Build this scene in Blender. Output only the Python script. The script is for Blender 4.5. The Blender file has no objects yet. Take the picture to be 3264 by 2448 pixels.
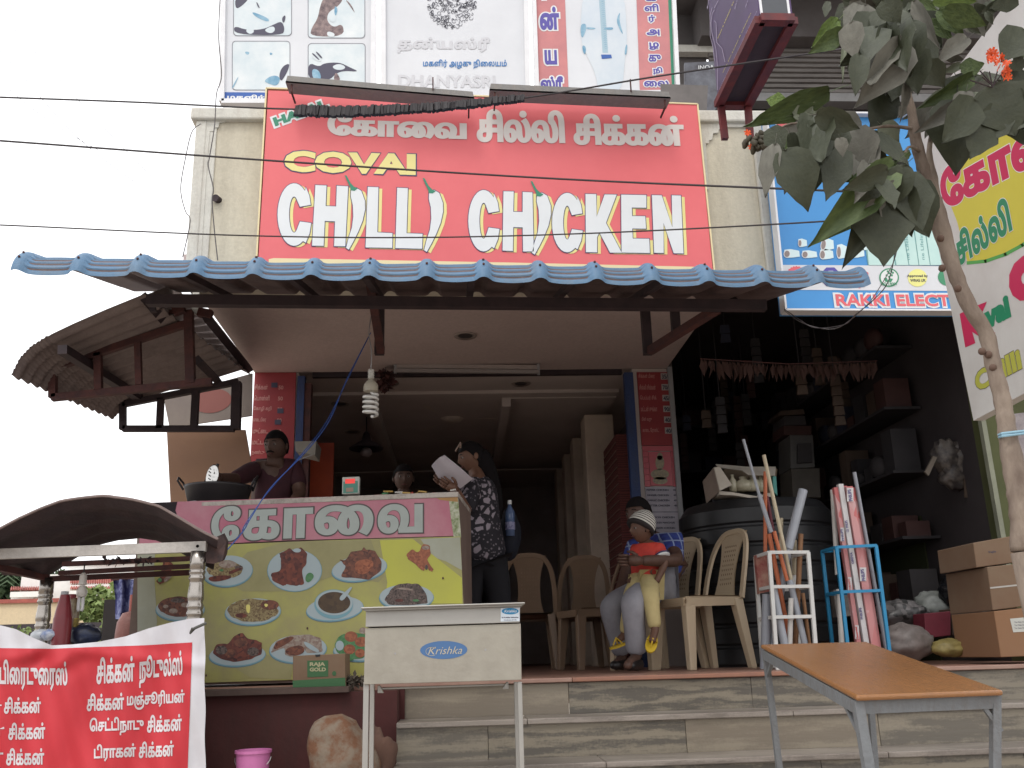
import bpy, math, random
import numpy as np
from mathutils import Vector, Matrix, Euler
from mathutils.geometry import delaunay_2d_cdt
R = math.radians
rnd = random.Random(7)
SC = bpy.context.scene
COL = SC.collection

# ---------------------------------------------------------------- camera
FOC, PITCH, ROLL, YAW, CZ = 3000.0, 16.13, -1.63, 3.48, 0.11
_p, _r, _y = R(PITCH), R(ROLL), R(YAW)
FWD = Vector((math.sin(_y)*math.cos(_p), math.cos(_y)*math.cos(_p), math.sin(_p)))
_rt = Vector((math.cos(_y), -math.sin(_y), 0)); _up = _rt.cross(FWD)
RT = _rt*math.cos(_r) + _up*math.sin(_r); UP = -_rt*math.sin(_r) + _up*math.cos(_r)
CAM = Vector((0, 0, CZ))
cd = bpy.data.cameras.new('camera'); co = bpy.data.objects.new('camera', cd); COL.objects.link(co)
cd.sensor_width = 36; cd.lens = 36*FOC/3264; cd.clip_start = .05; cd.clip_end = 600
m3 = Matrix((RT, UP, -FWD)).transposed(); co.matrix_world = Matrix.Translation(CAM) @ m3.to_4x4()
SC.camera = co
# ---------------------------------------------------------------- light
wd = bpy.data.worlds.new('World'); SC.world = wd; wd.use_nodes = True
nt = wd.node_tree; bg = nt.nodes['Background']
CLOUD = 12.5
sky = nt.nodes.new('ShaderNodeTexSky'); sky.sky_type = 'NISHITA'; sky.sun_disc = False
SUN_EL, SUN_AZ = R(58), R(200)
sky.sun_elevation = SUN_EL; sky.sun_rotation = SUN_AZ; sky.air_density = 1.0; sky.dust_density = 6; sky.ozone_density = .6
hs = nt.nodes.new('ShaderNodeHueSaturation'); hs.inputs['Saturation'].default_value = .12
nt.links.new(sky.outputs[0], hs.inputs['Color'])
# closed bright cloud cover over the daylight sky
wt = nt.nodes.new('ShaderNodeTexCoord'); wn = nt.nodes.new('ShaderNodeTexNoise'); wn.inputs['Scale'].default_value = 1.6; wn.inputs['Detail'].default_value = 5
nt.links.new(wt.outputs['Generated'], wn.inputs['Vector'])
wr = nt.nodes.new('ShaderNodeValToRGB'); wr.color_ramp.elements[0].color = (.80, .81, .84, 1); wr.color_ramp.elements[1].color = (1, 1, 1, 1)
nt.links.new(wn.outputs['Fac'], wr.inputs[0])
wv = nt.nodes.new('ShaderNodeVectorMath'); wv.operation = 'SCALE'; wv.inputs['Scale'].default_value = CLOUD; nt.links.new(wr.outputs[0], wv.inputs[0])
wm_ = nt.nodes.new('ShaderNodeMix'); wm_.data_type = 'RGBA'; wm_.inputs[0].default_value = .85
nt.links.new(hs.outputs[0], wm_.inputs[6]); nt.links.new(wv.outputs[0], wm_.inputs[7]); nt.links.new(wm_.outputs[2], bg.inputs['Color'])
bg.inputs['Strength'].default_value = .15
sl = bpy.data.lights.new('sun', 'SUN'); sl.energy = 0.9; sl.angle = R(14); sl.color = (1, .96, .9)
so = bpy.data.objects.new('sun', sl); COL.objects.link(so)
_sd = Vector((math.sin(SUN_AZ)*math.cos(SUN_EL), math.cos(SUN_AZ)*math.cos(SUN_EL), math.sin(SUN_EL)))
so.rotation_euler = _sd.to_track_quat('Z', 'Y').to_euler()
SC.view_settings.view_transform = 'Standard'; SC.view_settings.look = 'None'; SC.view_settings.gamma = 1
SC.view_settings.use_curve_mapping = False
SC.view_settings.exposure = 0.13
SC.render.engine = 'CYCLES'
SC.cycles.use_denoising = True; SC.cycles.max_bounces = 8; SC.cycles.diffuse_bounces = 6

# ---------------------------------------------------------------- pixel to place
def ray(x, y): return FWD + RT*((x-1632)/FOC) - UP*((y-1224)/FOC)
def P(x, y, Y): d = ray(x, y); return CAM + d*(Y/d.y)
def Pz(x, y, z): d = ray(x, y); return CAM + d*((z-CZ)/d.z)
def PX(x, y, X): d = ray(x, y); return CAM + d*(X/d.x)
def crop(x0, y0, s): return lambda x, y: (x0+x*s, y0+y*s)
class Plane:
    def __init__(s, p, n, up=(0, 0, 1)):
        s.p = Vector(p); s.n = Vector(n).normalized(); u = Vector(up); s.u = (u - s.n*u.dot(s.n)).normalized(); s.r = s.u.cross(s.n)
    def at(s, x, y): d = ray(x, y); return CAM + d*((s.p-CAM).dot(s.n)/d.dot(s.n))
def plane3(a, b, c):
    a, b, c = Vector(a), Vector(b), Vector(c); n = (b-a).cross(c-a)
    if n.dot(a-CAM) > 0: n = -n
    return Plane(a, n)
# ---------------------------------------------------------------- materials
MATS = {}
def mat(name, c, rough=.8, c2=None, scale=6, amt=.5, bump=0, bscale=40, metal=0, kind='noise', stretch=(1, 1, 1), spec=.4, emit=0, alpha=1, trans=0):
    if name in MATS: return MATS[name]
    m = bpy.data.materials.new(name); MATS[name] = m; m.use_nodes = True; t = m.node_tree; b = t.nodes['Principled BSDF']
    b.inputs['Roughness'].default_value = rough; b.inputs['Metallic'].default_value = metal
    b.inputs['Specular IOR Level'].default_value = spec
    if trans: b.inputs['Transmission Weight'].default_value = trans
    if emit: b.inputs['Emission Color'].default_value = (*c, 1); b.inputs['Emission Strength'].default_value = emit
    c2 = c2 or tuple(v*.72 for v in c)
    tc = t.nodes.new('ShaderNodeTexCoord'); mp = t.nodes.new('ShaderNodeMapping'); mp.inputs['Scale'].default_value = stretch
    t.links.new(tc.outputs['Object'], mp.inputs[0])
    if kind == 'marble':
        n = t.nodes.new('ShaderNodeTexWave'); n.inputs['Scale'].default_value = scale; n.inputs['Distortion'].default_value = 11; n.inputs['Detail'].default_value = 6; n.inputs['Detail Scale'].default_value = 2.2; n.inputs['Detail Roughness'].default_value = .7; n.bands_direction = 'Z'
        n3 = t.nodes.new('ShaderNodeTexNoise'); n3.inputs['Scale'].default_value = 3.2; n3.inputs['Detail'].default_value = 12; n3.inputs['Roughness'].default_value = .62; t.links.new(mp.outputs[0], n3.inputs['Vector'])
        n4 = t.nodes.new('ShaderNodeTexNoise'); n4.inputs['Scale'].default_value = 90; n4.inputs['Detail'].default_value = 2; t.links.new(tc.outputs['Object'], n4.inputs['Vector'])
        a1 = t.nodes.new('ShaderNodeMath'); a1.operation = 'MULTIPLY_ADD'; t.links.new(n.outputs['Fac'], a1.inputs[0]); a1.inputs[1].default_value = .42; t.links.new(n3.outputs['Fac'], a1.inputs[2])
        a2 = t.nodes.new('ShaderNodeMath'); a2.operation = 'MULTIPLY_ADD'; t.links.new(n4.outputs['Fac'], a2.inputs[0]); a2.inputs[1].default_value = .35; t.links.new(a1.outputs[0], a2.inputs[2])
        a3 = t.nodes.new('ShaderNodeMath'); a3.operation = 'SUBTRACT'; t.links.new(a2.outputs[0], a3.inputs[0]); a3.inputs[1].default_value = .40; out = a3.outputs[0]
    elif kind == 'vor':
        n = t.nodes.new('ShaderNodeTexVoronoi'); n.inputs['Scale'].default_value = scale; out = n.outputs['Color']
        bw = t.nodes.new('ShaderNodeRGBToBW'); t.links.new(out, bw.inputs[0]); out = bw.outputs[0]
    elif kind == 'wave':
        n = t.nodes.new('ShaderNodeTexWave'); n.inputs['Scale'].default_value = scale; n.inputs['Distortion'].default_value = 6; n.inputs['Detail'].default_value = 4; n.inputs['Detail Scale'].default_value = 1.5; out = n.outputs['Fac']; n.bands_direction = 'Z'
    else:
        n = t.nodes.new('ShaderNodeTexNoise'); n.inputs['Scale'].default_value = scale; n.inputs['Detail'].default_value = 8; n.inputs['Roughness'].default_value = .65; out = n.outputs['Fac']
    t.links.new(mp.outputs[0], n.inputs['Vector'])
    cr = t.nodes.new('ShaderNodeValToRGB'); cr.color_ramp.elements[0].position = .5-.5*amt if kind != 'noise' else .5-.22*(1.2-amt) ; cr.color_ramp.elements[1].position = .5+.5*amt if kind != 'noise' else .5+.22*(1.2-amt)
    cr.color_ramp.elements[0].color = (*c2, 1); cr.color_ramp.elements[1].color = (*c, 1)
    t.links.new(out, cr.inputs[0]); t.links.new(cr.outputs[0], b.inputs['Base Color'])
    if bump:
        n2 = t.nodes.new('ShaderNodeTexNoise'); n2.inputs['Scale'].default_value = bscale; n2.inputs['Detail'].default_value = 6
        t.links.new(mp.outputs[0], n2.inputs['Vector'])
        bp = t.nodes.new('ShaderNodeBump'); bp.inputs['Strength'].default_value = bump; bp.inputs['Distance'].default_value = .01
        t.links.new(n2.outputs['Fac'], bp.inputs['Height']); t.links.new(bp.outputs[0], b.inputs['Normal'])
    return m
def plain(name, c, rough=.7, **k): return mat(name, c, rough, c2=tuple(v*.88 for v in c), scale=k.pop('scale', 9), amt=.3, **k)
def wood_mat(name, c, c2, scale=3, stretch=(1, 12, 12), rough=.35):
    return mat(name, c, rough, c2=c2, scale=scale, amt=.6, stretch=stretch, bump=.05, bscale=12)
def stained(name, c, dirt, rough=.85, scale=1.6, fine=35, amount=.5, drip=True):
    """plaster or metal with broad stains and specks"""
    if name in MATS: return MATS[name]
    m = mat(name, c, rough, c2=tuple(v*.86 for v in c), scale=fine, amt=.4, bump=.25, bscale=fine*2)
    t = m.node_tree; b = t.nodes['Principled BSDF']; src = b.inputs['Base Color'].links[0].from_socket
    tc = t.nodes.new('ShaderNodeTexCoord'); mp = t.nodes.new('ShaderNodeMapping'); mp.inputs['Scale'].default_value = (2.2, 2.2, .55) if drip else (1, 1, 1)
    n = t.nodes.new('ShaderNodeTexNoise'); n.inputs['Scale'].default_value = scale; n.inputs['Detail'].default_value = 10; n.inputs['Roughness'].default_value = .75
    t.links.new(tc.outputs['Object'], mp.inputs[0]); t.links.new(mp.outputs[0], n.inputs['Vector'])
    cr = t.nodes.new('ShaderNodeValToRGB'); cr.color_ramp.elements[0].position = .47; cr.color_ramp.elements[1].position = .68
    cr.color_ramp.elements[0].color = (0, 0, 0, 1); cr.color_ramp.elements[1].color = (amount,)*3+(1,)
    t.links.new(n.outputs['Fac'], cr.inputs[0])
    mx = t.nodes.new('ShaderNodeMix'); mx.data_type = 'RGBA'; t.links.new(cr.outputs[0], mx.inputs[0]); t.links.new(src, mx.inputs[6]); mx.inputs[7].default_value = (*dirt, 1)
    t.links.new(mx.outputs[2], b.inputs['Base Color'])
    return m
# ---------------------------------------------------------------- objects
LOC = {}
def tag(o, label=None, cat=None, group=None, kind=None):
    if label: o['label'] = label
    if cat: o['category'] = cat
    if group: o['group'] = group
    if kind: o['kind'] = kind
    return o
def thing(name, loc, label, cat, group=None):
    o = bpy.data.objects.new(name, None); COL.objects.link(o); o.location = loc; o.empty_display_size = .1
    LOC[o.name] = Vector(loc); return tag(o, label, cat, group)
def link_mesh(name, me, parent=None, loc=None):
    o = bpy.data.objects.new(name, me); COL.objects.link(o)
    if parent is not None: o.parent = parent
    if loc is not None: o.location = loc
    LOC[o.name] = (LOC.get(parent.name, Vector()) if parent else Vector()) + Vector(o.location)
    return o
class MB:
    def __init__(s): s.v = []; s.f = []; s.mi = []; s.uv = None
    def add(s, vs, fs, mi=0):
        n = len(s.v); s.v += [tuple(v) for v in vs]; s.f += [tuple(i+n for i in f) for f in fs]; s.mi += [mi]*len(fs); return s
    def quad(s, a, b, c, d, mi=0): return s.add([a, b, c, d], [(0, 1, 2, 3)], mi)
    def box(s, lo, hi, mi=0):
        x0, y0, z0 = lo; x1, y1, z1 = hi
        return s.add([(x0, y0, z0), (x1, y0, z0), (x1, y1, z0), (x0, y1, z0), (x0, y0, z1), (x1, y0, z1), (x1, y1, z1), (x0, y1, z1)],
                     [(0, 3, 2, 1), (4, 5, 6, 7), (0, 1, 5, 4), (1, 2, 6, 5), (2, 3, 7, 6), (3, 0, 4, 7)], mi)
    def hexa(s, a, b, mi=0):
        """a: 4 lower/front points, b: 4 upper/back points"""
        return s.add(list(a)+list(b), [(0, 3, 2, 1), (4, 5, 6, 7), (0, 1, 5, 4), (1, 2, 6, 5), (2, 3, 7, 6), (3, 0, 4, 7)], mi)
    def beam(s, p, q, w, h=None, side=None, mi=0, w2=None):
        p, q = Vector(p), Vector(q); h = h or w; d = (q-p).normalized()
        sd = Vector(side) if side else (Vector((1, 0, 0)) if abs(d.x) < .8 else Vector((0, 1, 0)))
        sd = (sd - d*sd.dot(d)).normalized(); u = d.cross(sd); k = (w2/w) if w2 else 1
        A = [p+sd*a*w/2+u*b*h/2 for a, b in ((-1, -1), (1, -1), (1, 1), (-1, 1))]; B_ = [q+sd*a*w*k/2+u*b*h*k/2 for a, b in ((-1, -1), (1, -1), (1, 1), (-1, 1))]
        return s.hexa(A, B_, mi)
    def tube(s, pts, r, n=8, mi=0, cap=True):
        pts = [Vector(p) for p in pts]; rs = r if isinstance(r, (list, tuple)) else [r]*len(pts); base = len(s.v); up = None
        for i, p in enumerate(pts):
            d = (pts[min(i+1, len(pts)-1)]-pts[max(i-1, 0)]).normalized()
            if up is None: up = Vector((0, 0, 1)) if abs(d.z) < .9 else Vector((1, 0, 0))
            a = (up - d*up.dot(d)).normalized(); up = a; b = d.cross(a)
            for k in range(n):
                t = 2*math.pi*k/n; s.v.append(tuple(p+(a*math.cos(t)+b*math.sin(t))*rs[i]))
        for i in range(len(pts)-1):
            for k in range(n):
                j = (k+1) % n; s.f.append((base+i*n+k, base+i*n+j, base+(i+1)*n+j, base+(i+1)*n+k)); s.mi.append(mi)
        if cap:
            s.f.append(tuple(base+k for k in range(n))[::-1]); s.mi.append(mi)
            s.f.append(tuple(base+(len(pts)-1)*n+k for k in range(n))); s.mi.append(mi)
        return s
    def lathe(s, prof, c=(0, 0, 0), n=20, axis=None, mi=0, sx=1, sy=1):
        c = Vector(c); base = len(s.v); q = Vector((0, 0, 1)).rotation_difference(Vector(axis).normalized()) if axis else None
        for r_, z in prof:
            for k in range(n):
                t = 2*math.pi*k/n; v = Vector((r_*math.cos(t)*sx, r_*math.sin(t)*sy, z)); v = q @ v if q else v; s.v.append(tuple(c+v))
        for i in range(len(prof)-1):
            for k in range(n):
                j = (k+1) % n; s.f.append((base+i*n+k, base+i*n+j, base+(i+1)*n+j, base+(i+1)*n+k)); s.mi.append(mi)
        for e, rev in ((0, True), (len(prof)-1, False)):
            if prof[e][0] > 1e-4:
                f = tuple(base+e*n+k for k in range(n)); s.f.append(f[::-1] if rev else f); s.mi.append(mi)
        return s
    def grid(s, fn, nu, nv, mi=0, flip=False):
        base = len(s.v)
        for j in range(nv+1):
            for i in range(nu+1): s.v.append(tuple(fn(i/nu, j/nv)))
        for j in range(nv):
            for i in range(nu):
                a = base+j*(nu+1)+i; f = (a, a+1, a+nu+2, a+nu+1); s.f.append(f[::-1] if flip else f); s.mi.append(mi)
        return s
    def ball(s, c, r, n=12, m=8, mi=0):
        rx, ry, rz = r if isinstance(r, (tuple, list)) else (r, r, r); c = Vector(c)
        return s.grid(lambda u, v: c+Vector((rx*math.sin(math.pi*v)*math.cos(2*math.pi*u), ry*math.sin(math.pi*v)*math.sin(2*math.pi*u), -rz*math.cos(math.pi*v))), n, m, mi)
    def mesh(s, name, off=Vector((0, 0, 0)), smooth=False, mats=()):
        me = bpy.data.meshes.new(name); me.from_pydata([(x-off[0], y-off[1], z-off[2]) for x, y, z in s.v], [], s.f)
        for m in mats: me.materials.append(m)
        if len(mats) > 1: me.polygons.foreach_set('material_index', s.mi)
        if smooth: me.polygons.foreach_set('use_smooth', [True]*len(me.polygons)); 
        me.update(); return me
    def build(s, name, m, parent=None, smooth=False, bevel=0, auto=False, local=False, loc=None):
        mats = m if isinstance(m, (list, tuple)) else (m,)
        off = Vector((0, 0, 0)) if (local or parent is None) else LOC[parent.name]
        if parent is None and not local and s.v:
            a = np.array(s.v); off = Vector(((a[:, 0].min()+a[:, 0].max())/2, (a[:, 1].min()+a[:, 1].max())/2, a[:, 2].min()))
        me = s.mesh(name, off, smooth, mats)
        if auto: 
            me.polygons.foreach_set('use_smooth', [True]*len(me.polygons)); me.set_sharp_from_angle(angle=R(38))
        o = link_mesh(name, me, parent, off if (parent is None and not local) else loc)
        if bevel:
            b = o.modifiers.new('bevel', 'BEVEL'); b.width = bevel; b.segments = 2; b.limit_method = 'ANGLE'
        return o
def dup(root, loc, rz=None, scale=None, label=None, group=None, cat=None):
    r = root.copy(); COL.objects.link(r); r.location = loc; LOC[r.name] = Vector(loc)
    if rz is not None: r.rotation_euler = (0, 0, rz)
    if scale: r.scale = scale
    if label: r['label'] = label
    if group: r['group'] = group
    for ch in list(root.children):
        c = ch.copy(); COL.objects.link(c); c.parent = r
        for g in ch.children:
            d = g.copy(); COL.objects.link(d); d.parent = c
    return r
def piece(name, me, parent, loc, rot=None, scale=None):
    """shared-mesh piece; loc in world"""
    o = bpy.data.objects.new(name, me); COL.objects.link(o); o.parent = parent; o.location = Vector(loc)-LOC[parent.name]
    if rot is not None: o.rotation_euler = rot
    if scale is not None: o.scale = scale
    return o
# ---------------------------------------------------------------- flat print: text and shapes
S2 = bpy.data.scenes.new('scratch')
_tc = {}
PRE = '\u0bc6\u0bc7\u0bc8'
def order(s):
    s = s.replace('\u0bca', '\u0bc6\u0bbe').replace('\u0bcb', '\u0bc7\u0bbe').replace('\u0bcc', '\u0bc6\u0bb3'); out = []
    for ch in s:
        if ch in PRE and out:
            out.insert(len(out)-1, ch)
        else: out.append(ch)
    return ''.join(out)
def outlines(s, res=4):
    s = order(s)
    if (s, res) in _tc: return _tc[(s, res)]
    cu = bpy.data.curves.new('t', 'FONT'); cu.body = s; cu.resolution_u = res; cu.dimensions = '3D'; cu.fill_mode = 'NONE' if False else 'FULL'
    cu.dimensions = '2D'; cu.fill_mode = 'NONE'
    o = bpy.data.objects.new('t', cu); S2.collection.objects.link(o); S2.view_layers[0].update()
    e = o.evaluated_get(S2.view_layers[0].depsgraph); me = e.to_mesh()
    co = [v.co.copy() for v in me.vertices]; nx = {}
    for ed in me.edges:
        a, b = ed.vertices; nx.setdefault(a, []).append(b); nx.setdefault(b, []).append(a)
    seen = set(); loops = []
    for st in range(len(co)):
        if st in seen or st not in nx: continue
        lp = [st]; seen.add(st); cur = st; first = min(nx[st], key=lambda q: abs(q-st)); nxt = first
        while nxt not in seen:
            lp.append(nxt); seen.add(nxt); cand = [q for q in nx[nxt] if q not in seen]
            if not cand: break
            nxt = cand[0]
        if len(lp) > 2: loops.append([(co[i].x, co[i].y) for i in lp])
    e.to_mesh_clear(); S2.collection.objects.unlink(o); bpy.data.objects.remove(o); bpy.data.curves.remove(cu)
    _tc[(s, res)] = loops; return loops
def area(l): return .5*sum(l[i-1][0]*l[i][1]-l[i][0]*l[i-1][1] for i in range(len(l)))
def fatten(loops, dx, dy=None, orient=None):
    dy = dx if dy is None else dy
    if not dx and not dy: return loops
    if orient is None:
        big = max(loops, key=lambda l: abs(area(l))); orient = 1 if area(big) > 0 else -1
    out = []
    for l in loops:
        l = [p for i, p in enumerate(l) if abs(p[0]-l[i-1][0])+abs(p[1]-l[i-1][1]) > 1e-5]; n = len(l); q = []
        for i in range(n):
            ax, ay = l[i][0]-l[i-1][0], l[i][1]-l[i-1][1]; bx, by = l[(i+1) % n][0]-l[i][0], l[(i+1) % n][1]-l[i][1]
            la, lb = math.hypot(ax, ay) or 1, math.hypot(bx, by) or 1
            nx_, ny_ = ay/la+by/lb, -ax/la-bx/lb; ln = math.hypot(nx_, ny_) or 1
            k = min(1.6, 1/max(.4, ln/2)); q.append((l[i][0]+orient*nx_/ln*dx*k, l[i][1]+orient*ny_/ln*dy*k))
        out.append(q)
    return out
def solid(loops):
    pts = []; ed = []
    for l in loops:
        b = len(pts); pts += [Vector(p) for p in l]; ed += [(b+i, b+(i+1) % len(l)) for i in range(len(l))]
    if len(pts) < 3: return [], []
    v, e, f, *_ = delaunay_2d_cdt(pts, ed, [], 0, 1e-5)
    A = np.array([p[:] for p in pts]); E0 = A[[a for a, b in ed]]; E1 = A[[b for a, b in ed]]
    V = np.array([p[:] for p in v]); F = [tuple(x) for x in f]
    if not F: return [], []
    Cn = np.array([V[list(x)].mean(0) for x in F])
    y0, y1 = E0[None, :, 1], E1[None, :, 1]; cy = Cn[:, 1:2]; cx = Cn[:, 0:1]
    upc = (y0 <= cy) & (y1 > cy); dn = (y0 > cy) & (y1 <= cy)
    with np.errstate(divide='ignore', invalid='ignore'):
        xi = E0[None, :, 0]+(cy-y0)*(E1[None, :, 0]-E0[None, :, 0])/np.where(y1-y0 == 0, 1e9, y1-y0)
    w = (upc & (xi > cx)).sum(1)-(dn & (xi > cx)).sum(1)
    return [tuple(p) for p in V], [F[i] for i in range(len(F)) if w[i] != 0]
def chaikin(l, n=2):
    for _ in range(n):
        q = []
        for i in range(len(l)):
            a, b = l[i], l[(i+1) % len(l)]; q += [(a[0]*.75+b[0]*.25, a[1]*.75+b[1]*.25), (a[0]*.25+b[0]*.75, a[1]*.25+b[1]*.75)]
        l = q
    return l
class Print:
    """collects flat shapes on a plane and links them as one part"""
    def __init__(s, plane, lift): s.pl = plane; s.l = lift; s.mb = MB()
    def _add(s, v, f, m):
        pts = [m(*p)+s.pl.n*s.l for p in v]
        if f:
            a, b, c = (pts[i] for i in f[0][:3])
            if (b-a).cross(c-a).dot(s.pl.n) < 0: f = [t[::-1] for t in f]
        s.mb.add(pts, f)
    def poly(s, pts, cv=None, fat=0, shift=(0, 0), sm=0):
        if sm: pts = chaikin(pts, sm)
        l = [(cv(*p) if cv else p) for p in pts]; l = [(x+shift[0], y+shift[1]) for x, y in l]
        if fat: l = fatten([l], fat)[0]
        v, f = solid([l]); s._add(v, f, s.pl.at); return s
    def polys(s, loops, fat=0, shift=(0, 0)):
        for l in loops: s.poly(l, None, fat, shift)
        return s
    def ell(s, cx, cy, rx, ry, rot=0, n=28, cv=None, a0=0, a1=360):
        c, d = math.cos(R(rot)), math.sin(R(rot)); L = []
        for i in range(n):
            t = R(a0+(a1-a0)*i/(n if a1-a0 == 360 else n-1)); x, y = rx*math.cos(t), ry*math.sin(t); L.append((cx+x*c-y*d, cy+x*d+y*c))
        return s.poly(L, cv)
    def ring(s, pts, w, cv=None, closed=True):
        l = [(cv(*p) if cv else p) for p in pts]; n = len(l)
        for i in range(n if closed else n-1):
            a, b = l[i], l[(i+1) % n]; dx, dy = b[0]-a[0], b[1]-a[1]; ln = math.hypot(dx, dy) or 1; nx_, ny_ = -dy/ln*w/2, dx/ln*w/2; ex, ey = dx/ln*w*.3, dy/ln*w*.3
            s._add([(a[0]+nx_-ex, a[1]+ny_-ey), (a[0]-nx_-ex, a[1]-ny_-ey), (b[0]-nx_+ex, b[1]-ny_+ey), (b[0]+nx_+ex, b[1]+ny_+ey)], [(0, 1, 2, 3)], s.pl.at)
        return s
    def text(s, t, a, b, h, bold=0, boldy=None, fat=0, cv=None, perp=False, res=3, shear=0, shift=(0, 0)):
        lp = outlines(t, res)
        if not lp: return s
        if bold: lp = fatten(lp, bold, boldy)
        xs = [p[0] for l in lp for p in l]; ys = [p[1] for l in lp for p in l]; x0, x1, y0, y1 = min(xs), max(xs), min(ys), max(ys)
        if cv: 
            k = math.hypot(cv(1, 0)[0]-cv(0, 0)[0], cv(1, 0)[1]-cv(0, 0)[1]); a, b = cv(*a), cv(*b); h *= k; fat *= k
        a = (a[0]+shift[0], a[1]+shift[1]); b = (b[0]+shift[0], b[1]+shift[1])
        A, B = s.pl.at(*a), s.pl.at(*b)
        if perp:
            dx, dy = b[0]-a[0], b[1]-a[1]; ln = math.hypot(dx, dy); T_ = s.pl.at(a[0]+dy/ln*h, a[1]-dx/ln*h); U = T_-A
        else:
            U = s.pl.u*abs((s.pl.at(a[0], a[1]-h)-A).dot(s.pl.u)); 
        X = (B-A)/(x1-x0); U = U/(y1-y0)
        kx = 1/max(1e-6, X.length); ky = 1/max(1e-6, U.length)
        if fat: g = fat*(A-CAM).length/FOC; lp = fatten(lp, g*kx, g*ky)
        v, f = solid(lp); s._add(v, f, lambda x, y: A+X*(x-x0+shear*(y-y0))+U*(y-y0)); return s
    def build(s, name, m, parent):
        return s.mb.build(name, m, parent) if s.mb.v else None
def board(name, plane, corners, thick, m, parent, cv=None, lift=0):
    """flat board whose front face has these photo corners"""
    pts = [plane.at(*(cv(*c) if cv else c))+plane.n*lift for c in corners]; bk = [p-plane.n*thick for p in pts]
    o = MB().hexa(pts, bk).build(name, m, parent); me = o.data
    import bmesh
    bm = bmesh.new(); bm.from_mesh(me); bmesh.ops.recalc_face_normals(bm, faces=bm.faces); bm.to_mesh(me); bm.free(); return o
def recalc(o):
    import bmesh
    bm = bmesh.new(); bm.from_mesh(o.data); bmesh.ops.recalc_face_normals(bm, faces=bm.faces); bm.to_mesh(o.data); bm.free(); return o
def facade(Y): return Plane((0, Y, 0), (0, -1, 0))
# ---------------------------------------------------------------- skinned bodies
def skin(name, nodes, edges, m, parent, sub=1, extra=None, fold=0):
    """nodes: [(Vector, radius or (rx, ry))]"""
    me = bpy.data.meshes.new(name); off = LOC[parent.name] if parent else Vector((0, 0, 0))
    me.from_pydata([tuple(Vector(p)-off) for p, r in nodes], edges, [])
    o = bpy.data.objects.new('t', me); S2.collection.objects.link(o)
    md = o.modifiers.new('s', 'SKIN'); md.use_smooth_shade = True
    sk = me.skin_vertices[0].data if me.skin_vertices else None
    if sk is None:
        import bmesh
        bm = bmesh.new(); bm.from_mesh(me); bm.verts.layers.skin.verify(); bm.to_mesh(me); bm.free(); sk = me.skin_vertices[0].data
    for i, (p, r) in enumerate(nodes):
        sk[i].radius = r if isinstance(r, tuple) else (r, r); sk[i].use_root = (i == 0)
    ms = o.modifiers.new('u', 'SUBSURF'); ms.levels = sub; ms.render_levels = sub
    S2.view_layers[0].update(); ev = o.evaluated_get(S2.view_layers[0].depsgraph)
    nm = bpy.data.meshes.new_from_object(ev); nm.name = name
    S2.collection.objects.unlink(o); bpy.data.objects.remove(o)
    nm.materials.clear(); nm.materials.append(m)
    if extra:
        mb = MB(); mb.v = [tuple(v.co) for v in nm.vertices]; mb.f = [tuple(p.vertices) for p in nm.polygons]; mb.mi = [0]*len(mb.f)
        for ex in extra: mb.add([tuple(Vector(v)-off) for v in ex.v], ex.f)
        nm = mb.mesh(name, smooth=True, mats=(m,))
    nm.polygons.foreach_set('use_smooth', [True]*len(nm.polygons))
    return link_mesh(name, nm, parent)
# ================================================================ setting
M = {}
M['road'] = mat('road_dirt', (.40, .34, .28), .95, c2=(.28, .235, .19), scale=3, bump=.4)
M['cream'] = stained('cream_plaster', (.60, .55, .44), (.28, .24, .18), scale=1.3, amount=.45)
M['creamtrim'] = stained('cream_trim', (.62, .60, .54), (.33, .27, .22), scale=2)
M['soffit'] = stained('soffit_paint', (.56, .455, .43), (.40, .315, .30), scale=.8, amount=.5, drip=False)
M['inner'] = mat('inner_paint', (.60, .53, .50), .9, c2=(.49, .43, .405), scale=1.2)
M['canopyunder'] = stained('canopy_underside', (.23, .185, .175), (.12, .09, .085), .7, scale=2.5, amount=.7)
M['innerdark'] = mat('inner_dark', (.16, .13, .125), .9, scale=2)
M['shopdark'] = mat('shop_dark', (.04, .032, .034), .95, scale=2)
M['floor'] = mat('porch_floor', (.36, .20, .15), .45, c2=(.22, .12, .09), scale=3)
M['redplinth'] = stained('red_plinth', (.07, .018, .017), (.035, .018, .016), scale=2.2, fine=12)  # dark red deepened further to paint the plinth's shade
M['rust'] = mat('rust_paint', (.10, .035, .03), .75, c2=(.05, .024, .025), scale=14, bump=.3)
M['darksteel'] = mat('dark_steel', (.05, .032, .036), .7, c2=(.028, .02, .024), scale=10)
M['bluepaint'] = stained('blue_sheet', (.095, .185, .30), (.17, .18, .185), .55, scale=5, fine=22, amount=.4, drip=False)
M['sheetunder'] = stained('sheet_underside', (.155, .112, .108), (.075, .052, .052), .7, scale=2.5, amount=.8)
M['white'] = plain('white_paint', (.78, .78, .77)); M['black'] = plain('black_paint', (.012, .012, .014), .5)
M['grey'] = plain('grey_paint', (.32, .32, .33)); M['steel'] = mat('steel', (.55, .54, .52), .28, metal=1, scale=20, amt=.2)
def veined(name, c, c2, sc):
    return mat(name, c, .32, c2=c2, scale=sc, kind='marble', amt=.36, stretch=(.3, 1, 2.0), bump=.08)
TILE = [veined('marble_a', (.225, .195, .15), (.125, .11, .09), 1.5), veined('marble_b', (.24, .205, .155), (.18, .15, .115), 1.1), veined('marble_c', (.215, .185, .14), (.10, .088, .073), 2.1)]  # marble tones lowered to take in the shade under the awning
M['nosing'] = veined('marble_nosing', (.27, .235, .205), (.17, .145, .125), 1.3)

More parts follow.
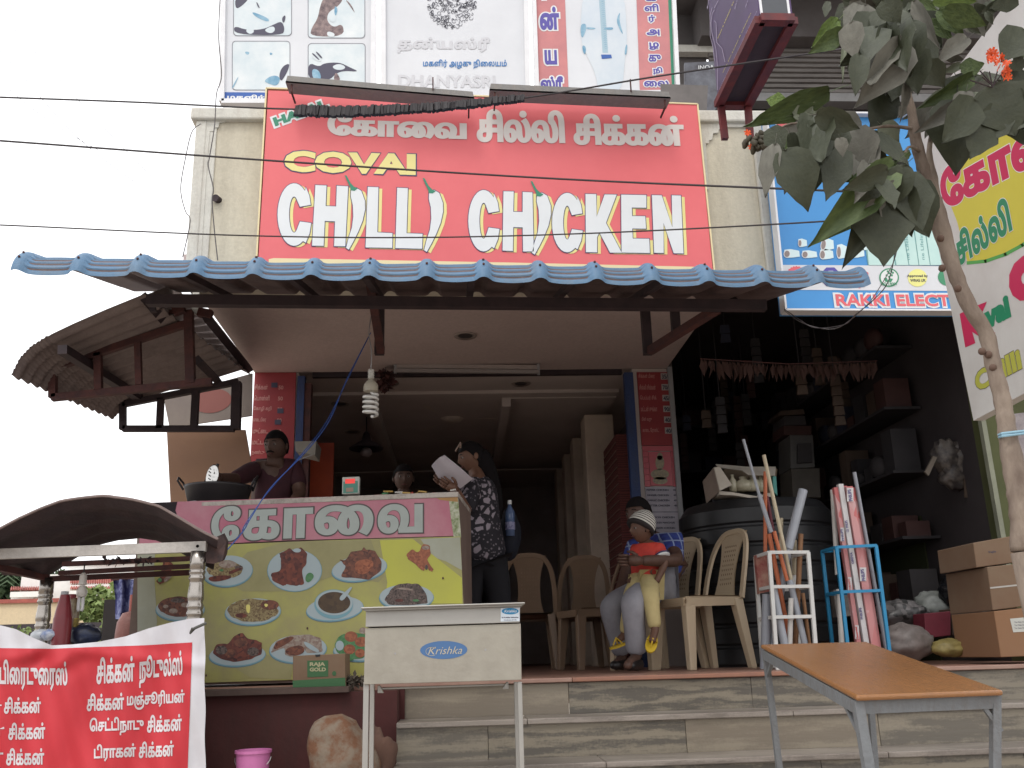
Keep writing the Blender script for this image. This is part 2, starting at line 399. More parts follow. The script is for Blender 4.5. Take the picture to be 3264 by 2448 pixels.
ZG = -.85
tag(MB().quad((-90, -6, ZG), (90, -6, ZG), (90, 160, ZG), (-90, 160, ZG)).build('ground', M['road'], local=True), kind='structure')
tag(MB().box((-90, -60, ZG-.3), (90, -6, ZG-.001)).build('road', mat('asphalt', (.06, .06, .06), .9, scale=30, bump=.3), local=True), kind='structure')
# porch floor and steps
YE = 4.88
XL = P(1264, 2290, 4.62).x
tag(MB().box((-1.75, YE+.012, -.12), (6.2, 14.6, 0)).build('porch_floor', M['floor'], local=True), kind='structure')
steps = tag(MB().box((XL, 3.84, ZG), (6.2, YE+.012, -.69)).box((XL, 4.10, -.69), (6.2, YE+.012, -.52)).box((XL, 4.36, -.52), (6.2, YE+.012, -.35)).box((XL, 4.62, -.35), (6.2, YE+.012, -.18)).build('steps', mat('mortar', (.16, .14, .12), .9), local=True), kind='structure')
LOC[steps.name] = Vector((0, 0, 0))
for i, Y in enumerate((YE, 4.62, 4.36, 4.10, 3.84)):
    zt = -.17*i; x = XL-.1 if i == 0 else XL; k = 0
    off = (.83, .42, .95, .3, .6)[i]; xs = [x]+[XL+off+j*.92 for j in range(6)]+[6.2]
    for a, b in zip(xs[:-1], xs[1:]):
        yr = Y+(.012 if i == 0 else 0)
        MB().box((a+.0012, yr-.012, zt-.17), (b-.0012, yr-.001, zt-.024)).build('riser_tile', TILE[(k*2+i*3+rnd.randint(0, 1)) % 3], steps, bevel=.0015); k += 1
    xs = [x]+[XL+off*.6+.35+j*1.25 for j in range(5)]+[6.2]; k = 0
    for a, b in zip(xs[:-1], xs[1:]):
        zz = zt-.024 if i else -.02
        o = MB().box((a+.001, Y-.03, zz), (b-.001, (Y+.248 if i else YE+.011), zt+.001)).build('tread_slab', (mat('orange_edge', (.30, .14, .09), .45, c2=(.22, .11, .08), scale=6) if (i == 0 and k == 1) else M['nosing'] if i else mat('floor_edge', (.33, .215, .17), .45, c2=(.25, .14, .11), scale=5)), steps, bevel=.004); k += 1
# plinth under the counter
bl = thing('shop_building', (-1.69, 5.5, 0), 'cream two-storey shop building with open ground floor and steps in front', 'building')
ZS = 2.45
XPR = P(1290, 2200, 4.86).x
tag(MB().box((-1.9, 4.70, ZG), (XL-.003, 4.875, -.03)).box((XL-.003, 4.86, -.5), (XPR, 4.875, -.03)).build('plinth_wall', M['redplinth'], local=True), 'dark red painted plinth wall under the food counter', 'wall')
MB().box((-1.9, 4.66, -.03), (XPR-.25, 4.95, -.004)).build('coping', mat('plinth_top', (.09, .06, .05), .9), bpy.data.objects['plinth_wall'])
# ---- building shell
def part(name, lo, hi, m, bevel=0): return MB().box(lo, hi).build(name, m, bl, bevel=bevel)
part('upper_wall', (-1.665, 5.5, 2.36), (2.075, 5.72, 3.50), M['cream'])
part('soffit', (-1.69, 5.503, ZS), (1.80, 7.65, ZS+.12), M['soffit'])
part('parapet_coping', (-1.70, 5.455, 3.50), (2.10, 5.76, 3.585), M['creamtrim'], .012)
part('pilaster', (-1.668, 5.478, 2.37), (-1.60, 5.5, 3.50), M['creamtrim'], .008)
part('pilaster', (-1.60, 5.488, 2.37), (-1.535, 5.5, 3.50), M['creamtrim'], .006)
part('pilaster', (1.985, 5.47, 2.37), (2.078, 5.5, 3.50), M['creamtrim'], .012)
def plate(name, plane, pts, thick, m, parent, cv=None, holes=()):
    l = [(cv(*p) if cv else p) for p in pts]; v, f = solid([l]); mb = MB()
    a = [plane.at(*p)+plane.n*thick for p in v]; 
    if f and (a[f[0][1]]-a[f[0][0]]).cross(a[f[0][2]]-a[f[0][0]]).dot(plane.n) < 0: f = [t[::-1] for t in f]
    mb.add(a, f); A = [plane.at(*p)+plane.n*thick for p in l]; B_ = [plane.at(*p) for p in l]
    for i in range(len(l)): mb.quad(A[i-1], A[i], B_[i], B_[i-1])
    return recalc(mb.build(name, m, parent))
W = facade(5.5)
cA = crop(560, 280, .18083)
plate('moulding', W, [(520, 385), (1600, 400), (1600, 505), (960, 500), (945, 560), (880, 562), (870, 620), (780, 630), (760, 715), (695, 725), (685, 785), (612, 785), (545, 1660), (400, 4000), (290, 4000), (420, 1600), (500, 600)], .016, M['creamtrim'], bl, cA)
cB = crop(2150, 300, .18083)
plate('moulding', W, [(400, 520), (1480, 520), (1480, 600), (840, 600), (770, 640), (760, 700), (670, 710), (655, 820), (605, 830), (595, 880), (540, 890), (590, 1700), (480, 1700)], .016, M['creamtrim'], bl, cB)
part('pillar', (-1.68, 7.66, 0), (-1.33, 7.95, ZS), M['inner'])
part('pillar', (1.50, 7.66, 0), (1.80, 7.95, ZS), M['inner'])
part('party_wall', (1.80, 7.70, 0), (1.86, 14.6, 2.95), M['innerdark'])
part('side_wall', (-1.69, 7.96, 0), (-1.60, 14.6, 2.6), M['inner'])
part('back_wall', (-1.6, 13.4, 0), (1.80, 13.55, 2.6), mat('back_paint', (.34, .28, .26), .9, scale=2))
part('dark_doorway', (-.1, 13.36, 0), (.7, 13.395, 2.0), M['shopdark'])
part('ceiling', (-1.6, 7.66, ZS+.02), (1.80, 13.4, ZS+.13), M['inner'])
# interior beams and the lowered strip seen in the photo
part('ceiling_beam', (-1.33, 8.35, ZS-.01), (1.5, 8.50, ZS+.02), M['inner'])
part('ceiling_beam', (.42, 8.52, ZS-.09), (.50, 13.4, ZS+.02), M['inner'])
part('ceiling_beam', (-.84, 8.52, ZS-.09), (-.76, 13.4, ZS+.02), M['inner'])
part('ceiling_panel', (.50, 8.52, ZS-.015), (1.5, 13.4, ZS+.02), M['inner'])
part('ceiling_beam', (-1.6, 11.6, ZS-.10), (1.8, 11.7, ZS-.09), M['inner'])
# columns on the right of the dining room
wl = mat('column_paint', (.55, .45, .36), .8, scale=3)
for Y, w in ((8.75, .30), (9.75, .26), (10.6, .26), (11.5, .3)):
    part('column', (1.22, Y, 0), (1.5, Y+w, ZS-.12), wl, .01)
bk = mat('brick_red', (.16, .04, .035), .8, c2=(.07, .02, .02), scale=3, kind='wave', stretch=(1, 2.5, 5), amt=1.2)
part('brick_panel', (1.38, 7.96, 0), (1.5, 8.7, 1.95), bk)
for k in range(26): MB().box((1.372, 7.965, .05+k*.073), (1.379, 8.695, .05+k*.073+.006)).build('brick_joint', plain('joint', (.25, .17, .14)), bl)
# orange partition and dark blue shutter rails
part('orange_panel', (P(930, 1500, 8.2).x, 8.2, 0), (P(1062, 1500, 8.2).x, 8.24, P(1010, 1412, 8.2).z), mat('orange_panel', (.55, .09, .03), .5, c2=(.32, .05, .03), scale=1.5))
railm = stained('rail_blue', (.03, .055, .16), (.06, .06, .06), .6, scale=8)
part('shutter_rail', (-1.33, 7.62, 0), (-1.27, 7.70, ZS-.04), railm); part('shutter_rail', (-1.27, 7.63, 0), (-1.215, 7.72, ZS-.1), M['rust'])
part('shutter_rail', (1.425, 7.62, 0), (1.50, 7.70, ZS-.04), railm)
part('shutter_housing', (-1.22, 7.69, ZS-.03), (1.42, 7.74, ZS+.02), M['darksteel'])
part('conduit', (1.80, 7.60, 0), (1.835, 7.64, ZS), M['grey'])
# ---- neighbouring shop on the right (dark)
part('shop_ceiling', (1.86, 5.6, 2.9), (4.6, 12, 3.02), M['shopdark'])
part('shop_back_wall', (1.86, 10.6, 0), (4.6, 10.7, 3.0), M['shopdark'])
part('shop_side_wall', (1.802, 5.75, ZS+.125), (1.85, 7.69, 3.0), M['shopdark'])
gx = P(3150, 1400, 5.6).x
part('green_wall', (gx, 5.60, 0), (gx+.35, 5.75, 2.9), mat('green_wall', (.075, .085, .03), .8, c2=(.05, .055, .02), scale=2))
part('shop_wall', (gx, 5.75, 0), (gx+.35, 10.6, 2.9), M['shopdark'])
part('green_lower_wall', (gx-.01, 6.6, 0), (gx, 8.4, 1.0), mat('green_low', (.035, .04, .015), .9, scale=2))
part('green_wall_edge', (gx-.03, 5.59, .35), (gx, 5.63, 2.9), mat('edge_grey', (.22, .23, .17), .7))
part('beam', (2.08, 5.52, 2.36), (4.6, 5.7, 2.7), M['innerdark'])
# ---- upper storey
UD = mat('upper_dark', (.13, .118, .115), .9, c2=(.095, .083, .08), scale=3)
up = lambda x, y, Y: P(x, y, Y)
z0 = P(2500, 296, 7.2).z; x0 = 2.3
part('upper_floor_slab', (-1.6, 5.8, 3.2), (5.4, 11, 3.3), M['innerdark'])
part('upper_ledge', (1.9, 7.12, P(2600, 322, 7.12).z), (5.4, 7.3, P(2600, 296, 7.12).z), mat('ledge', (.27, .265, .26), .8, scale=4))
part('upper_gap_fill', (1.9, 7.25, 3.3), (5.4, 7.4, P(2600, 322, 7.2).z), M['shopdark'])  # near-black infill painted for the dark gap under the ledge
shm = mat('shutter_grey', (.22, .20, .185), .6, c2=(.15, .135, .125), scale=9, stretch=(.4, 1, 3))
zb = P(2600, 296, 7.2).z; zt_ = P(2600, 150, 7.2).z; ns = 9
for k in range(ns):
    za = zb+(zt_-zb)*k/ns; zc = zb+(zt_-zb)*(k+1)/ns
    MB().hexa([(2.3, 7.2, za+.006), (5.3, 7.2, za+.006), (5.3, 7.24, za), (2.3, 7.24, za)], [(2.3, 7.215, zc-.005), (5.3, 7.215, zc-.005), (5.3, 7.24, zc), (2.3, 7.24, zc)]).build('shutter_slat', shm, bl)
part('shutter_box', (2.2, 7.05, zt_), (5.4, 7.4, zt_+.45), UD)
part('upper_wall_dark', (1.6, 7.3, 3.3), (2.3, 7.4, 6.5), UD)
part('upper_wall_dark', (2.2, 7.3, zt_+.45), (5.4, 7.45, 6.5), UD)
part('upper_ceiling', (1.6, 5.9, 5.75), (5.4, 7.4, 5.9), UD)
part('white_rail', (1.62, 7.2, P(2230, 165, 7.2).z), (2.4, 7.28, P(2230, 143, 7.2).z), M['creamtrim'])
# ================================================================ blue tiled awning
aw = thing('awning', (-1.7, 5.4, 2.1), 'long blue corrugated metal awning with rolled eave over the shop front', 'awning')
XA, XB = P(48, 815, 4.1).x, P(2768, 905, 4.1).x
def zf(x): return 1.855+(1.765-1.855)*(x-XA)/(XB-XA)
NR = 15; PER = (XB-XA)/NR
def aprof(t):
    """t 0..1 along the profile: lower lip to back; returns (Y, dz, nY, nz, lipweight)"""
    # lip: quarter-ish curve radius .11, then straight slope .27
    a = .30
    if t < a:
        th = R(82)*(1-t/a)+R(15)*(t/a)      # slope angle of tangent
        # integrate circle arc
        r_ = .135; th0 = R(82)
        y = 4.10 + r_*(math.sin(th0)-math.sin(th)); z = r_*(math.cos(th)-math.cos(th0))
        return y, z, -math.sin(th), math.cos(th), 1
    y1, z1, *_ = aprof(a-1e-9); L = (t-a)/(1-a)*1.28
    return y1+L*math.cos(R(15)), z1+L*math.sin(R(15)), -math.sin(R(15)), math.cos(R(15)), 0
def awn(u, t, off=0):
    x = XA+u*(XB-XA); y, dz, ny, nz, lip = aprof(t); ph = (u*NR+.42) % 1.0; d = abs(ph-.5)*2*PER/2
    bump = .030*(1/(1+math.exp((d-.030)/.0058))); pan = -.012*(1-((abs(ph-.5)-.5)/.5)**2) if False else -.012*(1-abs(ph-.5)*2)**0 * math.cos((abs(ph-.5)-.5)*math.pi)*.0
    crimp = 0
    if t < .30 and t > .03:
        w = min(1, max(0, (d-.03)/.012)); crimp = .013*w*(.5-((t/.30*4.6) % 1.0))
    h = bump+crimp+off+.0015*math.sin(x*23)+.003*math.sin(x*3.1+1)
    arc = -.014*math.cos((abs(ph-.5)-.5)*math.pi)*(1 if t < .30 else 0)*(1-t/.3)
    return (x, y+ny*h, zf(x)+dz+nz*h+arc)
MB().grid(lambda u, v: awn(u, v), NR*22, 120).build('roof_sheet', M['bluepaint'], aw, smooth=True)
MB().grid(lambda u, v: awn(u, v*.992+.004, -.004), NR*18, 30, flip=True).build('roof_sheet_underside', M['sheetunder'], aw, smooth=True)
for k in range(NR):
    u = (k+.08)/NR
    for t_ in ((.12,) if k % 2 else (.12, .2)): q = Vector(awn(u, t_)); MB().ball(q+Vector((0, -.003, .002)), .0065, 6, 4).build('roof_screw', M['rust'], aw)
# dark front purlin, back purlin and truss arms
YB = 4.62
pl = lambda px, py, Y: P(px, py, Y)
a, b = P(470, 958, YB), P(2440, 975, YB)
MB().beam((a.x, YB, a.z-.0), (b.x, YB, b.z), .05, .055, side=(0, 1, 0)).build('purlin', M['darksteel'], aw)
MB().beam((a.x+.02, 5.1, 2.11), (b.x, 5.1, 2.05), .05, .05, side=(0, 1, 0)).build('purlin', M['darksteel'], aw)
for k, px in enumerate((650, 960, 1190, 1500, 1800, 2060)):
    q = P(px, 965, YB); MB().beam((q.x, 4.2, zf(q.x)+.055), (q.x, 5.40, zf(q.x)+.055+.31), .035, .035).build('rafter', M['darksteel'], aw)
def bracket(px, y0, y1, Y, Yf, end=None):
    t, b_ = P(px, y0, Y), P(px+14, y1, Y); mb = MB()
    MB().beam((b_.x, Y, b_.z), (b_.x, Y, t.z+.05), .055, .045).build('bracket_post', M['darksteel'], aw)
    MB().beam((b_.x+.01, Y-.01, b_.z+.02), end or (b_.x+.01, Yf, zf(b_.x)+.09+.27*(Yf-4.2)), .045, .045).build('bracket_brace', M['rust'], aw)
    return b_
bracket(1195, 990, 1130, 5.35, 4.62)
b_ = bracket(2052, 995, 1130, 5.35, 4.5, P(2285, 985, 4.75))
MB().beam(P(2156, 1072, 5.12), P(2150, 985, 5.12), .05, .04).build('bracket_post', M['darksteel'], aw)
# ================================================================ left side canopy
sc_ = thing('side_canopy', (-1.7, 5.5, 1.9), 'rusty curved corrugated side canopy on steel frames at the left of the shop', 'canopy')
cS = crop(0, 700, 850/2014)
def sprof(v):
    """profile px of front edge: v 0 top/right .. 1 eave, and back edge"""
    F = [(1100, 578), (800, 700), (560, 805), (350, 905), (240, 975), (160, 1060), (95, 1188)]
    Bk = [(1840, 1140), (1600, 1215), (1400, 1262), (1150, 1335), (1010, 1385), (930, 1440), (862, 1512)]
    s = v*6; i = min(5, int(s)); f = s-i
    g = lambda L: cS(L[i][0]*(1-f)+L[i+1][0]*f, L[i][1]*(1-f)+L[i+1][1]*f)
    return P(*g(F), 4.98), P(*g(Bk), 6.35)
def scan(u, v, off=0):
    a, b = sprof(v); p = a.lerp(b, u); am = .012 if v < .5 else .012
    r_ = math.cos(u*2*math.pi*13)*am + (0.004*math.cos(v*2*math.pi*38) if v > .45 else 0)
    return p+Vector((-.3-.6*max(0, v-.5), 0, .9)).normalized()*(r_+off)
MB().grid(lambda u, v: scan(u, v, .004), 104, 60).build('roof_sheet', M['canopyunder'], sc_, smooth=True)
MB().grid(lambda u, v: scan(u, v), 104, 60, flip=True).build('roof_sheet_underside', M['canopyunder'], sc_, smooth=True)
_q = [P(*cS(1100, 585), 5.0), Vector((-1.72, 5.46, 2.34)), Vector((-1.70, 7.55, 2.40)), P(*cS(1840, 1140), 6.35)]
MB().grid(lambda u, v: _q[0].lerp(_q[1], u).lerp(_q[3].lerp(_q[2], u), v)+Vector((0, 0, .010*math.cos(v*2*math.pi*13))), 12, 104, flip=True).grid(lambda u, v: _q[0].lerp(_q[1], u).lerp(_q[3].lerp(_q[2], u), v)+Vector((0, 0, .004+.010*math.cos(v*2*math.pi*13))), 12, 104).build('roof_panel', M['canopyunder'], sc_, smooth=True)
def bars(lst, Y, par, m, w=.04, cv=cS, name='frame_bar'):
    for it in lst:
        (x1, y1), (x2, y2) = it[:2]; ww = it[2] if len(it) > 2 else w; Ya = it[3] if len(it) > 3 else Y; Yb = it[4] if len(it) > 4 else Ya
        MB().beam(P(*cv(x1, y1), Ya), P(*cv(x2, y2), Yb), ww, ww, side=(0, 1, 0)).build(name, m, par)
bars([((370, 1130), (1400, 790)), ((395, 1345), (1600, 1225)), ((400, 1120), (400, 1345)), ((740, 1010), (745, 1290)), ((1040, 900), (1050, 1250), .035), ((1425, 690), (1440, 1240), .05)], 5.35, sc_, M['rust'])
bars([((930, 1395), (1800, 1225)), ((930, 1580), (1770, 1580)), ((928, 1390), (928, 1585)), ((1215, 1350), (1205, 1580)), ((1480, 1290), (1465, 1585), .045), ((1790, 1230), (1780, 1585), .06)], 6.25, sc_, M['darksteel'])
bars([((1090, 590), (1420, 980), .05, 5.0, 5.9), ((1560, 735), (1880, 1130), .05, 5.4, 7.0), ((470, 980), (1060, 1350), .05, 5.0, 6.3), ((1490, 1060), (1650, 1225), .045, 5.6, 6.3), ((1150, 640), (1160, 700), .03, 5.0)], 5.3, sc_, M['darksteel'])
bars([((1310, 700), (1390, 672), .045, 5.3), ((1170, 735), (1400, 665), .02, 5.3), ((1500, 700), (1600, 720), .05, 5.4)], 5.3, sc_, M['rust'])
# ================================================================ left far background
hw = thing('white_house', (-9.5, 25, ZG), 'white flat-roofed house with red tiled porch roofs beyond the cream wall', 'house')
cH = crop(0, 1550, 480/1593)
wm = plain('house_white', (.80, .79, .76)); rt = mat('roof_tile', (.42, .12, .09), .8, c2=(.25, .07, .06), scale=8); dk = plain('window_dark', (.12, .10, .09))
def hbox(name, x0, y0, x1, y1, Y, d, m, cv=cH):
    a = P(*cv(x0, y0), Y); b = P(*cv(x1, y1), Y); return MB().box((min(a.x, b.x), Y, min(a.z, b.z)), (max(a.x, b.x), Y+d, max(a.z, b.z))).build(name, m, hw)
hbox('wall', 230, 940, 740, 1300, 24, 6, wm); hbox('wall', 700, 800, 1560, 1300, 25, 6, wm); hbox('wall', 120, 1130, 290, 1330, 23.6, .4, wm)
hbox('window', 295, 1128, 450, 1210, 23.9, .12, dk)
for k in range(9): hbox('window_bar', 300+k*17, 1128, 304+k*17, 1210, 23.85, .04, wm)
def tiles(x0, y0, x1, y1, Y0, Y1):
    a, b, c, d = P(*cH(x0, y1), Y0), P(*cH(x1, y1), Y0), P(*cH(x1, y0), Y1), P(*cH(x0, y0), Y1)
    MB().grid(lambda u, v: (a.lerp(b, u)).lerp(d.lerp(c, u), v)+Vector((0, 0, .05*abs(math.sin(u*60))+.06*((v*6) % 1))), 120, 24).build('tiled_roof', rt, hw)
    MB().box((a.x, Y0, a.z-.12), (b.x, Y0+.1, a.z)).build('fascia', wm, hw)
tiles(740, 1000, 1200, 1045, 22.5, 24.9); tiles(740, 1080, 1240, 1105, 22.2, 23.2); tiles(110, 1098, 470, 1118, 22.4, 24)
hbox('parapet', 700, 790, 1560, 806, 24.9, 6.2, plain('parapet_grey', (.6, .58, .55)))
cw = MB(); a = P(*cH(-260, 1470), 18); b = P(*cH(1500, 1205), 18)
cw.box((a.x-4, 18, ZG), (b.x, 18.2, b.z)).build('compound_wall', stained('wall_yellow', (.68, .55, .36), (.45, .36, .26), scale=.5, amount=.3), None)
o = bpy.data.objects['compound_wall']; tag(o, 'long pale yellow compound wall with red coping behind the food cart', 'wall')
MB().box((a.x-4, 17.95, b.z), (b.x, 18.25, b.z+.07)).build('coping', rt, o)
o = MB().box((a.x-4, 12.9, ZG), (P(*cH(1180, 1500), 13).x, 13.1, P(*cH(500, 1455), 13).z)).build('low_dark_wall', mat('dark_wall', (.06, .05, .055), .9, scale=3), None)
tag(o, 'low dark wall in front of the pale yellow compound wall', 'wall')
a = P(*cH(1105, 1200), 9); b = P(*cH(1210, 1620), 9)
tag(MB().box((a.x, 9, ZG), (b.x, 9.15, a.z)).build('gate_post', mat('post_dark', (.03, .025, .025), .9), None), 'short dark gate post behind the cart next to the bush', 'post')
def foliage(name, c, rx, ry, rz, n, size, m, parent, seed=1, core=.55):
    r = random.Random(seed); mb = MB()
    for i in range(n):
        while True:
            v = Vector((r.uniform(-1, 1), r.uniform(-1, 1), r.uniform(-1, 1)))
            if v.length < 1 and v.length > r.random()*core: break
        p = Vector(c)+Vector((v.x*rx, v.y*ry, v.z*rz)); d = Vector((r.gauss(0, 1), r.gauss(0, 1), r.gauss(-.3, .7))).normalized(); s = size*r.uniform(.5, 1.3)
        sd = d.cross(Vector((r.gauss(0, 1), r.gauss(0, 1), r.gauss(0, 1)))).normalized()*s*.28
        mb.add([p, p+d*s*.5+sd, p+d*s, p+d*s*.5-sd], [(0, 1, 2, 3)])
    return mb.build(name, m, parent)
gm = mat('leaf_mid', (.24, .31, .10), .6, c2=(.12, .17, .05), scale=5); gd = mat('leaf_far', (.05, .085, .035), .7, c2=(.03, .05, .02), scale=3)
q = P(*cH(1060, 1340), 15)
bu = thing('bush', (q.x, 15, ZG), 'feathery light green bush in front of the pale yellow wall', 'bush')
MB().tube([(q.x, 15, ZG), (q.x+.05, 15, q.z)], .05).build('trunk', M['rust'], bu)
foliage('crown', (q.x-.05, 15, q.z+.12),   .30, .28, .28, 1100, .10, gm, bu, 3); foliage('crown', (q.x-.35, 14.8, q.z-.35), .3, .3, .2, 400, .1, gm, bu, 5)
q = P(*cH(90, 1130), 34)
pt = thing('palm_tree', (q.x, 34, ZG), 'dark green palm tree left of the white house', 'tree')
MB().tube([(q.x, 34, ZG), (q.x, 34, q.z+1)], [.2, .14]).build('trunk', M['rust'], pt)
foliage('crown', (q.x-.7, 34, q.z-.2), 2.6, 2, 1.5, 2500, .5, gd, pt, 8)
for k in range(16):
    an = k*2*math.pi/16; mb = MB(); c0 = Vector((q.x, 34, q.z+1))
    pts = [c0+Vector((math.cos(an)*t*2.4, math.sin(an)*t*2.4, 1.1*t-2.0*t*t)) for t in np.linspace(0, 1, 9)]
    for i in range(8):
        for s in (-1, 1):
            for h in (0, .5):
                p = pts[i].lerp(pts[i+1], h); d = (pts[i+1]-pts[i]).normalized(); sd = d.cross(Vector((0, 0, 1))).normalized()*s
                mb.add([p, p+d*.08, p+sd*.5+d*.25+Vector((0, 0, -.25))], [(0, 1, 2)])
    mb.build('frond', gd, pt)
q = P(*cH(80, 1440), 12)
wd_ = thing('weeds', (q.x, 12, ZG), 'straggly weeds showing above the cart banner at far left', 'plant'); foliage('stems', (q.x, 12, q.z-.1), .4, .2, .035, 120, .06, gm, wd_, 12)
q = P(*cH(1225, 1500), 10)
foliage('shrub', (q.x, 10, q.z), .14, .1, .5, 300, .1, gm, None, 14); tag(bpy.data.objects['shrub'], 'thin green shrub between the dark post and the counter', 'bush')
# ================================================================ main red signboard
def ink(name, c, r=.45): return mat('ink_'+name, c, r, c2=tuple(v*.93 for v in c), scale=5, amt=.3)
RED = mat('sign_red', (.72, .145, .155), .5, c2=(.66, .12, .13), scale=1.5, bump=.25, bscale=1.3); WHT = ink('white', (.70, .71, .71)); OUTL = ink('navy', (.06, .055, .13)); YEL = ink('yellow', (.76, .66, .26)); GRN = ink('green', (.03, .22, .13)); CRM = ink('cream', (.74, .62, .36)); CRM2 = ink('orange', (.78, .42, .22)); PNK = ink('pink', (.74, .30, .32))
SP = facade(5.36)
ms = thing('red_signboard', SP.at(1530, 850), 'large red restaurant signboard with white chilli-shaped lettering above the blue awning', 'signboard')
board('panel', SP, [(855, 288), (2221, 334), (2276, 900), (822, 850)], .10, RED, ms)
F_ = [(849, 281), (2223, 332), (2281, 905), (816, 855)]
mb = MB()
for i in range(4):
    a, b = F_[i], F_[(i+1) % 4]; mb.beam(SP.at(*a)+Vector((0, .045, 0)), SP.at(*b)+Vector((0, .045, 0)), .010, .10, side=(0, 0, 1) if i % 2 == 0 else (1, 0, 0))
mb.build('frame', CRM, ms)
cM = crop(780, 300, 1570/2212)
def CC(x0, x1, y0, y1, w, gap, lean=0):
    cx, cy = (x0+x1)/2, (y0+y1)/2; rx, ry = (x1-x0)/2, (y1-y0)/2; o, i_ = [], []
    A = range(38, 323, 11)
    for a in A:
        t = R(a); o.append((cx+(.12*rx)+rx*1.12*math.cos(t) if False else cx+rx*math.cos(t)*1.0, cy-ry*math.sin(t)))
        i_.append((cx+(rx-w)*math.cos(t), cy-(ry-w*1.15)*math.sin(t)))
    o[0] = (x1, y0+(y1-y0)*.345); o.insert(1, (x1-6, y0+(y1-y0)*.2)); o.insert(2, (x1-22, y0+(y1-y0)*.06)); i_[0] = (x1-w*.93, y0+(y1-y0)*.375)
    o[-1] = (x1+2, y0+(y1-y0)*.635); o.insert(-1, (x1-5, y0+(y1-y0)*.8)); o.insert(-2, (x1-22, y0+(y1-y0)*.95)); i_[-1] = (x1-w*.93, y0+(y1-y0)*.61)
    return o+i_[::-1]
def CH(dx, dy=0): return [(478+dx, 432+dy), (500+dx, 422+dy), (524+dx, 436+dy), (540+dx, 480+dy), (541+dx, 520+dy), (530+dx, 570+dy), (510+dx, 620+dy), (488+dx, 664+dy), (468+dx, 700+dy), (456+dx, 692+dy), (466+dx, 650+dy), (482+dx, 600+dy), (488+dx, 550+dy), (486+dx, 500+dy), (477+dx, 462+dy)]
def ST(dx, dy=0): return [(449+dx, 366+dy), (458+dx, 368+dy), (476+dx, 402+dy), (492+dx, 418+dy), (508+dx, 426+dy), (494+dx, 436+dy), (476+dx, 434+dy), (474+dx, 420+dy), (462+dx, 396+dy)]
BIG = [CC(148, 297, 402, 683, 52, 0), [(318, 410), (368, 412), (364, 504), (411, 506), (414, 413), (465, 416), (452, 685), (402, 684), (406, 573), (360, 571), (355, 683), (303, 682)],
       [(553, 418), (601, 420), (596, 622), (664, 626), (663, 692), (543, 690)], [(685, 422), (733, 424), (727, 626), (799, 629), (797, 696), (677, 693)],
       CC(1004, 1142, 432, 708, 50, 0), [(1162, 438), (1208, 439), (1206, 530), (1248, 531), (1248, 441), (1292, 443), (1298, 708), (1250, 708), (1248, 600), (1206, 599), (1204, 706), (1158, 704)],
       CC(1380, 1516, 445, 712, 50, 0), [(1530, 450), (1578, 451), (1580, 552), (1616, 452), (1670, 453), (1622, 580), (1693, 714), (1640, 713), (1592, 622), (1582, 645), (1582, 712), (1532, 711)],
       [(1690, 453), (1803, 455), (1803, 512), (1738, 511), (1739, 549), (1798, 550), (1802, 606), (1740, 605), (1742, 650), (1816, 651), (1819, 715), (1692, 713)],
       [(1828, 455), (1872, 456), (1920, 600), (1917, 456), (1958, 457), (1970, 717), (1926, 716), (1880, 580), (1881, 715), (1838, 714)]]
CHL = [CH(0), CH(350, 10), CH(834, 22)]
toM = lambda L: [[cM(*p) for p in l] for l in L]
Print(SP, .002).polys(toM(BIG+CHL), shift=(12, 4)).build('letter_shadow', YEL, ms)
Print(SP, .0035).polys(toM(BIG+CHL), fat=2.3).build('letter_outline', OUTL, ms)
for l in toM(BIG): Print(SP, .005).poly(l).build('letter', WHT, ms)
for l in toM(CHL): Print(SP, .005).poly(l, sm=0).build('chilli_letter', WHT, ms)
for l in toM([ST(0), ST(350, 12), ST(834, 26)]): Print(SP, .0065).poly(l).build('chilli_stalk', GRN, ms)
Print(SP, .002).text('COVAI', (172, 352), (771, 369), 102, bold=.055, fat=2.4, cv=cM).build('letter_outline', OUTL, ms)
Print(SP, .0035).text('COVAI', (175, 350), (768, 366), 97, bold=.055, cv=cM).build('lettering', YEL, ms)
for t, a, b, h in (('கோவை', (370, 188), (998, 207), 104), ('சில்லி', (1042, 217), (1440, 224), 146), ('சிக்கன்', (1478, 230), (1978, 236), 138)):
    Print(SP, .004).text(t, a, b, h+4, bold=.07, boldy=.032, cv=cM).build('tamil_lettering', ink('sign_silver', (.63, .57, .53)), ms)
Print(SP, .002).text('HALAL', (136, 150), (380, 62), 46, bold=.06, fat=6, cv=cM, perp=True).build('letter_outline', WHT, ms)
Print(SP, .0035).text('HALAL', (138, 146), (378, 60), 40, bold=.06, cv=cM, perp=True).build('lettering', GRN, ms)
Print(SP, .002).poly([(108, 742), (130, 737), (1200, 757), (2030, 776), (2048, 782), (2050, 812), (108, 800)], cM).build('yellow_strip', CRM, ms)
Print(SP, .003).poly([(2045, 778), (2090, 780), (2095, 812), (2048, 812)], cM).build('corner_label', WHT, ms)
Print(SP, .004).text('ஹோட்டல் ம சி 94', (1845, 812), (2010, 814), 22, bold=.03, cv=cM).build('lettering', ink('dark', (.07, .05, .05)), ms)
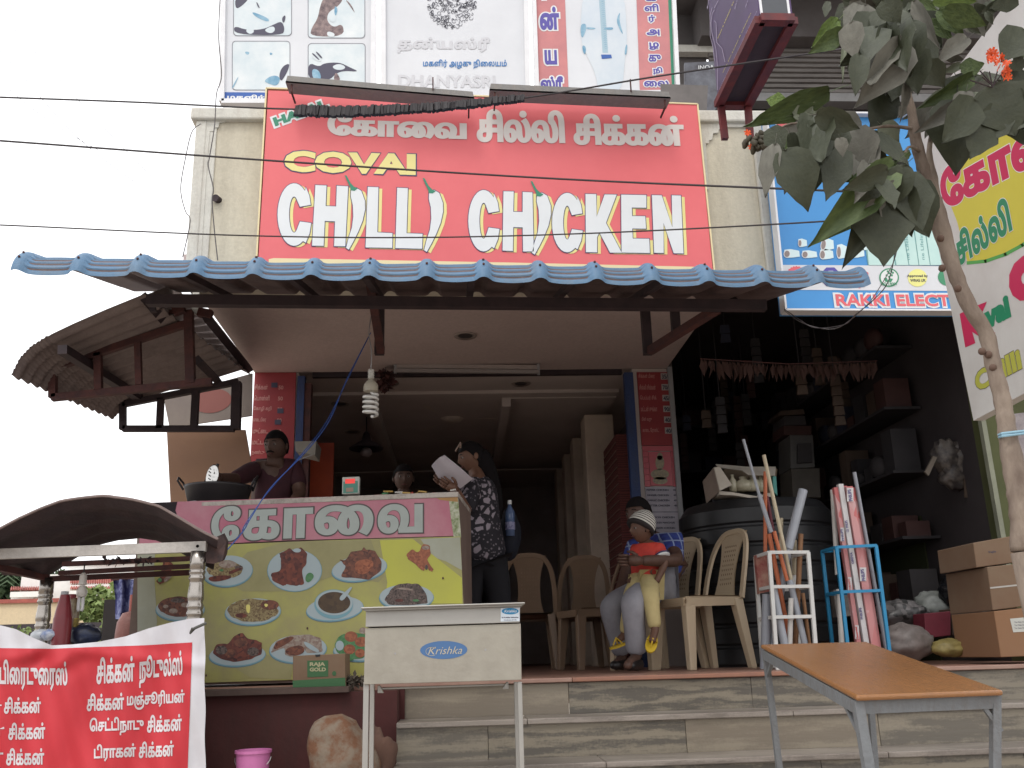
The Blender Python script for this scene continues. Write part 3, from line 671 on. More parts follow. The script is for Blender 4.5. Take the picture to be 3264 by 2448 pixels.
# lamp hoods over the sign
hm = stained('hood_grey', (.24, .23, .22), (.33, .27, .22), scale=4, amount=.4)
for x0, y0, x1, y1, lb in ((910, 255, 1512, 310, 'left weathered grey sheet-metal lamp hood above the red signboard'), (1560, 280, 2138, 310, 'right weathered grey sheet-metal lamp hood above the red signboard')):
    a, b = P(x0, y0+8, 5.17), P(x1, y1+4, 5.17)
    t = thing('lamp_hood', (a+b)/2, lb, 'lamp hood', 'metal hoods over the red signboard')
    w = Vector((0, 0, .055)); yb = Vector((0, .14, .01))
    A = [a, b, b+yb*.98, a+yb*.98]; MB().hexa(A, [v+Vector((0, 0, .012)) for v in A]).build('sheet', hm, t)
    MB().hexa([a, b, b+Vector((0, .012, 0)), a+Vector((0, .012, 0))], [a+w*.9+Vector((.01, 0, 0)), b+w*.9-Vector((.01, 0, 0)), b+w*.9+Vector((-.01, .012, 0)), a+w*.9+Vector((.01, .012, 0))]).build('lip', hm, t)
    for f in (.03, .97): q = a.lerp(b, f); MB().beam(q+Vector((0, .02, -.05)), q+Vector((0, .02, .0)), .01).beam(q+Vector((0, .02, -.05)), q+Vector((0, .16, -.04)), .01).build('arm', M['rust'], t)
    q = a.lerp(b, .78); MB().beam(q+Vector((0, -.01, .03)), q+Vector((0, -.01, .12)), .008).build('bolt', M['rust'], t)
# ================================================================ beauty parlour panels above
BP = facade(5.86); cU = crop(650, 0, 1100/2212); cV = crop(1550, 0, 1100/2212)
PW = mat('panel_white', (.64, .65, .68), .5, c2=(.58, .59, .62), scale=2); NV = ink('navyblue', (.03, .10, .36)); FR = plain('alu_frame', (.74, .74, .76), .35)
DKI = ink('photo_dark', (.05, .045, .08)); BLI = mat('photo_blue', (.10, .26, .40), .5, c2=(.30, .46, .56), scale=11); SKI = mat('photo_skin', (.68, .71, .72), .5, c2=(.50, .58, .62), scale=4.5, amt=.3); HRI = mat('photo_hair', (.30, .22, .21), .6, c2=(.09, .06, .07), scale=22)
def sgn(label, corners, cv, fr=.02):
    c = [BP.at(*cv(*p)) for p in corners]; t = thing('signboard', sum(c, Vector())/4, label, 'signboard')
    board('panel', BP, corners, .04, PW, t, cv); mb = MB()
    for i in range(4): mb.beam(c[i], c[(i+1) % 4], fr, .06, side=(0, 0, 1) if i % 2 == 0 else (1, 0, 0))
    mb.build('frame', FR, t); return t
t = sgn('white beauty salon panel with four close-up photos of hands and hair', [(130, -120), (1090, -120), (1085, 660), (118, 660)], cU, .035)
def rr(x0, y0, x1, y1, r=22, sk=4):
    L = []
    for cx, cy, a in ((x1-r, y0+r, -90), (x1-r, y1-r, 0), (x0+r, y1-r, 90), (x0+r, y0+r, 180)):
        for k in range(5): th = R(a+k*22.5); L.append((cx+r*math.cos(th), cy+r*math.sin(th)))
    return L
for fr_, blobs in (((190, -140, 562, 230), [(DKI, [(200, -20), (300, -20), (245, 40), (202, 62)]), (BLI, [(300, 70), (420, 120), (415, 145), (330, 110)]), (DKI, [(190, 165), (275, 195), (380, 190), (445, 160), (500, 135), (520, 190), (500, 228), (200, 222)]), (SKI, [(270, 190), (310, 175), (325, 205), (300, 222), (275, 210)]), (SKI, [(380, 195), (445, 165), (460, 195), (430, 220)]), (DKI, [(500, 115), (525, 95), (520, 140), (505, 150)]), (DKI, [(335, 15), (345, 20), (362, 60), (345, 45)])]),
                   ((668, -140, 1032, 245), [(HRI, [(745, 40), (770, -20), (900, -20), (865, 40), (800, 75), (785, 130), (830, 180), (890, 150), (900, 235), (680, 235), (690, 180), (730, 120)]), (HRI, [(900, -10), (945, 30), (972, 92), (950, 60)]), (BLI, [(840, 35), (860, 60), (845, 110), (835, 80)]), (SKI, [(790, 90), (835, 85), (850, 120), (830, 150), (800, 130)]), (SKI, [(790, 200), (840, 215), (835, 240), (790, 235)])]),
                   ((182, 265, 552, 578), [(BLI, [(265, 330), (295, 335), (285, 355), (265, 345)]), (BLI, [(420, 335), (445, 345), (425, 358)]), (DKI, [(480, 490), (500, 430), (548, 405), (545, 440), (520, 490), (495, 525)]), (BLI, [(380, 520), (445, 480), (495, 500), (470, 555), (420, 540)]), (BLI, [(175, 570), (215, 500), (225, 490), (190, 565)])]),
                   ((668, 280, 1034, 600), [(DKI, [(668, 400), (740, 430), (770, 405), (870, 400), (930, 430), (1000, 462), (900, 455), (850, 470), (800, 520), (668, 515)]), (SKI, [(820, 425), (870, 408), (912, 430), (890, 450), (840, 448)]), (BLI, [(690, 440), (740, 450), (755, 515), (700, 515)]), (SKI, [(700, 350), (760, 385), (740, 400), (690, 370)]), (DKI, [(690, 345), (700, 340), (745, 385), (735, 388)]), (DKI, [(715, 335), (725, 332), (762, 372), (752, 378)]), (HRI, [(840, 470), (855, 470), (880, 520), (830, 520)])])):
    Print(BP, .0026).ring(rr(*fr_), 1.6, cU).build('photo_frame', ink('line', (.16, .16, .2)), t)
    Print(BP, .0016).poly(rr(fr_[0]+3, fr_[1]+3, fr_[2]-3, fr_[3]-3), cU).build('photo_print', SKI, t)
    for k, (m_, b) in enumerate(blobs): Print(BP, .0022+.0004*k).poly(b, cU, sm=2).build('photo_print', m_, t)
Print(BP, .003).poly([(125, 592), (1085, 600), (1085, 668), (122, 665)], cU).build('blue_strip', NV, t)
Print(BP, .0045).text('மகளிர் அழகு', (148, 652), (620, 660), 46, bold=.04, cv=cU).build('lettering', WHT, t)
t = sgn('white beauty salon panel with a round line-drawn emblem and faint lettering', [(1150, -120), (2062, -120), (2075, 640), (1152, 640)], cU, .035)
pr = Print(BP, .003); rr_ = random.Random(4)
for k in range(230):
    a = rr_.uniform(0, 6.28); q = rr_.random()**.5*150; cx, cy = 1590+q*math.cos(a)*1.05, 30+q*math.sin(a); r_ = rr_.uniform(7, 16); a0 = rr_.uniform(0, 360)
    pr.ring([(cx+r_*(1-j*.06)*math.cos(R(a0+j*34)), cy+r_*(1-j*.06)*math.sin(R(a0+j*34))) for j in range(9)], 1.5, cU, closed=False)
pr.build('emblem', ink('line', (.16, .16, .2)), t)
FNT = ink('faint', (.54, .54, .57)); BL2 = ink('azure', (.03, .16, .42))
Print(BP, .003).text('தன்யஸ்ரீ', (1240, 340), (1835, 345), 105, bold=.035, cv=cU).build('lettering', FNT, t)
Print(BP, .003).text('மகளிர் அழகு நிலையம்', (1405, 442), (1942, 442), 60, bold=.022, cv=cU).build('lettering', BL2, t)
Print(BP, .003).text('DHANYASRI', (1245, 560), (1870, 565), 80, bold=.03, cv=cU).build('lettering', FNT, t)
t = sgn('tall beauty salon panel with a braided-hair figure between red Tamil letter columns', [(300, -140), (1192, -140), (1225, 600), (325, 620)], cV, .03)
SPK = mat('panel_pink', (.55, .21, .21), .6, c2=(.46, .18, .19), scale=6)
for L in ([(308, -120), (500, -120), (528, 600), (328, 600)], [(958, -120), (1160, -120), (1190, 600), (985, 600)]): Print(BP, .0025).poly(L, cV).build('red_column', SPK, t)
for L in ([(300, -120), (308, -120), (328, 600), (318, 600)], [(1160, -120), (1180, -120), (1208, 600), (1190, 600)]): Print(BP, .0027).poly(L, cV).build('green_line', GRN, t)
VIO = ink('violet', (.09, .07, .33))
for s, x0, x1, y, h in (('ன்', 345, 470, 195, 150), ('ய', 375, 455, 418, 95), ('ஸ்ரீ', 350, 495, 590, 100), ('தி', 360, 460, 0, 120)):
    Print(BP, .004).text(s, (x0, y), (x1, y), h, bold=.05, fat=9, cv=cV).build('letter_halo', WHT, t); Print(BP, .0055).text(s, (x0, y), (x1, y), h, bold=.05, cv=cV).build('letter', VIO, t)
for s, x0, x1, y, h in (('ளி', 1015, 1105, 75, 48), ('ர்', 1042, 1085, 148, 50), ('அ', 1028, 1112, 230, 40), ('ழ', 1045, 1108, 322, 48), ('கு', 1042, 1120, 398, 45), ('நி', 1070, 1130, 480, 48), ('லை', 1012, 1170, 558, 40), ('க', 1020, 1090, 10, 40)):
    Print(BP, .004).text(s, (x0, y), (x1, y), h, bold=.035, fat=6, cv=cV).build('letter_halo', WHT, t); Print(BP, .0055).text(s, (x0, y), (x1, y), h, bold=.035, cv=cV).build('letter', VIO, t)
BK = mat('photo_pale', (.60, .64, .68), .6, c2=(.50, .57, .64), scale=3)
Print(BP, .0026).poly([(620, -100), (880, -100), (905, 250), (890, 360), (870, 600), (720, 600), (700, 470), (640, 350), (600, 250)], cV, sm=2).build('photo_print', BK, t)
br = Print(BP, .0038)
for k in range(34):
    y = -90+k*12; x = 735+(k*.9); br.poly([(x-14, y), (x+2, y+9), (x+18, y), (x+2, y+5)], cV)
br.build('braid', BLI, t)
Print(BP, .0034).poly([(715, -100), (752, -100), (780, 340), (745, 340)], cV).build('braid', ink('braid_pale', (.35, .48, .56)), t)
Print(BP, .0045).poly([(735, 352), (800, 352), (805, 375), (740, 380)], cV).build('photo_print', NV, t)
for L in ([(600, 160), (640, 150), (640, 200), (610, 260)], [(612, 290), (640, 300), (636, 350), (622, 345)], [(830, 130), (860, 70), (850, 130), (880, 230), (858, 200)], [(890, 300), (905, 280), (900, 350), (885, 355)], [(640, 175), (700, 180), (700, 190), (640, 190)], [(750, 180), (815, 175), (810, 195), (760, 192)]):
    Print(BP, .004).poly(L, cV, sm=2).build('photo_print', BLI, t)
# brown-grey plates and dark poster next to it
t = thing('folded_banner', P(2250, 300, 6.3), 'crumpled blue-grey banner with faint white lettering behind the purple sign box', 'banner')
DP = facade(6.4); pm = mat('banner_bluegrey', (.17, .18, .21), .5, c2=(.06, .055, .065), scale=5)
plate('cloth', DP, [(2180, 205), (2275, 200), (2290, 330), (2255, 400), (2235, 400), (2180, 300)], .02, pm, t)
Print(DP, .022).text('INOA', (2225, 228), (2275, 226), 14, bold=.01).build('lettering', WHT, t)
o = plate('grey_plate', facade(5.75), [(2105, 270), (2256, 275), (2250, 380), (2220, 380), (2215, 340), (2107, 330)], .01, mat('plate_brown', (.15, .135, .13), .7, scale=6), bl)
# ================================================================ purple sign box
cP = crop(2200, 0, .24108)
XPB = P(2422, 62, 3.9).x
q0 = P(2422, 62, 3.9); zP = q0.z; q1 = Pz(2290, 333, zP)
t = thing('sign_box', ((q0.x+q1.x)/2, (q0.y+q1.y)/2, zP), 'purple beauty parlour light box on a red frame projecting over the street', 'signboard')
PUR = mat('purple_print', (.065, .03, .11), .4, c2=(.035, .018, .06), scale=1.3)
e = q1-q0; side = Vector((0, 0, 1)).cross(e).normalized()*-1
if side.x < 0: side = -side
wv_ = (Pz(2527, 66, zP)-q0).dot(side); HH = 1.5
BX = [q0, q1, q1+side*wv_, q0+side*wv_]
MB().hexa([v+Vector((0, 0, .03)) for v in BX], [v+Vector((0, 0, HH)) for v in BX]).build('box', PUR, t); recalc(bpy.data.objects[t.children[-1].name])
fm = mat('red_frame', (.16, .025, .025), .6, c2=(.08, .02, .025), scale=12); mb = MB()
for i in range(4): MB().beam(BX[i], BX[(i+1) % 4], .05, .04).build('frame_bar', fm, t)
MB().hexa([v+Vector((0, 0, .005)) for v in BX], [v+Vector((0, 0, .028)) for v in BX]).build('base_panel', mat('box_base', (.05, .03, .04), .7), t)
e1 = Plane(q0+Vector((0, 0, .1)), side*-1); 
for f0, f1 in ((.03, .1), (.86, .93)):
    a = q0+side*wv_*f0+Vector((0, 0, .03)); b = q0+side*wv_*f1+Vector((0, 0, .03)); d = -e.normalized()*.006
    MB().hexa([a, b, b+d, a+d], [v+Vector((0, 0, HH)) for v in (a, b, b+d, a+d)]).build('edge_strip', FR, t)
MB().hexa([q0+side*wv_*.1+Vector((0, 0, .03)), q0+side*wv_*.86+Vector((0, 0, .03)), q0+side*wv_*.86+Vector((0, -.004, .03)), q0+side*wv_*.1+Vector((0, -.004, .03))], [v+Vector((0, 0, HH)) for v in (q0+side*wv_*.1, q0+side*wv_*.86, q0+side*wv_*.86+Vector((0, -.004, 0)), q0+side*wv_*.1+Vector((0, -.004, 0)))]).build('end_panel', plain('box_end', (.075, .08, .09), .45), t)
YI = ink('sign_yellow', (.60, .52, .05)); PI_ = ink('sign_lilac', (.38, .32, .44))
for s, a, b, h, m_ in (('Only For Ladies & Children', (440, 975), (815, 180), 22, YI), ('Cum a Unisex Tr', (372, 520), (590, 20), 26, YI), ('N H Main Complex, Nbr Complex, M. Nagarkoil', (395, 1190), (890, 160), 17, PI_), ('Beauty', (330, 120), (420, -60), 34, PI_), ('D', (235, 130), (262, -30), 44, PI_), ('Bri', (600, 130), (650, -60), 26, PI_), ('Stu', (740, 110), (795, -60), 26, PI_)):
    Print(e1, .004).text(s, a, b, h, bold=.02, cv=cP, shear=.0).build('lettering', m_, t)
for L in ([(370, 1190), (372, 900), (350, 650), (290, 400), (285, 300), (300, 180), (330, 130)], [(330, 800), (315, 640), (275, 480), (272, 200), (300, 100)], [(360, 560), (352, 300), (330, 275)], [(360, 560), (430, 640), (470, 820)]):
    Print(e1, .0045).ring(L, 1.3, cP, closed=False).build('figure_line', PI_, t)
for x0_, x1_ in ((2297, 2311), (2383, 2392)): MB().beam(P(x0_, 328, q1.y), P(x1_, 444, q1.y), .036, .03, side=(1, 0, 0)).build('post', fm, t)
for x in (2265, 2350): MB().beam(P(x, 400, 5.9), P(x+45, 325, 5.9), .05, .05).build('strut', M['darksteel'], t)
# ================================================================ blue pipe-shop sign
QP = facade(5.33); cR = crop(2400, 300, .4521); BLU = mat('sign_blue', (.055, .27, .60), .4, c2=(.05, .24, .55), scale=2)
t = thing('blue_signboard', QP.at(2800, 900), 'blue and white plumbing and electrical shop signboard behind the leaves', 'signboard')
board('panel', QP, [(82, 148), (1900, 170), (1900, 1540), (218, 1535)], .08, BLU, t, cR)
mb = MB(); c = [QP.at(*cR(*p)) for p in [(82, 148), (1900, 170), (1900, 1540), (218, 1535)]]
for i in (0, 2, 3): mb.beam(c[i], c[(i+1) % 4], .012, .09, side=(0, 0, 1) if i != 3 else (1, 0, 0))
mb.build('frame', FR, t)
Print(QP, .002).poly([(202, 1205), (1900, 1215), (1900, 1392), (212, 1380)], cR).build('white_band', PW, t)
RK = ink('salmon', (.68, .12, .14))
Print(QP, .004).text('RAKKI ELECTRICALS', (580, 1502), (1830, 1506), 96, bold=.03, fat=7, cv=cR).build('letter_halo', WHT, t)
Print(QP, .006).text('RAKKI ELECTRICALS', (588, 1496), (1822, 1500), 84, bold=.03, cv=cR).build('lettering', RK, t)
PA = mat('print_aqua', (.40, .60, .58), .5, c2=(.52, .70, .66), scale=2); PAd = ink('aqua_dark', (.17, .36, .36)); PWp = ink('fitting_white', (.60, .74, .76)); PBr = ink('fitting_hole', (.25, .20, .19))
Print(QP, .003).poly([(760, 880), (860, 560), (960, 700), (1330, 700), (1345, 1208), (810, 1208)], cR).build('pipe_print', PAd, t)
for k, (a, b, c_, d) in enumerate(((770, 900, 815, 1000), (915, 1010, 1010, 1095), (1020, 1095, 1100, 1165), (1105, 1170, 1170, 1245), (1180, 1250, 1250, 1330))):
    Print(QP, .0045+.0003*k).poly([(a, 720), (b, 720), (d, 1208), (c_, 1208)], cR).build('pipe_print', PA, t)
for x in (1085, 1190): Print(QP, .006).text('ne Lifeline', (x+18, 1170), (x, 960), 22, bold=.01, cv=cR, perp=True).build('lettering', PAd, t)
Print(QP, .0045).ell(905, 480, 40, 60, 20, cv=cR).build('pipe_print', PA, t)
for cx, cy, w, h, r_ in ((350, 1050, 62, 60, 0), (275, 1125, 110, 62, 6), (400, 1130, 105, 56, 8), (525, 1060, 90, 90, 10), (520, 1130, 95, 75, 0), (630, 1110, 78, 105, 0), (730, 1110, 110, 95, 0), (780, 1070, 85, 70, 20)):
    L = [(cx-w*.5, cy-h*.42), (cx-w*.1, cy-h*.5), (cx+w*.45, cy-h*.3), (cx+w*.5, cy+h*.35), (cx+w*.1, cy+h*.45), (cx-w*.3, cy+h*.5), (cx-w*.5, cy+h*.2)]
    Print(QP, .0035).poly(L, cR).build('fitting_print', PWp, t)
    Print(QP, .005).ell(cx-w*.33, cy+h*.05, w*.17, h*.36, r_, cv=cR).build('fitting_print', PBr, t); Print(QP, .0042).ell(cx-w*.33, cy+h*.05, w*.22, h*.44, r_, cv=cR).build('fitting_print', WHT, t)
def star(cx, cy, r_, n, d=.08): return [(cx+r_*(1-d*(k % 2))*math.cos(R(k*180/n)), cy+r_*(1-d*(k % 2))*math.sin(R(k*180/n))) for k in range(2*n)]
Print(QP, .004).poly(star(305, 1290, 78, 24), cR).build('seal', RK, t); Print(QP, .004).poly([(545+72*math.cos(R(k*45+22)), 1290+72*math.sin(R(k*45+22))) for k in range(8)], cR).build('seal', VIO, t)
Print(QP, .0055).poly([(545+45*math.cos(R(k*45+22)), 1290+45*math.sin(R(k*45+22))) for k in range(8)], cR).build('seal', WHT, t); Print(QP, .0065).text('TUV', (508, 1305), (582, 1305), 34, bold=.02, cv=cR).build('lettering', DKI, t)
Print(QP, .004).poly(star(748, 1298, 74, 12, .1), cR).build('seal', RK, t)
Print(QP, .004).ell(958, 1295, 70, 66, cv=cR).build('seal', ink('isogreen', (.05, .25, .13)), t); Print(QP, .005).ell(958, 1295, 60, 56, cv=cR).build('seal', WHT, t)
for dx, dy in ((0, -25), (-18, -10), (18, -10), (0, 0), (-10, -38), (14, -40), (26, -28)): Print(QP, .006).ell(958+dx, 1290+dy, 8, 8, n=10, cv=cR).build('seal', ink('isogreen', (.05, .25, .13)), t)
Print(QP, .006).poly([(920, 1300), (940, 1295), (955, 1330), (960, 1300), (985, 1305), (970, 1330), (930, 1325)], cR).build('seal', ink('isogreen', (.05, .25, .13)), t)
Print(QP, .007).text('ISO 14001', (900, 1350), (1012, 1350), 20, bold=.02, cv=cR).build('lettering', ink('isogreen', (.05, .25, .13)), t)
Print(QP, .004).ell(1158, 1297, 68, 62, cv=cR).build('seal', ink('lemon', (.76, .74, .26)), t)
Print(QP, .0055).text('Approved by', (1086, 1296), (1232, 1296), 22, bold=.03, cv=cR).build('lettering', DKI, t); Print(QP, .0055).text('WRAS UK', (1108, 1325), (1218, 1325), 20, bold=.03, cv=cR).build('lettering', DKI, t)
Print(QP, .004).ell(1370, 1290, 68, 62, cv=cR).build('seal', ink('isogreen', (.05, .25, .13)), t)
Print(QP, .004).ell(220, 220, 55, 45, cv=cR).build('emblem', RK, t); Print(QP, .004).ell(830, 290, 40, 38, cv=cR).build('emblem', RK, t); Print(QP, .003).ell(220, 220, 62, 52, cv=cR).build('emblem', WHT, t); Print(QP, .003).ell(832, 292, 48, 46, cv=cR).build('emblem', WHT, t)
# ================================================================ slanted white board on the right
XS = 2.32
a = PX(3103, 1341, XS); b = PX(2912, 400, XS)
KP = Plane((XS, 0, 0), (-1, 0, 0)); cK = crop(2864, 800, 400/1106); cL = crop(2300, 0, .4582)
t = thing('white_signboard', a, 'white and yellow chilli restaurant board standing side-on beside the tree trunk', 'signboard')
def kp(y, z): return (XS, y, z)
Yfar = (a.y+b.y)/2; Yn = 1.6; zt2, zb2 = b.z, a.z
tp = PX(3216, 0, XS); bt = PX(3264, 1254, XS)
sl1 = (tp.z-b.z)/(tp.y-b.y); sl2 = (bt.z-a.z)/(bt.y-a.y)
C4 = [Vector(kp(a.y, a.z)), Vector(kp(Yn, a.z+sl2*(Yn-a.y))), Vector(kp(Yn, b.z+sl1*(Yn-b.y))), Vector(kp(b.y, b.z))]
o = MB().hexa(C4, [v+Vector((.05, 0, 0)) for v in C4]).build('panel', mat('board_white', (.56, .55, .53), .5, c2=(.48, .46, .44), scale=3), t); recalc(o)
YP = ink('board_yellow', (.56, .50, .06)); MG = ink('board_magenta', (.50, .025, .09)); GB = ink('board_green', (.02, .22, .11)); GL = ink('board_lime', (.08, .33, .08))
c6 = lambda x, y: cR(x, y)
Print(KP, .0005).poly([(1690, 330), (1750, 300), (2000, 200), (2100, 900), (1900, 1060), (1780, 1130), (1640, 1180), (1515, 1190), (1440, 900), (1330, 620), (1330, 560)], c6).build('yellow_field', YP, t)
Print(KP, .0007).ring([(1515, 1190), (1640, 1178), (1780, 1130), (1900, 1065), (2000, 1000)], 11, c6, closed=False).build('green_line', GL, t)
for fat, lift, m_, nm in ((5, .0009, WHT, 'letter_halo'), (0, .0012, MG, 'lettering')):
    Print(KP, lift).text('கோவை', (1350, 830), (2500, 250), 330, bold=.055, cv=c6, fat=fat, perp=False).build(nm, m_, t)
for fat, lift, m_, nm in ((4, .0015, WHT, 'letter_halo'), (0, .0018, GB, 'lettering')):
    Print(KP, lift).text('சில்லி', (1450, 1220), (1835, 960), 260, bold=.05, cv=c6, fat=fat).build(nm, m_, t)
Print(KP, .0010).text('K', (590, 850), (860, 735), 330, bold=.09, cv=cK).build('lettering', MG, t)
Print(KP, .0010).text('ovai', (690, 740), (1000, 580), 210, bold=.07, cv=cK).build('lettering', GB, t)
Print(KP, .0010).text('C', (1010, 500), (1290, 370), 420, bold=.12, cv=cK).build('lettering', MG, t)
Print(KP, .0009).text('Chilli Chicken', (690, 1250), (2000, 560), 190, bold=.05, fat=2.5, cv=cK).build('letter_outline', ink('dark', (.07, .05, .05)), t)
Print(KP, .0012).text('Chilli Chicken', (692, 1247), (2000, 558), 185, bold=.05, cv=cK).build('lettering', ink('olive', (.42, .42, .07)), t)
# ================================================================ menus on the pillars
MR = mat('menu_red', (.30, .038, .042), .6, c2=(.24, .03, .038), scale=5); TXT = ink('menu_pink', (.52, .22, .20))  # red lowered so the shade on the pillars sits in the colour
LPn = facade(7.64)
t = thing('menu_board', LPn.at(2090, 1350), 'tall red menu board with Tamil dishes and prices on the right-hand pillar', 'menu board')
board('panel', LPn, [(2030, 1186), (2136, 1186), (2160, 1420), (2046, 1420)], .015, MR, t)
rows = ['சிக்கன் பிரை', 'சில்லி சிக்கன்', 'பெப்பர் சிக்', 'மட்டன் சுக்கா', 'மீன் வறு', 'காடை ரோஸ்ட்']
for k, (s, pz) in enumerate(zip(rows, ('35/-', '70/-', '45/-', '90/-', '40/-', '40/-'))):
    y = 1208+k*34.5; x = 2034+(y-1190)*.077
    Print(LPn, .003).text(s, (x, y), (x+(52 if k != 4 else 32), y), 17, bold=.03).build('lettering', TXT, t)
    Print(LPn, .003).poly([(x+70, y-18), (x+100, y-18), (x+101, y+2), (x+71, y+2)]).build('price_label', ink('paper', (.40, .36, .34)), t)
    Print(LPn, .005).text(pz, (x+74, y), (x+98, y), 14, bold=.04).build('lettering', DKI, t)
t = thing('wall_tile_picture', LPn.at(2100, 1480), 'pink tiled shrine picture with a pale golden figure below the red menu', 'picture')
PT = mat('tile_pink', (.48, .08, .10), .35, c2=(.42, .07, .09), scale=4)
for x0, x1 in ((0, .17), (.17, .83), (.83, 1)):
    ks = range(6) if x1-x0 < .5 else [0]
    for k in ks:
        y0, y1 = (1438+k*19, 1438+k*19+18) if len(ks) > 1 else (1440, 1548); g = lambda f, y: 2046+(y-1420)*.077+f*108
        board('tile', LPn, [(g(x0, y0)+.5, y0), (g(x1, y0)-.5, y0), (g(x1, y1)-.5, y1), (g(x0, y1)+.5, y1)], .012, PT, t)
board('tile', LPn, [(2047, 1422), (2160, 1422), (2161, 1437), (2048, 1437)], .012, PT, t)
GD = mat('gold_relief', (.40, .33, .20), .6, c2=(.22, .20, .17), scale=50)
Print(LPn, .0035).ell(2103, 1475, 14, 24).ell(2103, 1512, 29, 17).ell(2104, 1532, 24, 12).ell(2103, 1455, 9, 12).build('golden_ornament', GD, t)
t = thing('paper_menu', LPn.at(2110, 1600), 'white paper menu listing chicken dishes stuck below the tile picture', 'menu board')
board('sheet', LPn, [(2056, 1552), (2160, 1552), (2178, 1790), (2075, 1790)], .006, mat('paper', (.45, .42, .47), .8, scale=4), t)
board('tape', LPn, [(2160, 1552), (2168, 1552), (2178, 1640), (2168, 1640)], .006, mat('tape', (.35, .2, .08), .8), t)
for k, s in enumerate(('PEPPER CHICKEN', 'GINGER CHICKEN', 'GARLIC CHICKEN', 'BUTTER CHICKEN')):
    y = 1565+k*16.5; x = 2061+k*1.3; Print(LPn, .003).text(s, (x, y), (x+70, y), 6, bold=.03).build('lettering', DKI, t); Print(LPn, .003).text('40', (x+84, y), (x+93, y), 6, bold=.03).build('price', DKI, t)
Print(LPn, .003).ring([(2068, 1632), (2172, 1632)], 1.5, closed=False).build('rule', DKI, t)
for k, s in enumerate(('LEMON CHICKEN', 'CHICKEN MANCHURI', 'DRAGON CHICKEN')):
    y = 1652+k*17; Print(LPn, .003).text(s, (2076+k, y), (2150+k, y), 6, bold=.03).build('lettering', DKI, t)
t = thing('menu_board', LPn.at(870, 1350), 'tall red menu board with Tamil dishes on the left-hand pillar behind the cook', 'menu board')
board('panel', LPn, [(812, 1187), (944, 1187), (932, 1560), (793, 1560)], .015, MR, t)
for k, s in enumerate(('சிக்கன்', 'பொன்னி', 'கோழி கறி', 'காடை பிரை', 'முட்டை', 'மட்டன்', 'நண்டு')):
    y = 1242+k*35; x = 814-(y-1190)*.05; Print(LPn, .003).text(s, (x, y), (x+42+k % 3*8, y), 17, bold=.03).build('lettering', TXT, t); Print(LPn, .003).text('50', (x+76, y), (x+92, y), 13, bold=.04).build('price', TXT, t)
for x, y in ((865, 1220), (884, 1302), (876, 1338)): Print(LPn, .005).poly([(x, y), (x+20, y), (x+20, y+16), (x, y+16)]).build('price_label', DKI, t)
# cola board and brown plywood sheet on the left
cC = cS
t = thing('round_logo_board', P(650, 1320, 6.9), 'pale drinks board with a faded red disc behind the side canopy frame', 'signboard')
CP = facade(6.9)
board('panel', CP, [(1235, 1345), (1560, 1270), (1905, 1180), (1900, 1420), (1700, 1520), (1480, 1560), (1275, 1570)][0:1]+[(1905, 1160), (1900, 1480), (1280, 1572)], .02, mat('board_cream', (.25, .21, .18), .7, c2=(.2, .165, .15), scale=3), t, cS)
Print(CP, .003).ell(1600, 1370, 150, 90, -8, cv=cS).build('disc', ink('faded_red', (.26, .085, .07)), t)
t = thing('plywood_sheet', P(660, 1480, 6.6), 'tall tan plywood sheet closing the side of the kitchen corner', 'panel')
o = plate('sheet', facade(6.6), [(534, 1372), (784, 1372), (806, 1500), (806, 1640), (548, 1640)], .02, mat('plywood', (.36, .21, .13), .75, c2=(.29, .17, .115), scale=1.5), t)
# ================================================================ food counter
A0, A1 = P(443, 1612, 5.16), P(1461, 1571, 4.96)      # top front edge ends
zc_ = .955
ct = thing('food_counter', ((A0.x+A1.x)/2, 5.1, 0), 'food counter with a pink Tamil name banner above a yellow banner of dishes', 'counter')
a = Vector((A0.x, 5.16, 0)); b = Vector((A1.x, 4.96, 0)); CPn = plane3(a, b, b+Vector((0, 0, 1)))
nrm = CPn.n; bk_ = -nrm*.62
body = MB().hexa([a+Vector((0, 0, .012))-nrm*.01, b+Vector((0, 0, .012))-nrm*.01, b+bk_+Vector((0, 0, .012)), a+bk_+Vector((0, 0, .012))], [v+Vector((0, 0, zc_-.03)) for v in (a-nrm*.01, b-nrm*.01, b+bk_, a+bk_)])
recalc(body.build('body', mat('counter_body', (.17, .12, .10), .8, scale=4), ct))
recalc(MB().hexa([v+Vector((0, 0, zc_-.028)) for v in (a, b+nrm*.01, b+bk_, a+bk_)], [v+Vector((0, 0, zc_)) for v in (a, b+nrm*.01, b+bk_, a+bk_)]).build('top', stained('counter_top', (.42, .38, .34), (.10, .08, .07), scale=5, amount=.9, drip=False), ct, bevel=.004))
cN = crop(440, 1550, 1060/2212)
PK = mat('banner_pink', (.34, .085, .135), .5, c2=(.40, .19, .22), scale=2.2); YB_ = mat('banner_yellow', (.32, .31, .085), .45, c2=(.25, .225, .10), scale=2.4, amt=.7); PB = mat('banner_pale', (.32, .33, .27), .5, c2=(.27, .27, .20), scale=3)  # the yellow is lowered to hold the awning's shade
plate('pink_banner', CPn, [(18, 112), (258, 103), (2112, 42), (2128, 330), (1000, 360), (300, 395), (10, 395)], .002, PK, ct, cN)
Print(CPn, .0030).poly([(10, 112), (262, 104), (250, 160), (268, 215), (255, 250), (120, 225), (10, 260)], cN).build('burnt_patch', mat('burnt', (.02, .015, .018), .9), ct)
Print(CPn, .0028).poly([(2068, 88), (2130, 80), (2150, 340), (2100, 340), (2080, 200)], cN).build('worn_edge', mat('worn_green', (.14, .18, .07), .8, c2=(.45, .45, .36), scale=40), ct)
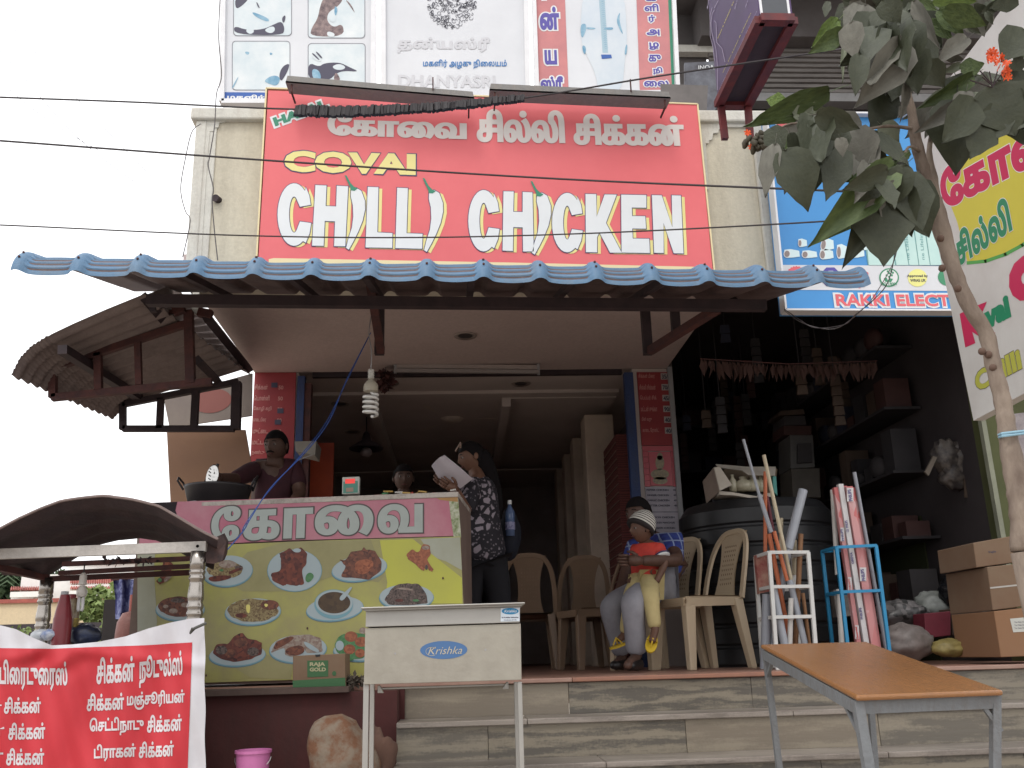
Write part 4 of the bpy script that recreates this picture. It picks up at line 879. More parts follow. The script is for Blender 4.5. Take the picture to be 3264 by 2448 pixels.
Print(CPn, .0032).poly([(1960, 62), (2125, 52), (2128, 105), (2010, 92)], cN).build('brown_tape', mat('tape', (.35, .2, .08), .8), ct)
GW = mat('letter_greywhite', (.32, .35, .33), .5, c2=(.27, .30, .28), scale=4)
# large wordmark: hand-shaped glyph outlines from the built-in Tamil letters
for s, a_, b_, h in (('\u0bc7', (478, 378), (680, 366), 242), ('க', (694, 368), (945, 358), 212), ('ா', (962, 354), (1166, 347), 210), ('ை', (1170, 336), (1570, 330), 212), ('வ', (1590, 322), (1900, 316), 205)):
    Print(CPn, .0040).text(s, a_, b_, h, bold=.05, boldy=.03, fat=4, cv=cN, res=6).build('letter_outline', ink('dark', (.03, .025, .03)), ct)
    Print(CPn, .0055).text(s, (a_[0]+5, a_[1]-5), (b_[0]-5, b_[1]-5), h-10, bold=.05, boldy=.03, cv=cN, res=6).build('letter', GW, ct)
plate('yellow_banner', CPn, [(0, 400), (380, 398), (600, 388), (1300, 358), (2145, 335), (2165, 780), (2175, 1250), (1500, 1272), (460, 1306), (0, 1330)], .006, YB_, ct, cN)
PL = CPn
Print(PL, .0072).poly([(0, 402), (120, 400), (110, 560), (130, 900), (100, 1180), (0, 1320)], cN).build('pale_field', PB, ct); Print(PL, .0072).poly([(1880, 352), (2143, 340), (2156, 560), (2050, 500), (1960, 470)], cN).build('pale_field', PB, ct)
Print(PL, .0072).poly([(560, 610), (730, 440), (1000, 370), (1550, 355), (1640, 600), (1600, 640), (1330, 590), (1000, 700), (700, 700)], cN).build('shade_field', mat('banner_olive', (.22, .20, .09), .5, c2=(.27, .25, .12), scale=4), ct); Print(PL, .0072).poly([(450, 1130), (600, 1180), (750, 1272), (1020, 1285), (1030, 1180), (800, 1100), (600, 1050)], cN).build('shade_field', mat('banner_olive', (.22, .20, .09), .5, c2=(.27, .25, .12), scale=4), ct)
Print(PL, .0074).poly([(1610, 360), (1830, 352), (2155, 610), (2158, 780), (1640, 780), (1660, 640)], cN).build('bright_field', mat('banner_lemon', (.42, .42, .055), .45, c2=(.36, .355, .06), scale=2), ct)
FD = {k: mat('food_'+k, c, .5, c2=c2, scale=sc, kind='vor', amt=.9, stretch=(2.2, 2.2, 2.2)) for k, c, c2, sc in (('brown', (0.177, 0.061, 0.034), (0.048, 0.017, 0.014), 34), ('red', (0.163, 0.041, 0.024), (0.041, 0.010, 0.010), 28), ('mixed', (0.286, 0.231, 0.109), (0.082, 0.041, 0.020), 60), ('dark', (0.136, 0.095, 0.082), (0.020, 0.014, 0.014), 60), ('soup', (0.068, 0.041, 0.020), (0.041, 0.024, 0.014), 20), ('orange', (0.306, 0.102, 0.048), (0.150, 0.041, 0.020), 40), ('green', (0.034, 0.136, 0.048), (0.082, 0.190, 0.082), 40), ('pale', (0.286, 0.245, 0.204), (0.170, 0.102, 0.082), 40))}
PLT = ink('plate', (.30, .36, .38)); RIM = ink('plate_rim', (.14, .28, .33)); SHD = ink('plate_shadow', (.10, .16, .20))
def dish(cx, cy, rx, ry, rot, food, pts, extra=(), plate_=True, depth=12):
    if plate_:
        Print(PL, .0080).ell(cx-3, cy+depth, rx+3, ry+2, rot, cv=cN).build('plate_print', SHD, ct); Print(PL, .0086).ell(cx, cy+depth*.45, rx+4, ry+3, rot, cv=cN).build('plate_print', RIM, ct)
        Print(PL, .0092).ell(cx, cy, rx, ry, rot, cv=cN).build('plate_print', PLT, ct)
    if pts: 
        r = random.Random(int(cx)); L = []
        for i in range(len(pts)):
            p, q = pts[i], pts[(i+1) % len(pts)]
            for f in (0, .33, .66): L.append((p[0]+(q[0]-p[0])*f+r.uniform(-5, 5)*(f > 0), p[1]+(q[1]-p[1])*f+r.uniform(-5, 5)*(f > 0)))
        Print(PL, .0100).poly(L, cN, sm=2).build('food_print', FD[food], ct)
    for k, (m_, L) in enumerate(extra): Print(PL, .0106+.0003*k).poly(L, cN, sm=2).build('food_print', FD.get(m_) or m_, ct)
def ov(cx, cy, rx, ry, n=12, rot=0): return [(cx+rx*math.cos(R(i*360/n)), cy+ry*math.sin(R(i*360/n))) for i in range(n)]
dish(600, 562, 165, 100, -5, 'mixed', ov(580, 555, 120, 62), [('red', [(480, 600), (600, 590), (640, 610), (520, 640), (470, 625)]), ('dark', [(640, 530), (700, 525), (705, 560), (660, 565)]), ('pale', ov(600, 520, 60, 25)), ('green', ov(560, 560, 14, 8)), ('red', [(600, 570), (690, 540), (700, 552), (615, 590)])])
dish(1045, 560, 178, 138, 0, 'red', [(1010, 410), (1045, 440), (1085, 405), (1130, 450), (1125, 510), (1095, 560), (1110, 650), (1060, 665), (990, 650), (970, 665), (895, 625), (890, 580), (950, 560), (955, 480), (940, 450)], [(PLT, ov(1062, 428, 26, 14)), ('green', [(1120, 590), (1150, 570), (1180, 600), (1140, 645), (1115, 630)])], depth=4)
dish(1475, 545, 182, 82, -8, 'brown', [(1340, 490), (1385, 490), (1420, 435), (1495, 425), (1505, 405), (1520, 425), (1580, 430), (1622, 500), (1620, 560), (1540, 625), (1455, 612), (1352, 605), (1385, 530)], [(FD['orange'], [(1440, 500), (1540, 480), (1580, 520), (1520, 590), (1450, 580)])])
dish(1880, 480, 1, 1, 0, 'orange', [(1830, 420), (1865, 440), (1900, 385), (1945, 400), (1950, 450), (1925, 490), (1970, 555), (1955, 572), (1935, 560), (1925, 520), (1905, 568), (1890, 560), (1850, 520), (1795, 485), (1790, 450)], [('pale', ov(1915, 410, 26, 14)), ('dark', ov(1920, 540, 10, 18))], plate_=False)
dish(200, 575, 1, 1, 0, 'red', [(170, 500), (215, 495), (240, 520), (225, 570), (180, 640), (150, 655), (125, 630), (160, 590), (165, 540)], [('orange', ov(200, 520, 18, 22)), ('green', ov(150, 625, 14, 14)), ('pale', [(170, 620), (230, 575), (240, 590), (190, 645)])], plate_=False)
dish(285, 815, 160, 75, 0, 'brown', ov(285, 800, 148, 68), [('pale', ov(240, 830, 30, 18)), ('pale', ov(320, 790, 30, 16)), ('pale', ov(190, 800, 18, 12)), ('dark', ov(270, 760, 50, 16))])
dish(768, 832, 183, 86, -3, 'mixed', ov(768, 825, 172, 78), [('brown', ov(880, 790, 62, 34)), ('red', ov(690, 860, 40, 16)), (ink('egg', (.62, .55, .16)), [(722, 785), (755, 790), (745, 850), (725, 835)]), (ink('egg', (.62, .55, .16)), [(840, 780), (875, 785), (855, 810)])])
dish(1312, 812, 188, 78, -6, 'soup', None, [(RIM, ov(1305, 785, 130, 98, 24)), (PLT, ov(1308, 775, 124, 84, 24)), ('soup', ov(1308, 775, 108, 72, 24)), (PLT, [(1365, 770), (1430, 675), (1420, 668), (1395, 690), (1335, 745)])])
dish(1788, 735, 178, 82, 0, 'dark', [(1640, 760), (1680, 690), (1740, 650), (1800, 645), (1870, 650), (1920, 720), (1930, 780), (1830, 790), (1680, 790)], [('pale', [(1700, 680), (1780, 672), (1850, 695), (1780, 690)]), ('red', ov(1740, 760, 30, 10)), ('green', ov(1850, 760, 22, 8))])
dish(665, 1120, 185, 72, -3, 'red', [(500, 1110), (530, 1050), (600, 1050), (640, 1000), (700, 975), (730, 1010), (770, 1020), (830, 1040), (825, 1120), (760, 1150), (640, 1170), (560, 1150)], [('brown', ov(690, 1040, 46, 30)), ('brown', ov(620, 1110, 36, 28)), ('dark', ov(560, 1090, 40, 30)), ('dark', ov(770, 1100, 40, 30))])
dish(1068, 1080, 188, 90, -3, 'pale', [(895, 1090), (920, 1030), (1020, 990), (1150, 985), (1220, 1010), (1235, 1100), (1130, 1110), (1100, 1075), (1050, 1140), (980, 1120), (975, 1075), (890, 1110)], [('brown', [(920, 1035), (1020, 995), (1050, 1010), (960, 1070), (900, 1090)]), ('brown', [(980, 1080), (1090, 1050), (1120, 1100), (1060, 1130), (990, 1120)]), (PLT, [(1100, 1020), (1215, 1090), (1200, 1110), (1120, 1070)])])
dish(1480, 1090, 175, 68, 0, 'green', ov(1440, 1060, 130, 90), [('orange', ov(1420, 1000, 44, 36)), ('orange', ov(1490, 1035, 46, 34)), ('orange', ov(1410, 1085, 40, 34)), ('orange', ov(1480, 1110, 34, 30)), (PLT, ov(1345, 1060, 28, 34)), ('pale', ov(1500, 960, 26, 22)), ('green', ov(1380, 1150, 60, 14))])
for x, y in ((458, 1258), (1130, 945), (2030, 612)): Print(PL, .0110).ell(x, y, 6, 9, n=10, cv=cN).build('nail_head', M['rust'], ct)
# carton on the plinth
def carton(name, lab, pts, Y, depth, m, thick=None, group=None, cat='box', flaps=False):
    """box from its photo front-face corners, standing at depth Y"""
    pl_ = facade(Y); c = [pl_.at(*p) for p in pts]; t = thing(name, (sum(c, Vector())/4), lab, cat, group)
    d = Vector((0, depth, 0)); recalc(MB().hexa(c, [v+d for v in c]).build('body', m, t, bevel=.003)); return t, pl_
CB = mat('cardboard', (.22, .12, .065), .85, c2=(.22, .115, .06), scale=4)
CBd = mat('cardboard_shaded', (.15, .09, .055), .85, c2=(.17, .115, .075), scale=4)  # second cardboard, with shade darkened into its colour
t, pl_ = carton('carton', 'brown carton with a green RAJA GOLD label on the plinth below the counter', [cN(1028, 1340), cN(1380, 1330), cN(1378, 1112), cN(1030, 1128)], 4.72, .2, CBd)
GNL = ink('carton_green', (.03, .10, .035))
Print(pl_, .0015).poly([(1126, 1160), (1265, 1158), (1265, 1265), (1126, 1270)], cN).poly([(1028, 1292), (1378, 1272), (1380, 1328), (1030, 1338)], cN).ell(1305, 1245, 14, 16, cv=cN).build('label', GNL, t)
CBl = ink('carton_letter', (.33, .31, .18))
Print(pl_, .0025).text('RAJA', (1142, 1203), (1245, 1202), 32, bold=.05, cv=cN).build('lettering', CBl, t); Print(pl_, .0025).text('GOLD', (1142, 1232), (1250, 1231), 26, bold=.05, cv=cN).build('lettering', CBl, t)
Print(pl_, .0022).poly([(1178, 1120), (1214, 1118), (1210, 1132), (1182, 1134)], cN).build('handle_hole', M['black'], t)
foliage('rag', tuple(P(*cN(1405, 1320), 4.80)+Vector((0, 0, .02))), .10, .05, .02, 260, .03, mat('rag', (.12, .10, .08), .9), None, 21); tag(bpy.data.objects['rag'], 'dark scrap of cloth beside the carton on the plinth', 'cloth', kind='stuff')
q0_, q1_ = P(945, 1465, 7.4), P(1008, 1412, 7.4); tr0 = thing('pale_tray', ((q0_.x+q1_.x)/2, 7.45, q0_.z), 'small pale plastic tray fixed beside the shutter rail behind the cook', 'tray')
recalc(MB().hexa([(q0_.x, 7.35, q0_.z+.06), (q1_.x, 7.35, q0_.z+.02), (q1_.x, 7.6, q0_.z+.02), (q0_.x, 7.6, q0_.z+.06)], [(q0_.x-.01, 7.33, q1_.z), (q1_.x+.01, 7.33, q1_.z), (q1_.x+.01, 7.62, q1_.z), (q0_.x-.01, 7.62, q1_.z)]).build('body', plain('tray_pale', (.30, .29, .26)), tr0)); MB().beam((q1_.x-.02, 7.34, q0_.z+.02), (q0_.x-.05, 7.34, q0_.z-.04), .008).build('bracket', M['grey'], tr0)
# ---- items on the counter
cO = crop(550, 1330, 500/2212)
ctr = P(*cO(640, 1130), 5.42); wk = thing('wok', (ctr.x, 5.42, zc_), 'large black iron wok with two loop handles on the left end of the counter', 'wok')
wz = P(*cO(640, 985), 5.42).z; WKm = mat('iron', (.022, .018, .02), .45, c2=(.012, .01, .012), scale=9)
MB().lathe([(.08, zc_), (.16, zc_+.03), (.185, wz-.012), (.192, wz), (.182, wz), (.16, zc_+.045), (.02, zc_+.03)], (ctr.x, 5.42, 0), 32).build('pan', WKm, wk, smooth=True)
for s in (-1, 1):
    MB().tube([(ctr.x+s*.185, 5.38, wz-.02), (ctr.x+s*.215, 5.36, wz+.03), (ctr.x+s*.222, 5.40, wz+.055), (ctr.x+s*.205, 5.44, wz+.03), (ctr.x+s*.185, 5.46, wz-.02)], .006).build('handle', WKm, wk)
tag(MB().lathe([(.15, zc_-.002), (.165, zc_+.0), (.165, zc_+.035), (.155, zc_+.035)], (ctr.x-.01, 5.43, 0), 24).build('stove_ring', mat('stove_steel', (.16, .15, .15), .4, metal=.7, scale=14), None), 'sooty steel stove ring under the iron wok', 'stove')
sk = thing('skimmer', P(*cO(560, 860), 5.40), 'shiny perforated steel skimmer raised above the wok', 'ladle')
q = P(*cO(560, 830), 5.40)
sd_ = MB().lathe([(.0, -.012), (.03, -.010), (.052, -.002), (.056, 0), (.05, .001), (.0, -.006)], (0, 0, 0), 24, axis=(-.6, -.78, .1)); sd_.v = [(x+q.x, y+q.y, z*1.25+q.z) for x, y, z in sd_.v]; sd_.build('bowl', M['steel'], sk, smooth=True)
MB().tube([P(*cO(600, 800), 5.40), P(*cO(640, 660), 5.41)], .008).build('rim_handle', WKm, sk)
hl = MB()
for i in range(5):
    for j in range(5):
        if (i-2)**2+(j-2)**2 < 6: hl.ball(q+Vector((-.010, (i-2)*.018, (j-2)*.02)), .0035, 6, 4)
hl.build('perforations', M['black'], sk); tag(bpy.data.objects['perforations'], kind='stuff')
MB().beam(P(*cO(200, 690+500), 5.2), P(*cO(210, 1190), 5.2), .001).build('dust', M['black'], wk) if False else None
cQ = crop(500, 1200, 1150/2212)
pl_ = facade(5.12); t, pl_ = carton('digital_scale_display', 'small white and green box with a lit red display on the counter', [cQ(1135, 722), (1143, 1573), (1145, 1522), cQ(1135, 615)][:1]+[cQ(1240, 718), cQ(1243, 613), cQ(1137, 617)], 5.12, .05, plain('device_white', (.42, .42, .38), .4), cat='device')
Print(pl_, .0015).poly([(1143, 645), (1232, 640), (1232, 712), (1142, 716)], cQ).build('green_face', ink('device_green', (.07, .22, .17)), t)
Print(pl_, .0025).poly([(1155, 630), (1215, 626), (1215, 655), (1155, 658)], cQ).build('display', mat('red_led', (.8, .05, .04), .4, emit=.5), t); Print(pl_, .003).poly([(1160, 684), (1205, 681), (1205, 706), (1160, 708)], cQ).build('slot', ink('slot', (.3, .2, .15)), t)
pk = thing('sachet_tray', P(*cQ(1500, 690), 5.2), 'low tray of colourful sauce sachets at the right end of the counter', 'tray')
MB().box((A1.x-.45, 5.04, zc_+.001), (A1.x-.01, 5.32, zc_+.007)).build('tray', plain('tray_red', (.22, .04, .03)), pk)
r = random.Random(3)
sm = [ink('sachet_'+n, c) for n, c in (('red', (.4, .05, .03)), ('white', (.5, .48, .44)), ('green', (.05, .2, .08)), ('gold', (.4, .25, .06)))]
for k in range(26):
    x = A1.x-.02-.42*r.random(); z = zc_+.008+.02*r.random(); y = 5.05+.18*r.random()
    o = MB().box((-.022, -.016, -.004), (.022, .016, .004)).build('sachet', sm[k % 4], pk, local=True); o.location = Vector((x, y, z))-LOC[pk.name]; o.rotation_euler = (r.uniform(-.3, .3), r.uniform(-.3, .3), r.uniform(0, 3))
# blue cord from the awning to the counter
def wire(name, pts, r_, m, lab, cat='cable', group=None, par=None, n=6):
    o = MB().tube(pts, r_, n).build(name, m, par); 
    if lab: tag(o, lab, cat, group)
    return o
def cat_px(lst): 
    """lst of (x, y, Y) with smoothing"""
    pts = [P(*p) for p in lst]; out = []
    for i in range(len(pts)-1):
        a, b = pts[i], pts[i+1]; p0 = pts[max(0, i-1)]; p3 = pts[min(len(pts)-1, i+2)]
        for k in range(6):
            t = k/6; out.append(.5*((2*a)+(b-p0)*t+(2*p0-5*a+4*b-p3)*t*t+(3*a-p0-3*b+p3)*t**3))
    return out+[pts[-1]]
bc = plain('cord_blue', (.03, .08, .30), .5)
wire('hanging_rope', cat_px([(1182, 1060, 5.3), (1105, 1210, 5.2), (1050, 1340, 5.1), (975, 1440, 4.9), (865, 1552, 4.8), (800, 1650, 4.75), (770, 1700, 4.7), (690, 1790, 4.6)]), .0028, bc, 'twisted blue cord slanting across the front of the counter', 'cord')
wire('hanging_rope', cat_px([(1182, 1060, 5.31), (1108, 1210, 5.22), (1040, 1345, 5.1), (968, 1440, 4.9), (862, 1560, 4.8), (795, 1650, 4.75), (772, 1690, 4.7)]), .0022, bc, 'thinner strand of blue cord running beside the twisted one', 'cord')
# ---- spiral lamp
cT = crop(900, 1100, 1300/2212)
lx = P(1182, 1260, 5.0); t = thing('spiral_lamp', P(1182, 1185, 5.0), 'unlit spiral compact lamp hanging from a cord under the awning', 'lamp')
zt0, zs0, zs1, zg0, zg1 = [P(1182, y, 5.0).z for y in (1178, 1208, 1250, 1262, 1328)]
X, Y_ = lx.x, 5.0
MB().lathe([(.012, zt0), (.016, zt0), (.017, zs0), (.012, zs0)], (X, Y_, 0), 14).build('holder', plain('porcelain', (.55, .54, .5), .3), t, auto=True)
for k in range(4): MB().lathe([(.0165, zs0+(zt0-zs0)*(k+.2)/4), (.0185, zs0+(zt0-zs0)*(k+.5)/4), (.0165, zs0+(zt0-zs0)*(k+.8)/4)], (X, Y_, 0), 14).build('holder_ring', plain('porcelain', (.55, .54, .5), .3), t, smooth=True)
MB().lathe([(.012, zs0), (.022, zs0-.012), (.036, zs0-.03), (.040, zs0-.045), (.040, zs1+.004), (.03, zs1)], (X, Y_, 0), 20).build('ballast', plain('ballast', (.46, .42, .34), .35), t, auto=True)
pts = []
for k in range(101):
    a = k/100*2*math.pi*4.2; pts.append((X+.037*math.cos(a), Y_+.037*math.sin(a), zg0+.008+(zg1-zg0)*k/100))
MB().tube([(X, Y_, zs1+.004), (X+.01, Y_, zg0+.012)]+pts+[(X+.01, Y_-.02, zg1-.004)], .0085, 8).build('spiral_tube', plain('glass_white', (.72, .72, .70), .25), t, smooth=True)
wire('lamp_cord', cat_px([(1186, 990, 5.1), (1176, 1060, 5.05), (1184, 1120, 5.0), (1182, 1180, 5.0)]), .003, M['grey'], None, par=t)
# ---- pendant lamp in the dining room, fans, tube lights, downlights
q = P(*cT(455, 560), 9.2); t = thing('pendant_lamp', q, 'dark conical pendant lamp hanging in the dim dining room', 'lamp')
MB().lathe([(.015, .17), (.03, .15), (.05, .08), (.17, .0), (.165, -.01), (.04, .06)], q, 20).build('shade', mat('shade_dark', (.06, .05, .06), .5), t, smooth=True); MB().ball(q+Vector((0, 0, -.04)), (.06, .06, .05)).build('bulb', plain('bulb_dim', (.35, .3, .3), .3), t, smooth=True)
MB().tube([q+Vector((0, 0, .16)), (q.x, q.y, ZS)], .006).build('cord', M['black'], t)
def fan(px, py, Y, lab, rot):
    q = P(*cT(px, py), Y); t = thing('ceiling_fan', q, lab, 'ceiling fan', 'ceiling fans in the dining room'); fm_ = plain('fan_ivory', (.6, .52, .45), .4)
    MB().lathe([(.02, .06), (.06, .055), (.115, .03), (.12, 0), (.08, -.035), (.0, -.04)], q, 24).build('motor', fm_, t, smooth=True); MB().tube([q+Vector((0, 0, .05)), (q.x, q.y, ZS-.02)], .012).build('rod', fm_, t)
    MB().lathe([(.02, .10), (.05, .06), (.02, .05)], q+Vector((0, 0, .1)), 16).build('canopy', fm_, t, smooth=True)
    for k in range(3):
        a = R(rot+k*120); d = Vector((math.cos(a), math.sin(a), 0)); s = Vector((-d.y, d.x, 0))
        o = [q+d*.1-s*.03, q+d*.1+s*.03, q+d*.58+s*.065+Vector((0, 0, .012)), q+d*.58-s*.065-Vector((0, 0, .012))]; MB().hexa(o, [v+Vector((0, 0, .006)) for v in o]).build('blade', fm_, t)
fan(920, 398, 9.4, 'nearer ivory ceiling fan in the dining room', 8); fan(920, 600, 11.6, 'farther ivory ceiling fan low behind the woman', 40)
def tubelight(a, b, Y, lab, drop=0):
    p, q = P(*cT(*a), Y), P(*cT(*b), Y); t = thing('tube_light', (p+q)/2, lab, 'light fitting')
    MB().beam(p, q, .03, .03, side=(0, 1, 0)).build('tube', plain('tube_dim', (.30, .27, .26), .4), t)
    MB().beam(p+Vector((0, .03, .045)), q+Vector((0, .03, .045)), .04, .035, side=(0, 1, 0)).build('batten', plain('batten', (.42, .36, .34), .5), t)
    for v in (p, q): MB().beam(v+Vector((0, .015, -.02)), v+Vector((0, .015, .075)), .022).build('end_cap', M['grey'], t)
tubelight((612, 138), (1390, 146), 7.45, 'long unlit tube light across the top of the shop opening'); tubelight((808, 252), (1140, 255), 9.0, 'shorter unlit tube light farther inside the dining room')
for k, (x, y, z_, lb) in enumerate(((1005, 725, 0, 'recessed downlight in the outer soffit'), (840, 828, 1, 'recessed downlight behind the spiral lamp'), (1125, 828, 1, 'recessed downlight right of the tube light'), (735, 872, 1, 'recessed downlight at left inner ceiling'), (1228, 870, 1, 'recessed downlight above the columns'), (762, 932, 1, 'farthest recessed downlight on the left'))):
    q = Pz(x*3264/2212, y*3264/2212, ZS-.002 if z_ == 0 else ZS+.018); t = thing('downlight', q, lb, 'light fitting', 'recessed ceiling downlights')
    MB().lathe([(.05, 0), (.085, -.008), (.088, 0)], q, 20).build('ring', plain('ring', (.36, .3, .27), .4), t, smooth=True); MB().lathe([(.0, -.002), (.055, -.004)], q, 16).build('lens', mat('lens_dark', (.08, .07, .07), .3), t)
# hanging dark bunch above the lamp (drying charm)
q = P(*cT(560, 190), 7.5); ch = thing('hanging_charm', q, 'dark dried bunch hanging from the shutter housing beside the spiral lamp', 'hanging charm')
foliage('dried_leaves', q, .05, .04, .09, 130, .07, M['rust'], ch, 31); MB().tube([q, (q.x, q.y, ZS-.01)], .003).build('string', M['black'], ch)
# ================================================================ chairs
CHM = mat('chair_beige', (.46, .36, .25), .42, c2=(.46, .365, .25), scale=3); CHD = mat('chair_brown', (.25, .165, .11), .45, c2=(.21, .14, .09), scale=3)
def chair_parts(root, m):
    """plastic stacking chair, front towards -Y, origin on the floor"""
    def leg(sx, y0, y1, w0, w1):
        x0, x1 = sx*.19, sx*.225; z = .42
        A = [(x1-sx*.0, y1-w1/2, 0), (x1-sx*.045, y1-w1/2, 0), (x1-sx*.045, y1+w1/2, 0), (x1, y1+w1/2, 0)]; B_ = [(x0+sx*.012, y0-w0/2, z), (x0-sx*.05, y0-w0/2, z), (x0-sx*.05, y0+w0/2, z), (x0+sx*.012, y0+w0/2, z)]
        o = recalc(MB().hexa(A, B_).build('leg', m, root, local=True, bevel=.006))
    for s in (-1, 1): leg(s, -.185, -.215, .075, .045); leg(s, .17, .225, .065, .04)
    def seat(u, v):
        x = (u-.5)*2; y = -.235+v*.44; w = .215-.02*v; z = .425+.012*abs(x)**3-.014*math.sin(v*math.pi)*(1-abs(x)**2)+(.0 if v > .12 else -.03*(1-v/.12)**2)
        return Vector((x*w, y, z))
    MB().grid(seat, 14, 12).grid(lambda u, v: seat(u, v)-Vector((0, 0, .012)), 14, 12, flip=True).build('seat', m, root, smooth=True, local=True)
    ap = MB()
    for s in (-1, 1): ap.hexa([(s*.205, -.22, .37), (s*.195, -.22, .37), (s*.18, .20, .38), (s*.19, .20, .38)], [(s*.212, -.225, .43), (s*.19, -.225, .43), (s*.175, .20, .43), (s*.197, .20, .43)])
    ap.hexa([(-.19, -.232, .375), (.19, -.232, .375), (.19, -.224, .375), (-.19, -.224, .375)], [(-.2, -.236, .425), (.2, -.236, .425), (.2, -.222, .425), (-.2, -.222, .425)])
    recalc(ap.build('apron', m, root, local=True))
    # back: arch frame and central splat, leaning back
    def bp(x, z): t = (z-.42)/.44; return Vector((x, .20+.10*t+.03*t*t-.25*x*x, z))
    arch = []
    for k in range(25):
        a = math.pi*k/24; z = .42+(.44 if True else 0)*min(1, math.sin(a)**.55); x = -.205*math.copysign(abs(math.cos(a))**.62, math.cos(a)); arch.append((x*(1-.06*(z-.42)/.44), z))
    fr = MB()
    prof = [(-.016, -.010), (.016, -.010), (.016, .010), (-.016, .010)]; pts = [bp(*p) for p in arch]; base = 0
    for i, p in enumerate(pts):
        d = (pts[min(i+1, 24)]-pts[max(i-1, 0)]).normalized(); n_ = Vector((0, 1, -.25)).normalized(); s_ = d.cross(n_).normalized()
        for a_, b_ in prof: fr.v.append(tuple(p+s_*a_*1.15+n_*b_))
    for i in range(24):
        for k in range(4): j = (k+1) % 4; fr.f.append((i*4+k, i*4+j, i*4+4+j, i*4+4+k)); fr.mi.append(0)
    recalc(fr.build('back_frame', m, root, local=True, bevel=.004))
    def sp(u, v): z = .43+.425*v; w = .085+.055*(abs(v-.42)/.58)**2.2; x = (u-.5)*2*w; return bp(x, z)
    recalc(MB().grid(sp, 8, 14).grid(lambda u, v: sp(u, v)+Vector((0, .008, 0)), 8, 14, flip=True).build('splat', m, root, smooth=True, local=True))
    hol = MB()
    for i in range(6):
        for j in range(9):
            x = (i-2.5)*.022; z = .52+j*.03; p = bp(x, z); hol.add([p+Vector((a_*.004, -.0012, b_*.008)) for a_, b_ in ((-1, -1), (1, -1), (1, 1), (-1, 1))], [(0, 1, 2, 3)]).add([p+Vector((a_*.004, .0092, b_*.008)) for a_, b_ in ((-1, -1), (1, -1), (1, 1), (-1, 1))], [(3, 2, 1, 0)])
    tag(hol.build('slots', mat('slot_dark', (.27, .19, .13), .9), root, local=True), kind='stuff')
c1 = thing('plastic_chair', (0, 0, 0), 'nearest beige plastic chair, empty, at the right of the seated man', 'chair', 'beige plastic chairs'); chair_parts(c1, CHM)
c2_ = thing('plastic_chair', (0, 0, 0), 'brown plastic chair seen from behind, left of the two by the dining entrance', 'chair', 'brown plastic chairs inside'); chair_parts(c2_, CHD)
def seat_at(o, px, Y, face):        # face: degrees, 0 = towards the viewer, 90 = towards image right
    q = Pz(px, 2130, 0); q = P(px, 2120, Y); o.location = (q.x, Y, 0); o.rotation_euler = (0, 0, R(face))
CE = P(2200, 2120, 6.05)
seat_at(c1, 2240, 6.05, -70)
cd2 = dup(c1, (0, 0, 0), label='beige plastic chair the man with the child sits on'); seat_at(cd2, 2100, 6.42, -62)
cd3 = dup(c2_, (0, 0, 0), label='brown plastic chair turned sideways just left of the seated man'); seat_at(cd3, 1905, 7.25, -75)
seat_at(c2_, 1690, 7.7, 178)
cd4 = dup(c2_, (0, 0, 0), label='brown plastic chair seen from behind, right of the two by the dining entrance'); seat_at(cd4, 1855, 7.95, 183)
# ================================================================ stainless food warmer
cW = crop(1150, 1850, 600/2212)
pw = facade(3.72)
kw = thing('food_warmer', pw.at(1415, 2060), 'dull steel food warmer box on tall square legs with an oval Krishka badge', 'food warmer')
SSm = stained('warmer_steel', (.34, .315, .265), (.24, .215, .18), .4, scale=2.6, fine=7, amount=.55, drip=False); SSm.node_tree.nodes['Principled BSDF'].inputs['Metallic'].default_value = .25; SSl = mat('warmer_steel_light', (.36, .345, .32), .35, c2=(.31, .30, .28), scale=5, metal=.25)
def wbox(name, pts, Y0, d, m, bevel=.002):
    pl_ = facade(Y0); c = [pl_.at(*cW(*p)) for p in pts]; return recalc(MB().hexa(c, [v+Vector((0, d, 0)) for v in c]).build(name, m, kw, bevel=bevel))
wbox('body', [(35, 1225), (1890, 1170), (1880, 505), (52, 562)], 3.72, .38, SSm)
wbox('upper_band', [(56, 548), (1868, 494), (1872, 305), (60, 362)], 3.712, .37, SSl)
wbox('lid', [(0, 335), (1932, 275), (1930, 255), (0, 315)], 3.68, .44, SSl, .004)
wbox('lid_lip', [(60, 360), (1875, 302), (1932, 276), (0, 336)], 3.69, .4, mat('lip_shade', (.30, .28, .25), .5), 0)
for x0, x1, Y in ((30, 95, 3.73), (1842, 1895, 3.73), (108, 160, 4.06), (1800, 1842, 4.06)):
    a = facade(Y).at(*cW(x0, 1225)); b = facade(Y).at(*cW(x1, 1225)); MB().box((a.x, Y, ZG), (b.x, Y+.02, a.z+.01)).build('leg', SSl, kw, bevel=.002)
    MB().beam((a.x+.005, Y+.002, ZG), (a.x+.005, Y+.002, a.z), .0015, .0015).build('leg_seam', M['grey'], kw)
wbox('rail', [(230, 1285), (1730, 1235), (1730, 1212), (230, 1262)], 3.80, .02, SSl)
for x in (230, 1700): wbox('rail_end', [(x-35, 1325 if x < 999 else 1278), (x+40, 1325 if x < 999 else 1278), (x-5 if x < 999 else x+35, 1235 if x < 999 else 1190), (x-32 if x < 999 else x+10, 1240 if x < 999 else 1195)], 3.79, .02, SSl)
Print(facade(3.72), .0012).ell(975, 818, 278, 106, -1, cv=cW).build('badge', ink('badge_blue', (.06, .14, .30)), kw)
Print(facade(3.72), .0022).text('Krishka', (790, 872), (1185, 862), 88, bold=-.004, cv=cW, shear=.35).build('lettering', ink('badge_gold', (.45, .40, .30)), kw)
